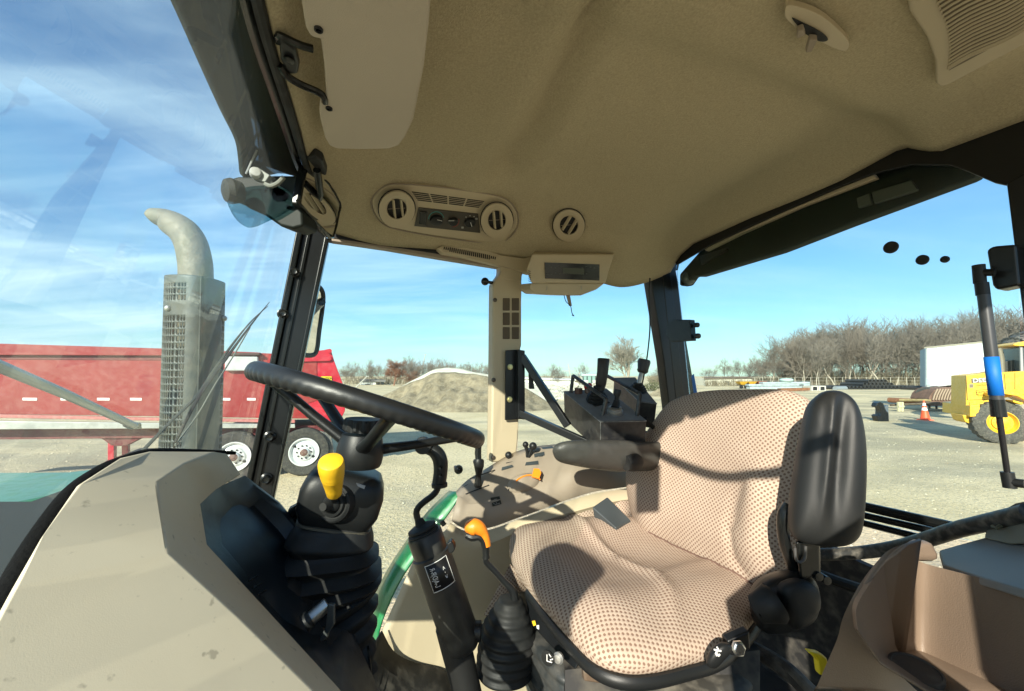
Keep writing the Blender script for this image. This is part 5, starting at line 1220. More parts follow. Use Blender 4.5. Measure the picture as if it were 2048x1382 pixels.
MB().bar(mcc - mnn * .03, T(.1, -.72, .25), .014, 10).build('mirror_or_blocker_arm', BLKG, om)
# added out of frame: unseen blockers shaped to shadow the backrest and cushion
seat_blocker = thing('mirror_or_blocker', T(.12, .84, .28), 'unseen black blocker shapes added beside the driver door to shadow the seat', 'mirror')
def SH(px, py, t): return PBk(px, py) + BN * .03 - sd * t
MB().prism([SH(x, y, 1.6) for x, y in ((1286, 940), (1336, 935), (1334, 1030), (1288, 1034))], -sd * .03).build('mirror_or_blocker_shell', BLKR, seat_blocker, bevel=.006)
def SC(px, py, t): return PQ(px, py) - sd * t
MB().prism(crom([SC(x, y, 1.55) for x, y in ((1150, 1092), (1219, 1140), (1196, 1180), (1158, 1225), (1138, 1282), (1100, 1258), (1074, 1215), (1070, 1160), (1095, 1112))], 3, True), -sd * .03).build('cushion_blocker', BLKR, seat_blocker)  # added unseen shape that casts the rounded shadow on the cushion
MB().tube(crom([SH(x, y, 1.6) for x, y in ((1300, 930), (1325, 916), (1370, 932), (1440, 956), (1500, 962), (1560, 955), (1640, 930))], 4), .010, 8, flat=1.4).build('mirror_or_blocker_arm', BLKG, seat_blocker)

# ================================================================== exhaust stack
ex = thing('exhaust_stack', P(388, 940, 1.62), 'grey slotted heat shield with curved bare metal exhaust pipe beyond the windscreen', 'exhaust stack')
EZ = 1.62
def shieldpt(px, py, off, ang):
    pass
et, eb = P(392, 560, EZ), P(381, 960, EZ); er = 45 / 800 * EZ
hgt_ = (et - eb).length; ux_ = V((1, 0, 0)); NA = 201
def sp_(a_, h_, r_=1.0):  # rounded oblong section
    c_, s_ = math.cos(a_), math.sin(a_)
    return eb + V((math.copysign(abs(c_) ** .75, c_) * er * r_, math.copysign(abs(s_) ** .75, s_) * er * r_, 0)) + (et - eb) * h_
mb = MB(); fs = []; vs = []; HN = 120
idx = {}
def vid(a_, h_):
    k = (a_ % NA, h_)
    if k not in idx: idx[k] = len(vs); vs.append(sp_(2 * math.pi * a_ / NA, h_ / HN))
    return idx[k]
for h_ in range(HN):
    y = h_ / HN
    for a_ in range(NA):
        ang = 360 * (a_ + .5) / NA
        fr_ = (h_ % 4) in (1, 2, 3)
        zone = (205 < ang < 284) or (12 < ang < 50)
        zz_ = (.02 < y < .80) or (.865 < y < .955)
        if zone and zz_ and fr_ and (a_ % 3 != 0): continue
        fs.append((vid(a_, h_), vid(a_ + 1, h_), vid(a_ + 1, h_ + 1), vid(a_, h_ + 1)))
SHM = M('shield_paint', (.05, .063, .06), .5, .2, var=.35, vscale=7, dust=.3, dustcol=(.15, .15, .11), bump=.2, bscale=12)
mb.add(vs, fs).build('heat_shield', SHM, ex, smooth=40, solid=.003)
MB().tube([sp_(math.radians(318), .0, 1.003), sp_(math.radians(318), 1, 1.003)], .003, 6).build('shield_seam', SHM, ex)
for a_, h_ in ((255, .835), (20, .81)): MB().ball(sp_(math.radians(a_), h_, 1.02), .012, 10).build('shield_bolt', STEEL, ex)
pp = [P(x, y, EZ) for x, y in ((392, 700), (392, 580), (392, 545), (390, 520), (383, 490), (370, 466), (350, 450), (328, 440), (304, 434))]
rr_ = [.056, .056, .056, .056, .055, .053, .049, .043, .033]
pc = crom(pp, 5); n_ = len(pc); rl = []
for i in range(n_):
    t = i / (n_ - 1) * 8; k = min(int(t), 7); rl.append(rr_[k] * (1 - (t - k)) + rr_[k + 1] * (t - k))
PIPE = M('bare_pipe', (.165, .155, .115), .6, .15, var=.2, vscale=12, bump=.3, bscale=25, dust=.4, dustcol=(.21, .195, .14))
# slanted cut at the outlet
ob_ = MB().tube(pc, rl, 28, cap=False)
ncut = V((-.9, 0, .45)).normalized(); tip = pc[-1]
for i in range((n_ - 7) * 28, n_ * 28):
    v = ob_.v[i]; d = (v - tip).dot(V((-1, 0, 0)))
    if v.z < tip.z: ob_.v[i] = v + V((1, 0, 0)) * (tip.z - v.z) * .9
ob_.build('exhaust_pipe', PIPE, ex, smooth=180, solid=.003)
MB().tube([P(392, 640, EZ), P(385, 940, EZ)], .05, 16).build('inner_pipe', M('inner_pipe', (.12, .12, .11), .6, .4), ex)
# bonnet and cowl seen low on the left
bo_ = thing('engine_bonnet', PH(20, 990, -.26), 'pale green bonnet edge glinting beyond the lower left windscreen', 'bonnet')
MB().prism([PH(x, y, -.28) for x, y in ((-700, 946), (150, 940), (420, 908), (430, 930), (150, 985), (30, 1010), (-700, 1120))], -UP * .35).build('bonnet_top', GREEN, bo_, bevel=.03)
MB().prism([PH(x, y, -.24) for x, y in ((-700, 1000), (60, 1000), (200, 950), (300, 915), (330, 922), (220, 1010), (40, 1330), (-700, 1330))], -UP * .02).build('cowl_panel', M('cowl_grey', (.022, .027, .026), .7, var=.1, spec=.2), bo_, bevel=.01)
# ================================================================== ground
def ground_mat():
    m = bpy.data.materials.new('gravel'); m.use_nodes = True; t = m.node_tree; b = t.nodes['Principled BSDF']; b.inputs['Roughness'].default_value = .95; b.inputs['Specular IOR Level'].default_value = .1
    c = t.nodes.new('ShaderNodeTexCoord')
    def nz(s, d=6, sc_=(1, 1, 1), rough=.6):
        mp = t.nodes.new('ShaderNodeMapping'); mp.inputs['Scale'].default_value = sc_; lnk(t, c.outputs['Object'], mp.inputs[0])
        n = t.nodes.new('ShaderNodeTexNoise'); n.inputs['Scale'].default_value = s; n.inputs['Detail'].default_value = d; n.inputs['Roughness'].default_value = rough
        lnk(t, mp.outputs[0], n.inputs['Vector']); return n.outputs[0]
    def ramp(x, p0, c0, p1, c1):
        r = t.nodes.new('ShaderNodeValToRGB'); lnk(t, x, r.inputs[0]); r.color_ramp.elements[0].position = p0; r.color_ramp.elements[1].position = p1
        r.color_ramp.elements[0].color = (*c0, 1); r.color_ramp.elements[1].color = (*c1, 1); return r.outputs[0]
    def mix(f, a, b_, k=1.0, mode='MIX'):
        x = t.nodes.new('ShaderNodeMixRGB'); x.blend_type = mode
        mu = t.nodes.new('ShaderNodeMath'); mu.operation = 'MULTIPLY'; mu.inputs[1].default_value = k
        if isinstance(f, float): x.inputs[0].default_value = f * k
        else: lnk(t, f, mu.inputs[0]); lnk(t, mu.outputs[0], x.inputs[0])
        for i, v in ((1, a), (2, b_)):
            if isinstance(v, tuple): x.inputs[i].default_value = (*v, 1)
            else: lnk(t, v, x.inputs[i])
        return x.outputs[0]
    base = ramp(nz(.35, 8), .35, (.60, .485, .29), .65, (.74, .61, .395))
    base = mix(ramp(nz(.11, 5, (1, 2.2, 1)), .47, (0, 0, 0), .60, (1, 1, 1)), base, (.29, .26, .19), .7)      # damp, compacted tracks
    base = mix(ramp(nz(.55, 6, (.35, 1.6, 1)), .56, (0, 0, 0), .68, (1, 1, 1)), base, (.60, .50, .29), .5)       # yellowish fines
    base = mix(ramp(nz(14, 4), .52, (0, 0, 0), .60, (1, 1, 1)), base, (.25, .22, .16), .5)
    base = mix(ramp(nz(38, 3), .55, (0, 0, 0), .63, (1, 1, 1)), base, (.56, .54, .47), .6)
    lnk(t, base, b.inputs['Base Color'])
    base = mix(ramp(nz(.8, 7, (.25, 2.5, 1)), .50, (0, 0, 0), .62, (1, 1, 1)), base, (.27, .24, .17), .6)
    bp = t.nodes.new('ShaderNodeBump'); bp.inputs['Strength'].default_value = .9; bp.inputs['Distance'].default_value = .035
    ad = t.nodes.new('ShaderNodeMath'); ad.operation = 'ADD'; lnk(t, nz(9, 6), ad.inputs[0]); lnk(t, nz(30, 5), ad.inputs[1])
    lnk(t, ad.outputs[0], bp.inputs['Height']); lnk(t, bp.outputs[0], b.inputs['Normal'])
    MATS['gravel'] = m; return m
GRAV = ground_mat()
S = 3000
o = MB().add([V((-S, -S, 0)), V((S, -S, 0)), V((S, S, 0)), V((-S, S, 0))], [(0, 1, 2, 3)]).build('ground', GRAV, None, smooth=0, kind='structure')
# loose stones, uncountable
mb = MB(); random.seed(3)
for i in range(2600):
    d = 4.0 + 26 * random.random() ** 1.6; x = random.uniform(-1.3, 1.4) * d; s = random.uniform(.008, .022) * (1 + d / 30); c = V((x, d, s * .25))
    q = [c + V((random.uniform(.6, 1) * s * a_, random.uniform(.6, 1) * s * b_, s * z)) for a_, b_, z in ((-1, -1, -.4), (1, -1, -.4), (1, 1, -.4), (-1, 1, -.4), (-.3, -.4, .5), (.5, .3, .45))]
    mb.add(q, [(0, 1, 4), (1, 2, 5), (2, 3, 5), (3, 0, 4), (1, 5, 4), (3, 4, 5)])
mb.build('loose_stones', M('stone', (.42, .38, .28), .9, var=.35, vscale=3), None, smooth=0, kind='stuff')

# ================================================================== dump trailer
Tp = PG(608, 953); Tp = V((Tp.x, Tp.y, 0)); TD = TF.copy(); TNn = -TL   # parallel to the tractor, its near side facing us
Tn = V((TD.y, -TD.x, 0)); 
if Tn.dot(CAM - Tp) < 0: Tn = -Tn
def DT(px, py, off=0.0): return PP(px, py, Tp + Tn * off, Tn)
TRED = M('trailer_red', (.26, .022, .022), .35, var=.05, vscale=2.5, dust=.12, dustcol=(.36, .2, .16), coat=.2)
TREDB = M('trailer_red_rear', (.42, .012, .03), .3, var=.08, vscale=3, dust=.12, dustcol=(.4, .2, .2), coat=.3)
TMAR = M('frame_maroon', (.13, .018, .02), .5, var=.25, vscale=5, dust=.3, dustcol=(.28, .2, .15))
ALU = M('polished_alu', (.62, .64, .62), .3, .8, var=.2, vscale=6)
du = thing('dump_trailer', Tp + Tn * -1.2, 'long red dump trailer with reflective tape, seen through the windscreen', 'trailer')
def tprism(pts, off, dep, nm, mat, par=du, bev=0.01): return MB().prism([DT(x, y, off) for x, y in pts], -Tn * dep).build(nm, mat, par, bevel=bev)
tprism(((-260, 691), (0, 692), (330, 698), (520, 706), (655, 712), (655, 716), (655, 838), (-260, 824)), -.05, 2.35, 'dump_body', TRED)
tprism(((-260, 680), (0, 687), (330, 697), (520, 705), (520, 711), (330, 711), (0, 710), (-260, 707)), .03, .12, 'top_rail', TRED)
tprism(((-260, 708), (0, 711), (330, 713), (440, 714), (440, 721), (330, 721), (0, 719), (-260, 717)), -.04, .02, 'rail_shadow_gap', TMAR)
tprism(((-260, 823), (0, 829), (330, 836), (590, 840), (590, 846), (330, 842), (0, 836), (-260, 830)), .05, .12, 'lower_rail', M('rail_pink', (.40, .13, .12), .5, dust=.4, dustcol=(.5, .4, .35)))
tprism(((-260, 836), (0, 842), (330, 846), (590, 848), (590, 856), (330, 857), (0, 859), (-260, 858)), .03, .06, 'alu_strip', ALU)
tprism(((-260, 858), (0, 860), (330, 857), (440, 856), (440, 874), (330, 876), (0, 879), (-260, 884)), -.25, .15, 'frame_rail', TMAR)
tprism(((-260, 858), (0, 860), (330, 857), (440, 856), (440, 874), (330, 876), (0, 879), (-260, 884)), -1.5, .15, 'frame_rail', TMAR)
tprism(((440, 858), (676, 850), (664, 862), (640, 870), (556, 880), (530, 900), (440, 880)), -.20, 1.6, 'axle_skirt', TMAR)
for x0 in (45, 121, 194, 260, 325, 392, 442, 494, 545):
    w_ = 30 - x0 * .026
    tprism(((x0, 795.5 + x0 * .001), (x0 + w_, 795.7 + x0 * .001), (x0 + w_, 801), (x0, 800.8)), -.043, .01, 'reflector_tape', WHITE, bev=0)
tprism(((200, 876), (290, 875), (275, 880), (252, 892), (222, 892), (210, 882)), -.30, .2, 'leg_gusset', TMAR)
for x0 in (215, 243):
    tprism(((x0, 886), (x0 + 13, 886), (x0 + 13, 924), (x0, 924)), -.30 if x0 == 215 else -1.4, .12, 'landing_leg', TREDB)
tprism(((210, 922), (258, 922), (258, 928), (210, 928)), -.20, 1.5, 'leg_foot', TMAR)
# rear end
tprism(((590, 706), (648, 700), (656, 698), (663, 703), (668, 720), (676, 742), (686, 768), (691, 792), (690, 822), (682, 838), (672, 848), (648, 838), (612, 834), (598, 824), (596, 792)), .03, .05, 'tail_frame', TREDB)
tprism(((596, 720), (634, 717), (634, 740), (636, 800), (600, 812), (596, 800)), .045, .03, 'tail_panel', TRED)
tprism(((590, 716), (660, 712), (664, 718), (660, 722), (590, 724)), .09, .08, 'tail_rail', TREDB)
tprism(((655, 716), (668, 722), (686, 768), (690, 800), (682, 838), (655, 836)), .0, 2.4, 'tailgate', TREDB)
MB().bar(DT(659, 702, .10), DT(659, 702, -2.4), .05, 12).build('hinge_pin', TREDB, du)
tprism(((449, 712), (516, 713), (517, 742), (449, 742)), .06, .5, 'tarp_housing', M('tarp_grey', (.45, .48, .48), .5, var=.15), bev=.03)
tprism(((452, 705), (520, 706), (520, 711), (452, 711)), .09, .3, 'tarp_roll', M('tarp_dark', (.06, .035, .03), .7), bev=.02)
st_ = tprism(((642, 753), (663, 753), (664, 768), (643, 768)), .047, .004, 'warning_sticker', M('sticker_yellow', (.75, .62, .02), .5), bev=0)
pu = (DT(663, 753, .06) - DT(642, 753, .06)).normalized()
text('CAUTION', DT(652.5, 757, .053), pu, UP, .075, DARK, st_, 'sticker_lettering', .002, wide=.72)
text('STAY CLEAR', DT(653, 764, .053), pu, UP, .065, DARK, st_, 'sticker_lettering', .002, wide=.62)
def twheel(px, py):
    c = DT(px, py, .0); c = V((c.x, c.y, .53)); R_ = .515
    w_ = MB().lathe(c - Tn * .05, Tn, [(.30, -.22), (R_ * .93, -.22), (R_, -.17), (R_, .02), (R_ * .95, .05), (.40, .06), (.305, .03), (.305, -.2)], 48, cap=False).build('tyre', M('tyre_dusty', (.035, .034, .031), .8, bump=.4, bscale=40, var=.25, dust=.4, dustcol=(.16, .15, .12)), du, smooth=40)
    rim = MB().lathe(c, Tn, [(.305, -.02), (.305, .02), (.285, .02), (.275, -.01), (.24, -.05), (.19, -.03), (.175, .0), (.10, .0), (.095, .06), (.08, .07), (.075, .05), (.001, .05)], 40, cap=False).build('rim', M('rim_alu', (.70, .72, .72), .3, .35, var=.1, dust=.1), du, smooth=40)
    x, y, z = basis(Tn)
    MB().lathe(c + Tn * .045, Tn, [(.078, -.04), (.078, .02), (.055, .035), (.001, .035)], 20).build('hub', M('hub_rust', (.12, .06, .05), .6, dust=.3), rim)
    mb = MB()
    for k in range(10):
        a_ = 2 * math.pi * k / 10; mb.lathe(c + x * (math.cos(a_) * .14) + y * (math.sin(a_) * .14), Tn, [(.017, 0), (.017, .02), (.001, .022)], 8)
    mb.build('wheel_nuts', DARK, rim)
    for k in (0.6, 3.7):
        MB().lathe(c + x * (math.cos(k) * .215) + y * (math.sin(k) * .215) - Tn * .04, Tn, [(.028, 0), (.028, .018), (.001, .018)], 10).build('hand_hole', DARK, rim)
    MB().lathe(c - Tn * 1.9, Tn, [(.2, -.2), (R_, -.2), (R_, .1), (.2, .1)], 36).build('tyre', MATS['tyre_dusty'], du, smooth=40)
    MB().bar(c - Tn * .1, c - Tn * 1.9, .07, 12).build('axle', TMAR, du)
twheel(608, 906); twheel(468, 912)
MB().prism([DT(x, y, -.1) for x, y in ((640, 862), (662, 868), (668, 905), (650, 912), (632, 890))], -Tn * .4).build('mud_flap', M('flap', (.10, .10, .095), .6, dust=.4), du, bevel=.01)
MB().bar(DT(322, 829, .09), DT(326, 829, .09), .03, 8).build('side_marker', M('amber', (.6, .2, .02), .4), du)

# ================================================================== gravel piles
def pile(name, outline, z0, z1, depth, mat, lab_, cat, seed, rough=.12, flatbase=True):
    """A heap: the crest line is given where it stands; the heap falls to the ground in front and behind."""
    random.seed(seed); crest = crom([P(x, y, z0 + (z1 - z0) * i / (len(outline) - 1)) for i, (x, y) in enumerate(outline)], 5)
    crest = resample(crest, 90); rows_ = []; M_ = 44
    for c in crest:
        h = max(c.z, .02); row_ = []
        for k in range(M_ + 1):
            s_ = -1 + 2 * k / M_; reach = h * depth + .2
            z = h * (1 - abs(s_)) ** .92 if abs(s_) < 1 else 0
            q = V((c.x, c.y + s_ * reach, z))
            n1 = noise.noise(V((q.x * .5, q.y * .5, seed))) + .5 * noise.noise(V((q.x * 1.7, q.y * 1.7, seed))) + .3 * noise.noise(V((q.x * 5, q.y * 5, seed)))
            gul = abs(noise.noise(V((q.x * .9 + seed, q.y * .12, seed * 2))))
            q.z += (n1 * rough - gul * rough * 1.8) * h * .5 * (1 - abs(s_) ** 4) * min(1, abs(s_) * 4 + .12)
            if abs(s_) > .99: q.z = -.05
            row_.append(q)
        rows_.append(row_)
    return tag(MB().loft(rows_).build(name, mat, None, smooth=180), lab_, cat)
PM1 = M('pile_brown', (.19, .155, .10), .95, bump=1, bscale=9, var=.45, vscale=1.6, dust=.45, dustcol=(.36, .32, .23))
PM2 = M('pile_pale', (.47, .45, .38), .95, bump=1, bscale=8, var=.18, vscale=2)
pile('gravel_pile', ((715, 822), (742, 801), (775, 787), (812, 768), (842, 757), (866, 746), (900, 743), (925, 746), (950, 748), (980, 754), (1010, 760), (1048, 774), (1090, 800), (1110, 815)), 31, 27, 1.7, PM1, 'large brown gravel pile with eroded gullies between trailer and tan pillar', 'gravel pile', 3, .35)
pile('gravel_pile', ((752, 798), (790, 779), (832, 757), (850, 748), (868, 739), (896, 735), (925, 738), (948, 744), (975, 748), (1000, 752), (1040, 761), (1070, 770), (1110, 786)), 36, 36, 1.3, PM2, 'pale whitish stone pile showing over the top of the brown gravel pile', 'gravel pile', 5, .1)
pile('gravel_pile', ((1290, 797), (1310, 781), (1332, 772), (1352, 778), (1372, 790), (1385, 797)), 44, 44, 1.6, PM1, 'small brown dirt pile beside the rear pillar right of the joystick boxes', 'gravel pile', 9, .2)
# rubble heap
random.seed(12); rb = thing('rubble_heap', PG(1110, 800), 'long heap of pale broken concrete behind the bracket arms', 'rubble heap')
mb = MB()
for i in range(420):
    x = 1046 + 165 * random.random(); t = (x - 1046) / 165; top_ = 765 + 5 * math.sin(t * 5) + t * 2; y = top_ + (800 - top_) * random.random() ** .8
    s = random.uniform(.12, .42); z = 48 - (y - top_) * .35; c = P(x, y, z); ax = [V((random.gauss(0, 1), random.gauss(0, 1), random.gauss(0, 1))).normalized()]
    xa, ya, za = basis(ax[0]); mb.box(c, s * random.uniform(.6, 2.2), s * random.uniform(.6, 1.5), s * random.uniform(.3, .9), (xa, ya, za))
mb.build('broken_slabs', M('rubble', (.46, .44, .37), .9, var=.35, vscale=.9), rb, smooth=0)
MB().loft([[P(x, y0 + dy, 50 - dy * .15) for x, y0 in ((1030, 772), (1080, 768), (1130, 770), (1180, 773), (1225, 778))] for dy in (0, 12, 26, 34)]).build('heap_core', PM2, rb, smooth=180)

# ================================================================== trees
BARK = M('bark_pale', (.34, .30, .24), .9, var=.25, vscale=1.5)
BARK2 = M('bark_grey', (.20, .165, .13), .9, var=.25, vscale=1)
BARK3 = M('bark_reddish', (.22, .11, .07), .9, var=.25, vscale=1)
def tree_mesh(seed, H, spread, lv, r0, wander=.18, bare=.3, tw=1.0, lean=None):
    """tapered trunk with limbs forking down to twigs; returns (trunk MB, crown MB)"""
    rnd = random.Random(seed); tr_, cr_ = MB(), MB()
    def seg(mb, pts, rads, n):
        mb.tube(pts, rads, n, cap=False)
    def grow(p, d, L, r, level):
        k = 3 if level < 2 else 2; pts = [p.copy()]; rads = [r]; q = p.copy()
        for i in range(k):
            d = (d + V((rnd.gauss(0, wander), rnd.gauss(0, wander), rnd.gauss(0, wander * .6) + .05))).normalized()
            q = q + d * (L / k); pts.append(q.copy()); rads.append(r * (1 - .45 * (i + 1) / k))
        seg(tr_ if level == 0 else cr_, pts, rads, 7 if level == 0 else (5 if level == 1 else 3))
        if level >= lv: return
        nb = (5, 5, 4, 4, 4, 3)[min(level, 5)]
        for b_ in range(nb):
            t = .35 + .65 * (b_ + rnd.random()) / nb if level else bare + (1 - bare) * (b_ + rnd.random()) / nb
            t = min(t, .999); f_ = t * k; i = int(f_); base_ = pts[i].lerp(pts[i + 1], f_ - i)
            dd = (pts[i + 1] - pts[i]).normalized(); x, y, _ = basis(dd); a_ = rnd.random() * 6.283
            out_ = x * math.cos(a_) + y * math.sin(a_); ang = rnd.uniform(.45, .95) * spread
            nd = (dd * math.cos(ang) + out_ * math.sin(ang) + UP * .12).normalized()
            grow(base_, nd, L * rnd.uniform(.5, .78), max(rads[i] * .55, .018 * tw), level + 1)
        if level < lv: grow(pts[-1], d, L * .72, rads[-1] * .9, level + 1)
    grow(V((0, 0, -.1)), V((0, 0, 1)), H * .42, r0, 0)
    return tr_, cr_
def scaleto(mbs, H):
    top_ = max(v.z for m_ in mbs for v in m_.v); k = H / top_
    for m_ in mbs: m_.v = [v * k for v in m_.v]
def tree(loc, mbs, mat, lab_, group=None, name='bare_tree', cmat=None):
    t = thing(name, (0, 0, 0), lab_, 'tree', group)
    mbs[0].build('trunk', mat, t, smooth=180); mbs[1].build('crown', cmat or mat, t, smooth=180)
    t.location = loc; return t
protos = []
CMAT = M('twigs_grey', (.20, .17, .14), .95, var=.2, vscale=.6)
for i in range(6):
    m_ = tree_mesh(20 + i, 14, 1.0, 4, .17, bare=.3 if i % 2 else .45, tw=1.9); scaleto(m_, 14); protos.append(m_)
roots = []
random.seed(5); cnt = 0
def env(px):  # treetop line of the wood
    pts = ((1395, 742), (1420, 728), (1452, 712), (1478, 712), (1500, 700), (1530, 665), (1560, 668), (1590, 678), (1620, 668), (1650, 660), (1690, 664), (1730, 652), (1760, 650), (1800, 646), (1850, 650), (1890, 636), (1920, 634), (1960, 640), (2000, 630), (2048, 622), (2100, 620))
    for (a_, b_), (c_, d_) in zip(pts, pts[1:]):
        if a_ <= px <= c_: return b_ + (d_ - b_) * (px - a_) / (c_ - a_)
    return 700
def place(px, top_, z, i, lab_, group, mat=None):
    global cnt
    base_ = P(px, 760, z); base_.z = 0; H = HC + (752 - top_) / FPX * z
    k = i % 6
    if len(roots) <= k or roots[k] is None:
        t = tree(base_, protos[k], (BARK if k % 2 else BARK2), lab_, group, cmat=CMAT); 
        while len(roots) <= k: roots.append(None)
        roots[k] = t
    else: t = dup(roots[k], base_, label=lab_); t['group'] = group
    s = H / 14; w_ = s * random.uniform(.85, 1.15); t.scale = (w_, w_, s); t.rotation_euler = (0, 0, random.uniform(0, 6.28)); cnt += 1
    return t
GRP = 'bare trees of the wood along the yard fence'
LW = 'tall bare grey-brown tree in the wood beyond the pipe stacks'
# edge trees that stand apart
place(1541, 660, 84, 1, 'tall bare tree at the left end of the wood, upper twigs clear against the sky', GRP)
place(1574, 668, 88, 3, 'second tall bare tree at the left end of the wood beside the tallest one', GRP)
place(1447, 712, 96, 2, 'small bare tree standing alone left of the wood above the orange hoppers', GRP)
place(1485, 713, 98, 4, 'small bare tree between the lone small one and the left end of the wood', GRP)
place(1412, 728, 105, 5, 'very small bare tree next to the black rear pillar over the low building', GRP)
for i in range(72):
    px = 1590 + (i % 33) * 15.6 + random.uniform(-6, 6); z = random.uniform(80, 92) if i < 33 else random.uniform(96, 116)
    place(px, env(min(px, 2095)) - 22 + random.uniform(-6, 20), z, i, LW, GRP)
for i in range(16):
    px = 1500 + i * 8 + random.uniform(-4, 4); place(px, 712 + random.uniform(-8, 22) - i * .6, random.uniform(92, 110), i, 'low bare tree in the thinning left end of the wood', GRP)
# undergrowth: one mass
random.seed(8); mb = MB()
for i in range(7000):
    px = random.uniform(1410, 2110); z = random.uniform(86, 112); b_ = P(px, 760, z); b_.z = 0; hh = random.uniform(1.2, 5.2) * (1 if px > 1560 else .45) * (1 if px > 1640 or random.random() < .6 else .6)
    d = V((random.gauss(0, .35), random.gauss(0, .35), 1)).normalized(); w_ = random.uniform(.03, .07); s_ = V((w_, 0, 0)); m_ = b_ + d * hh
    mb.add([b_ - s_, b_ + s_, m_ + s_ * .3, m_ - s_ * .3], [(0, 1, 2, 3)])
    for q in range(2):
        e_ = b_.lerp(m_, random.uniform(.3, .8)); f_ = e_ + V((random.gauss(0, .7), random.gauss(0, .4), random.uniform(.2, 1.2)))
        mb.add([e_ - s_ * .5, e_ + s_ * .5, f_], [(0, 1, 2)])
mb.build('undergrowth', M('brush', (.17, .145, .10), .95, var=.3, vscale=.4), None, smooth=0, kind='stuff')
# the big pale cottonwood behind the joysticks
bt_ = tree_mesh(77, 17, .85, 5, .52, wander=.15, bare=.12, tw=2.4); Hb = HC + (752 - 664) / FPX * 85; scaleto(bt_, Hb)
base_ = P(1252, 760, 85); base_.z = 0; wx = max(abs(v.x) for v in bt_[1].v); tgtw = 56 / 800 * 85
for m_ in bt_: m_.v = [V((v.x * (tgtw / wx if v.z > 1 else 1), v.y, v.z)) for v in m_.v]
tree(base_, bt_, M('bark_white', (.30, .265, .21), .9, var=.2), 'large spreading pale-barked bare tree behind the joysticks', name='bare_tree')
# left tree line (behind the gravel pile)
LT = [(700, 742, 0), (716, 738, 1), (733, 728, 2), (748, 742, 3), (762, 738, 4), (820, 720, 1), (838, 728, 3), (856, 724, 5), (872, 728, 0), (890, 726, 2), (912, 732, 4), (935, 734, 1), (955, 733, 3), (975, 738, 0), (803, 726, 5), (690, 748, 4), (708, 733, 3), (742, 736, 5), (772, 740, 2), (812, 734, 0), (828, 730, 4), (846, 732, 1), (864, 734, 3), (880, 736, 5), (900, 736, 1), (923, 738, 2), (945, 738, 0), (966, 738, 4), (1100, 738, 2), (1118, 744, 3), (1165, 736, 1), (1325, 738, 2), (1345, 744, 4)]
for j, (px, top_, i) in enumerate(LT):
    lab_ = 'small bare grey tree in the far row behind the gravel piles'
    if px == 733: lab_ = 'leftmost tall bare grey tree of the far row, next to the red trailer'
    if px >= 1090: lab_ = {1100: 'small bare tree far off left of the bracket arm end', 1118: 'lowest small bare tree far behind the rubble heap', 1165: 'rounded bare tree behind the black joystick grip', 1325: 'thin bare tree between the big pale tree and the rear pillar', 1345: 'thin bare tree half hidden by the black rear pillar'}[px]
    place(px, top_ - 15, 94 + (j % 4) * 5, i, lab_, 'bare trees in the far row')
rt_ = tree_mesh(91, 9, 1.0, 5, .2, bare=.15, tw=1.9); scaleto(rt_, HC + (752 - 714) / FPX * 92); b_ = P(788, 760, 92); b_.z = 0
for m_ in rt_: m_.v = [V((v.x * 1.35, v.y * 1.35, v.z)) for v in m_.v]
tree(b_, rt_, BARK3, 'rust-coloured rounded bare tree rising behind the left slope of the gravel pile')
mb = MB(); random.seed(15)
for i in range(2600):
    px = random.choice((random.uniform(688, 990), random.uniform(1085, 1200), random.uniform(1300, 1350))); z = random.uniform(106, 120); b_ = P(px, 760, z); b_.z = 0; hh = random.uniform(.6, 3.2)
    d = V((random.gauss(0, .4), 0, 1)).normalized(); s_ = V((.05, 0, 0)); m_ = b_ + d * hh; mb.add([b_ - s_, b_ + s_, m_ + s_ * .3, m_ - s_ * .3], [(0, 1, 2, 3)])
    f_ = b_.lerp(m_, .5) + V((random.gauss(0, .8), 0, random.uniform(.2, 1))); mb.add([b_.lerp(m_, .4), b_.lerp(m_, .5) + s_, f_], [(0, 1, 2)])
mb.build('far_brush', MATS['brush'], None, smooth=0, kind='stuff')
random.seed(21)
for px, py, z, w_, h_, lab_ in ((1305, 765, 60, 1.7, 1.5, 'olive evergreen shrub just left of the rear pillar base'), (1337, 770, 58, 1.3, 1.1, 'smaller olive shrub touching the rear pillar')):
    b_ = P(px, py, z); b_.z = 0; mb = MB()
    for i in range(900):
        u = random.gauss(0, .4), random.gauss(0, .4), abs(random.gauss(.4, .3)); c = b_ + V((u[0] * w_, u[1] * w_, min(u[2], 1.1) * h_ * (1 - .4 * abs(u[0])))); s = random.uniform(.05, .12)
        a_ = V((random.gauss(0, 1), random.gauss(0, 1), random.gauss(0, 1))).normalized(); x, y, _ = basis(a_); mb.add([c - x * s, c + x * s, c + y * s * 1.4], [(0, 1, 2)])
    t = thing('shrub', b_, lab_, 'shrub'); mb.build('foliage', M('shrub_green', (.075, .085, .03), .8, var=.4, vscale=1.5), t, smooth=0)
    MB().bar(b_, b_ + UP * h_ * .6, .04, 6).build('stem', BARK2, t)

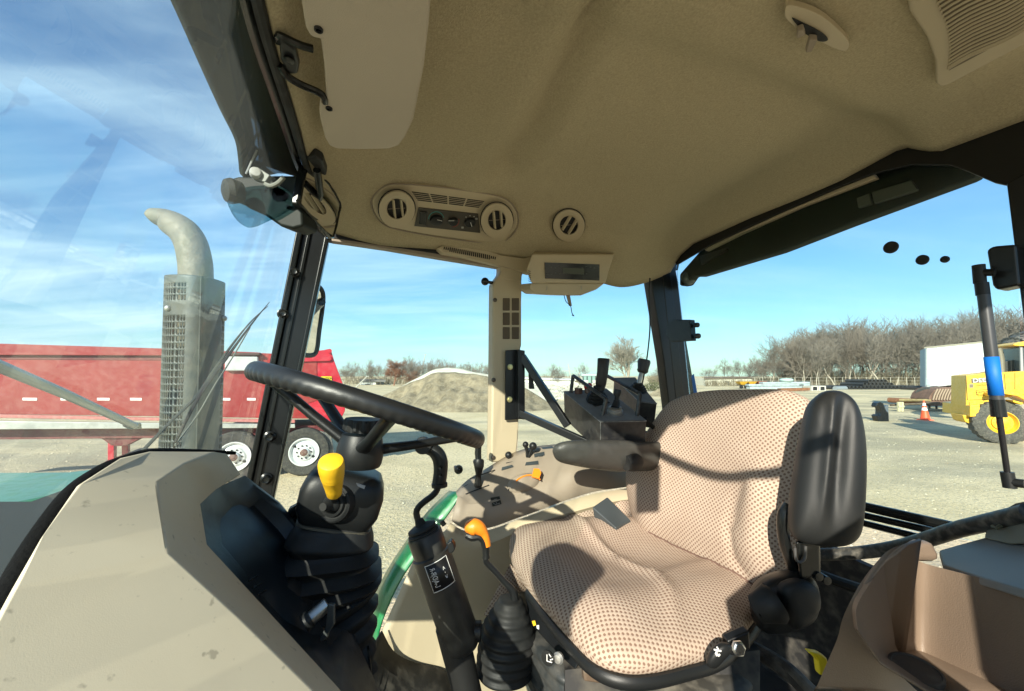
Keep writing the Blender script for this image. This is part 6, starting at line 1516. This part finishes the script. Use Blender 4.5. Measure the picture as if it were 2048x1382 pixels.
# ================================================================== far structures
def block(name, pts, z, dep, mat, lab_, cat, group=None, extra=None):
    t = thing(name, V((P(*pts[0], z).x, z, 0)), lab_, cat, group)
    MB().prism([P(x, y, z) for x, y in pts], V((0, dep, 0))).build('walls', mat, t, smooth=0); return t
def gnd(px, z): return 752 + HC / z * FPX
wb = block('farm_shed', ((1410, 758), (1504, 756), (1504, gnd(0, 92)), (1410, gnd(0, 92))), 92, 8, M('shed_cream', (.52, .50, .42), .8, var=.1), 'long low cream shed with brown roof at the far edge left of the wood', 'shed')
MB().hexa([P(x, y, 91.6) for x, y in ((1408, 758), (1506, 756), (1506, 754.5), (1408, 756))], [P(x, y, 100) for x, y in ((1408, 757), (1506, 755), (1506, 753), (1408, 754))]).build('roof', M('roof_brown', (.12, .09, .07), .8), wb, smooth=0)
for x in (1424, 1450, 1476): MB().prism([P(a_, b_, 91.9) for a_, b_ in ((x, 762), (x + 9, 762), (x + 9, 770), (x, 770))], V((0, .1, 0))).build('door', M('door_dark', (.08, .08, .07), .7), wb, smooth=0)
wb = block('farm_shed', ((720, 763), (752, 764), (752, gnd(0, 100)), (720, gnd(0, 100))), 100, 6, M('shed_white', (.7, .7, .66), .7), 'small white shed with grey roof behind the left foot of the gravel pile', 'shed')
MB().hexa([P(x, y, 99.5) for x, y in ((718, 763), (772, 764), (770, 760), (720, 759))], [P(x, y, 106) for x, y in ((718, 762), (772, 763), (768, 759), (722, 758))]).build('roof', M('roof_grey', (.12, .12, .12), .8), wb, smooth=0)
MB().prism([P(x, y, 99.8) for x, y in ((730, 768), (740, 768), (740, 773), (730, 773))], V((0, .1, 0))).build('door', MATS['door_dark'], wb, smooth=0)
wb = block('farm_shed', ((1046, 757), (1150, 760), (1150, gnd(0, 96)), (1046, gnd(0, 96))), 96, 6, MATS['shed_white'], 'long low white shed far behind the rubble heap', 'shed')
MB().hexa([P(x, y, 95.5) for x, y in ((1044, 758), (1152, 761), (1152, 758), (1044, 755))], [P(x, y, 102) for x, y in ((1044, 757), (1152, 760), (1152, 757), (1044, 754))]).build('roof', M('roof_pale', (.55, .56, .55), .6), wb, smooth=0)
gt = thing('glass_cab_machine', V((P(1188, 0, 62).x, 62, 0)), 'pale green glazed machine cab standing behind the red button', 'machine cab')
MB().prism([P(x, y, 62) for x, y in ((1166, 752), (1192, 752), (1192, 779), (1168, 779))], V((0, 1.6, 0))).build('cab_glass', M('green_glass', (.20, .32, .30), .15), gt, bevel=.05)
MB().prism([P(x, y, 61.9) for x, y in ((1163, 748), (1194, 748), (1194, 752), (1163, 752))], V((0, 2, 0))).build('cab_roof', M('cab_roof_green', (.35, .45, .42), .5), gt, bevel=.05)
for x in (1166, 1174, 1183, 1191): MB().bar(P(x, 752, 61.8), P(x, 779, 61.8), .07, 6).build('cab_post', M('post_dark', (.05, .06, .06), .5), gt)
for px, top_, bot_, z, lab_ in ((851, 708, 752, 100, 'tall thin pole above the top of the gravel piles'), (1136, 727, 762, 90, 'pale utility pole behind the rubble heap left of the joystick grip'), (735, 752, 775, 80, 'short pale pole in front of the far trees beside the red trailer'), (1158, 745, 766, 92, 'shorter pale pole right of the utility pole')):
    t = thing('utility_pole', V((P(px, 0, z).x, z, 0)), lab_, 'pole')
    MB().tube([V((P(px, 0, z).x, z, 0)), P(px, top_, z)], [.13, .08], 8).build('pole_shaft', M('pole_grey', (.40, .39, .35), .8), t)
    if px in (1136,): 
        for yy in (755, 742): MB().bar(P(px - 12, yy, z), P(px + 12, yy, z), .06, 6).build('cross_arm', MATS['pole_grey'], t)
    else: MB().bar(P(px - 3, top_ + 1, z), P(px + 3, top_ + 1, z), .05, 6).build('pole_cap', MATS['pole_grey'], t)
# equipment row along the fence
for k, (px, col_) in enumerate(((1450, (.62, .36, .03)), (1466, (.62, .36, .03)), (1484, (.50, .12, .03)))):
    z = 70; c = V((P(px, 0, z).x, z, 0)); lab_ = ('yellow hopper wagon, leftmost of the three by the fence', 'yellow hopper wagon in the middle of the three by the fence', 'red-orange hopper wagon, rightmost of the three by the fence')[k]
    t = thing('hopper_wagon', c, lab_, 'wagon', 'hopper wagons by the fence'); m_ = M('hopper_%d' % int(col_[1] * 100), col_, .5, var=.15)
    MB().hexa([c + V((a_ * .35, b_ * .4, .7)) for a_, b_ in ((-1, -1), (1, -1), (1, 1), (-1, 1))], [c + V((a_ * .78, b_ * .8, 1.25)) for a_, b_ in ((-1, -1), (1, -1), (1, 1), (-1, 1))]).build('hopper', m_, t, smooth=0)
    MB().box(c + V((0, 0, .62)), 1.3, .5, .1).build('chassis', DARK, t)
    for s_ in (-.4, .4): MB().lathe(c + V((s_, -.45, .3)), V((0, -1, 0)), [(.3, 0), (.3, .18), (.15, .2)], 16).build('wheel', BLKR, t)
bs = thing('steel_bundle', P(1555, 775, 62), 'long stack of pale blue-grey steel sections left of the concrete culverts', 'steel bundle'); bs_m = M('galvanised', (.42, .50, .52), .45, .3, var=.2, vscale=2)
for k, (x0, x1, y0, y1) in enumerate(((1498, 1608, 768.5, 772), (1500, 1606, 773, 778), (1526, 1620, 764, 767.8), (1598, 1620, 768.5, 772))):
    MB().prism([P(x, y, 62) for x, y in ((x0, y0), (x1, y0 - .4), (x1, y1 - .4), (x0, y1))], V((0, 1.0, 0))).build('steel_section', bs_m, bs, bevel=.03)
MB().lathe(P(1573, 764, 62.5), UP, [(.45, 0), (.85, .1), (.95, .3), (.85, .5), (.5, .58)], 18).build('drum_lid', M('pale_green', (.40, .52, .48), .5), bs)
tag(MB().prism([P(x, y, 58) for x, y in ((1562, 777), (1620, 775.5), (1620, 781), (1562, 783))], V((0, .8, 0))).build('rusty_beam', M('rust', (.20, .09, .045), .85, var=.3)), 'low rusty beam lying in front of the pale steel stack', 'beam')
for k, px in enumerate((1630, 1645)):
    z = 60; t = thing('concrete_culvert', P(px, 780, z), ('square concrete culvert, left one of the pair by the black pipes', 'square concrete culvert, right one of the pair by the black pipes')[k], 'culvert', 'concrete culverts')
    o_ = [P(px + a_ * 6.8, 777 + b_ * 5.4, z) for a_, b_ in ((-1, -1), (1, -1), (1, 1), (-1, 1))]; i_ = [P(px + a_ * 4.6 * .9, 777 + b_ * 3.6, z) for a_, b_ in ((-1, -.8), (-.6, -1), (.6, -1), (1, -.8), (1, 1), (-1, 1))]
    MB().prism(o_, V((0, 1.8, 0))).build('culvert_box', M('concrete', (.50, .48, .42), .85, var=.1), t, smooth=0); MB().prism(i_, V((0, -.02, 0))).build('culvert_mouth', DARK, t, smooth=0)
# black pipes
PIPEM = M('pipe_black', (.03, .032, .034), .5, dust=.3, dustcol=(.12, .12, .11)); zP = 66; rP = .30
pipe0 = None; pn = 0
def blackpipe(px, lvl, lab_):
    global pipe0
    x = P(px, 770, zP).x; loc = V((x, zP, rP + lvl * rP * 1.75))
    if pipe0 is None:
        pipe0 = thing('drain_pipe', (0, 0, 0), lab_, 'pipe', 'black drain pipes stacked by the fence')
        rows_ = []
        rows_2 = [(rP * .8, .5), (rP * .8, 0), (rP, 0)] + [(rP * (1 if i % 2 else .95), .12 * i) for i in range(1, 40)]
        MB().lathe(V((0, 0, 0)), V((0, 1, 0)), rows_2, 16, cap=False).build('pipe_wall', PIPEM, pipe0)
        MB().lathe(V((0, .3, 0)), V((0, 1, 0)), [(rP * .82, 0), (rP * .82, .02)], 16).build('pipe_bore', DARK, pipe0)
        pipe0.location = loc; return pipe0
    return dup(pipe0, loc, label=lab_)
ORD = 'first second third fourth fifth sixth seventh eighth ninth tenth eleventh twelfth thirteenth fourteenth fifteenth sixteenth seventeenth eighteenth nineteenth twentieth twenty-first twenty-second twenty-third twenty-fourth twenty-fifth twenty-sixth twenty-seventh'.split()
bx, k = 1665, 0
while bx < 1862:
    blackpipe(bx, 0, '%s black drain pipe from the left in the bottom row by the fence' % ORD[k]); bx += 7.6; k += 1
for k in range(8): blackpipe(1730 + k * 7.6, 1, '%s black drain pipe from the left in the second row of the stack' % ORD[k])
for k in range(5): blackpipe(1741 + k * 7.6, 2, '%s black drain pipe from the left in the topmost row of the stack' % ORD[k])
tag(MB().lathe(P(1670, 777, 64), V((.9, .35, 0)), [(.34, 0), (.36, 0), (.36, 2.6), (.34, 2.6)], 18).build('grey_pipe', M('pipe_grey', (.22, .25, .27), .5)), 'short grey pipe lying lengthwise right of the concrete culverts', 'pipe')
fe = thing('chain_link_fence', P(1700, 775, 76), 'thin wire fence with pale posts running in front of the wood', 'fence')
for k in range(26):
    x = P(1510 + k * 16, 770, 76).x; MB().bar(V((x, 76, 0)), V((x, 76, 1.95)), .045, 6).build('fence_post', M('fence_grey', (.38, .36, .30), .7), fe)
for h_ in (1.9, 1.3, .7): MB().bar(V((P(1500, 770, 76).x, 76, h_)), V((P(1930, 770, 76).x, 76, h_)), .018, 5).build('fence_rail', MATS['fence_grey'], fe)

# ================================================================== yard objects on the right
hk = thing('coupler_hook', PG(1768, 843), 'black hooked quick-coupler attachment standing alone on the gravel', 'coupler'); hz = PG(1768, 843).y
hko = [(1753, 812), (1755, 806), (1761, 804), (1767, 807), (1769, 814), (1773, 822), (1777, 826), (1778, 843), (1757, 843), (1755, 838), (1753, 832), (1757, 829), (1758, 834), (1762, 830), (1763, 824), (1761, 817), (1758, 812), (1756, 811), (1754, 815)]
MB().prism([P(x, y, hz) for x, y in hko], V((.05, .35, 0))).build('hook_plate', BLKM, hk, bevel=.01)
MB().prism([P(x, y, hz + .1) for x, y in ((1770, 812), (1777, 810), (1778, 842), (1768, 843))], V((.08, .6, 0))).build('back_plate', M('plate_blue_grey', (.10, .12, .14), .5), hk, bevel=.01)
cn_ = thing('traffic_cone', PG(1850, 840), 'orange traffic cone with two white bands in front of the yellow loader', 'traffic cone'); cb = PG(1850.5, 840); ch = 38 / FPX * cb.y
CO = M('cone_orange', (.85, .10, .03), .5); CW = M('cone_white', (.8, .8, .78), .5)
def cr(t): return .20 * (1 - t) + .028 * t
for t0, t1, m_ in ((.03, .50, CO), (.50, .64, CW), (.64, .74, CO), (.74, .88, CW), (.88, 1.0, CO)):
    MB().lathe(cb, UP, [(cr(t0), t0 * ch), (cr(t1), t1 * ch)], 24).build('cone_band', m_, cn_)
MB().box(cb + UP * .015, .44, .44, .03).build('cone_base', CO, cn_, bevel=.01)
bm_z = PG(1800, 812).y
tag(MB().tube([P(1778, 800, 27.5), P(1852, 803.5, 25.5)], .17, 14).build('rusty_pipe', M('rust', (.2, .09, .045), .85), None), 'long rusty pipe lying on the gravel behind the black coupler', 'pipe')
for (x0, y0, x1, y1, z0, z1, r, lab_) in ((1780, 810, 1880, 806, 25.6, 24.5, .07, 'thin dark scrap bar lying along the rusty pipe'), (1800, 800, 1862, 801, 26.5, 25, .09, 'straw-coloured weedy scrap bar on top of the rusty pipe')):
    tag(MB().tube([P(x0, y0, z0), P(x1, y1, z1)], r, 8).build('scrap_bar', M('scrap_%d' % int(y0), (.10, .075, .05) if y0 == 810 else (.30, .23, .11), .85, var=.4, vscale=5), None), lab_, 'scrap bar')
pw = thing('wood_block', PG(1803, 823), 'pale upright wooden block on the gravel between coupler and cone', 'wood block'); z = PG(1803, 823).y
for x in (1797, 1803): MB().prism([P(a_, b_, z) for a_, b_ in ((x, 804), (x + 4.6, 804), (x + 4.6, 823), (x, 823))], V((0, .12, 0))).build('board', M('pale_wood', (.48, .44, .28), .8, var=.1), pw, bevel=.005)
MB().prism([P(a_, b_, z) for a_, b_ in ((1797, 811), (1807.6, 811), (1807.6, 815), (1797, 815))], V((0, -.04, 0))).build('cross_board', MATS['pale_wood'], pw)
# rusty grating bucket with black drum
bk_ = thing('grapple_bucket', PG(1880, 815), 'rusty ribbed skeleton bucket with a black drum end behind the traffic cone', 'bucket'); RU = M('rust_brown', (.15, .085, .06), .85, var=.3, vscale=4)
zb = 25.0
MB().tube([P(1850, 790, zb + .8), P(1872, 786, zb + 1.4)], .48, 24).build('drum', M('drum_black', (.03, .035, .037), .6, dust=.2), bk_)
prof_ = [(1858, 798), (1862, 788), (1870, 780), (1884, 775), (1902, 774), (1925, 776), (1925, 806), (1900, 810), (1868, 809)]
MB().prism([P(x, y, zb) for x, y in prof_], V((.3, 1.5, 0))).build('bucket_shell', RU, bk_, bevel=.03)
mb = MB()
for k in range(9):
    x = 1866 + k * 5.5; mb.tube([P(x, 800, zb - .06), P(x + 3, 790, zb - .08), P(x + 9, 778, zb - .04)], .045, 6)
mb.build('bucket_ribs', M('rib_tan', (.30, .22, .16), .8), bk_)
MB().prism([P(x, y, zb - .1) for x, y in ((1852, 803), (1930, 806), (1930, 811), (1862, 812), (1854, 808))], V((0, .4, 0))).build('cutting_edge', M('edge_dark', (.10, .06, .05), .8), bk_, bevel=.02)

# white box trailer
bt2 = thing('box_trailer', V((P(1850, 0, 27).x, 27, 0)), 'plain white box trailer parked before the wood behind the yellow loader', 'trailer')
def WT(px, py, z): return P(px, py, z)
zl, zr = 27.0, 19.5
def zat(px): # depth on the side plane running to the right and nearer
    a_, b_ = P(1852, 700, zl), P(1963, 700, 24.6); n_ = (b_ - a_).cross(UP).normalized(); return PP(px, 700, a_, n_).y
sidep = [(1852, 696), (1976, 683), (1976, 767), (1902, 771), (1852, 776)]
sp3 = [P(x, y, zat(x)) for x, y in sidep]; WHT = M('trailer_white', (.78, .79, .78), .4, var=.03, dust=.08)
depv = V((1.75, 1.8, 0)).normalized() * 2.5
MB().prism(sp3, depv).build('box_body', WHT, bt2, bevel=.06)
MB().prism([P(x, y, zat(x) - .02) for x, y in ((1850, 694), (1977, 681.5), (1977, 684.5), (1850, 697))], V((0, .06, 0))).build('top_rail', M('rail_beige', (.40, .36, .28), .6), bt2)
fa = P(1852, 696, zl) - V((.03, .03, 0)); 
MB().prism([P(x, y, zz_ - .03) for x, y, zz_ in ((1842, 701, 28), (1852, 696.5, 27), (1852, 775, 27), (1842, 772, 28))], V((-.02, .05, 0))).build('shaded_end', M('end_shade_bluegrey', (.22, .27, .30), .5, .3), bt2)  # white end face coloured blue-grey to paint in its shade
mb = MB()
for x in (1874, 1897, 1920, 1943): mb.bar(P(x, 694 - (x - 1852) * .1, zat(x) - .01), P(x, 773 - (x - 1852) * .06, zat(x) - .01), .012, 4)
mb.build('panel_seams', M('seam_grey', (.55, .56, .55), .5), bt2)
MB().prism([P(x, y, zat(x) - .03) for x, y in ((1853, 757), (1862, 757), (1862, 771), (1853, 771))], V((0, .04, 0))).build('vent_plate', M('plate_pale', (.50, .56, .56), .5), bt2)
MB().prism([P(x, y, zat(x) + .2) for x, y in ((1852, 776), (1976, 767), (1976, 774), (1852, 781))], V((0, 1.8, 0))).build('under_frame', M('frame_dark', (.03, .025, .02), .7), bt2)
for x in (1856, 1870): MB().bar(P(x, 778, zat(x) + .5), V((P(x, 778, zat(x) + .5).x, zat(x) + .5, 0)), .06, 8).build('support_leg', MATS['frame_dark'], bt2)
# big black duct behind the loader
bd = thing('black_duct', V((P(2040, 0, 17).x, 17, 0)), 'huge black corrugated duct section arching behind the yellow loader cab', 'duct')
dz = 17.5
pts_ = crom([P(x, y, dz) for x, y in ((2012, 752), (2010, 730), (2014, 712), (2032, 695), (2065, 682), (2120, 676))], 6)
MB().tube(pts_, [.42, .40, .42, .44, .50, .52], 24).build('duct_wall', M('duct_black', (.035, .033, .032), .5, var=.3, vscale=3, dust=.3), bd)
mb = MB()
for q in range(3, len(pts_) - 1, 3):
    d_ = (pts_[q + 1] - pts_[q - 1]).normalized(); mb.lathe(pts_[q], d_, [(.48, -.03), (.53, 0), (.48, .03)], 24)
mb.build('duct_ribs', MATS['duct_black'], bd)

# ================================================================== wheel loader
LW0 = PG(2010, 888); LW0 = V((LW0.x, LW0.y, 0)); LD = V((.87, -.49, 0)).normalized(); LN = V((LD.y, -LD.x, 0))
if LN.dot(CAM - LW0) < 0: LN = -LN
def LP(px, py, off=0.0): return PP(px, py, LW0 + LN * off, LN)
lo = thing('wheel_loader', LW0 - LN * .9, 'yellow wheel loader seen from its rear corner at the right edge', 'loader')
YEL = M('loader_yellow', (.74, .43, .02), .4, var=.06, vscale=3, dust=.12, dustcol=(.45, .36, .2), coat=.15)
def lpr(pts, off, dep, nm, mat=YEL, par=lo, bev=.02): return MB().prism([LP(x, y, off) for x, y in pts], -LN * dep).build(nm, mat, par, bevel=bev)
bod = lpr(((1932, 751), (1965, 747), (2120, 738), (2120, 800), (2048, 790), (1980, 800), (1979, 819), (1943, 822), (1932, 822)), -.25, 1.12, 'engine_cover')
lpr(((1940, 811), (1960, 809), (1960, 832), (1940, 834)), .0, 2.1, 'counterweight')
lpr(((1925, 830), (1950, 830), (1955, 838), (1938, 847), (1930, 843)), -.20, .9, 'belly_plate')
lpr(((1938, 812), (1990, 800), (1990, 818), (1965, 832), (1950, 842), (1940, 846)), -.22, .8, 'rear_frame')
lpr(((1978, 786), (2008, 780), (2030, 783), (2060, 796), (2120, 820), (2120, 826), (2056, 803), (2034, 792), (2008, 788), (1980, 793)), .10, .8, 'fender')
lpr(((2026, 800), (2048, 806), (2044, 810), (2026, 804)), .12, .5, 'step')
mbx = MB()
for a_, b_ in (((1932, 751), (1935, 800)), ((1935, 800), (1979, 799)), ((1938, 803), (1940, 819)), ((2009, 748), (2011, 779)), ((2030, 745), (2030, 779))):
    mbx.bar(LP(*a_, -.245), LP(*b_, -.245), .010, 5)
mbx.build('panel_gaps', M('gap_brown', (.10, .06, .01), .7), bod)
nb = lpr(((1942.5, 757.5), (1992, 755), (1992, 763.5), (1943, 766.5)), -.243, .006, 'name_plate', M('nameplate_dark', (.10, .08, .05), .5), bod, 0)
lu = (LP(1990, 759, 0) - LP(1945, 761.5, 0)).normalized()
text('DEERE', LP(1967, 760.5, -.236), lu, UP, .185, WHITE, nb, 'name_lettering', .004, wide=.98)
st2 = lpr(((1938.5, 768), (1946.5, 767.5), (1947, 775.5), (1939, 776)), -.243, .004, 'grey_decal', M('decal_grey', (.22, .18, .12), .6), bod, 0)
mb = MB()
for k in range(4): 
    for j in range(4):
        if (k * 3 + j * 5) % 3: mb.bar(LP(1940 + k * 1.8, 769.5 + j * 1.7, -.238), LP(1941 + k * 1.8, 769.5 + j * 1.7, -.238), .006, 4)
mb.build('decal_marks', DARK, st2)
mb = MB()
for a_, b_ in (((1952, 780.5), (1990, 778)), ((1952, 780.5), (1953, 789)), ((1953, 789), (1957, 789))): mb.bar(LP(*a_, -.243), LP(*b_, -.243), .008, 4)
mb.build('decal_border', MATS['gap_brown'], bod)
text('CONTRACTORS', LP(1968, 770, -.241), lu, UP, .06, MATS['gap_brown'], bod, 'small_lettering', .003, wide=.85)
text('CAUTION', LP(1965, 784, -.241), lu, UP, .07, MATS['gap_brown'], bod, 'small_lettering', .003, wide=.9)
text('TO MOVE WITH', LP(1967, 790, -.241), lu, UP, .05, MATS['gap_brown'], bod, 'small_lettering', .003, wide=.9)
# cab
lpr(((2040, 692), (2046, 692), (2050, 782), (2042, 782)), -.35, .08, 'cab_post', M('cab_grey', (.25, .27, .27), .5))
lpr(((2046, 694), (2120, 694), (2120, 790), (2050, 790)), -.38, 1.2, 'cab_glass', M('loader_glass', (.07, .09, .10), .1))
lpr(((2026, 689), (2036, 685), (2060, 681), (2140, 678), (2140, 690), (2040, 692), (2028, 691)), -.25, 1.5, 'cab_roof')
MB().tube([LP(2003, 746, -.8), LP(2002, 720, -.8), LP(1999, 704, -.8), LP(1996, 697, -.8)], .09, 12).build('exhaust_pipe', M('loader_pipe', (.20, .18, .14), .6, .4), lo)
lpr(((2006, 724), (2038, 718), (2038, 744), (2012, 744)), -.9, .5, 'air_cleaner', M('cleaner_black', (.02, .02, .02), .4))
lpr(((1950, 748), (1985, 744), (1990, 742), (1990, 748)), -.5, .8, 'hood_top')
tyc = LW0 + UP * .68; RT = .68
x_, y_, _ = basis(LN); vs_ = []; NT = 72
prof_ = [(.36, -.50), (.60, -.50), (.67, -.46), (.68, -.25), (.67, -.03), (.62, .0), (.50, .02), (.37, -.01), (.36, -.06)]
rowsT = []
for r_, h_ in prof_:
    rw = []
    for k in range(NT):
        a_ = 2 * math.pi * k / NT; rr2 = r_ + (.028 if (k % 3) and r_ > .6 else 0); rw.append(tyc + LN * h_ + x_ * math.cos(a_) * rr2 + y_ * math.sin(a_) * rr2)
    rowsT.append(rw)
wh = MB().loft(rowsT, closed=True).build('tyre', M('loader_tyre', (.06, .057, .05), .85, bump=.4, bscale=30, var=.2, dust=.5, dustcol=(.24, .22, .18)), lo, smooth=35)
rm = MB().lathe(tyc, LN, [(.37, -.08), (.37, -.01), (.345, .0), (.335, -.03), (.28, -.10), (.24, -.10), (.235, -.04), (.15, -.03), (.14, .0), (.10, .01), (.001, .01)], 40, cap=False).build('rim', YEL, lo, smooth=35)
mb = MB()
for k in range(12):
    a_ = 2 * math.pi * k / 12; mb.lathe(tyc - LN * .035 + x_ * math.cos(a_) * .19 + y_ * math.sin(a_) * .19, LN, [(.018, 0), (.018, .02), (.001, .02)], 8)
mb.build('wheel_nuts', YEL, rm)
MB().bar(tyc - LN * .1, tyc - LN * .9, .12, 12).build('axle', MATS['frame_dark'], lo)

# ------------------------------------------------------------------ tidy helper properties
for o in bpy.data.objects:
    if '_o' in o: del o['_o']
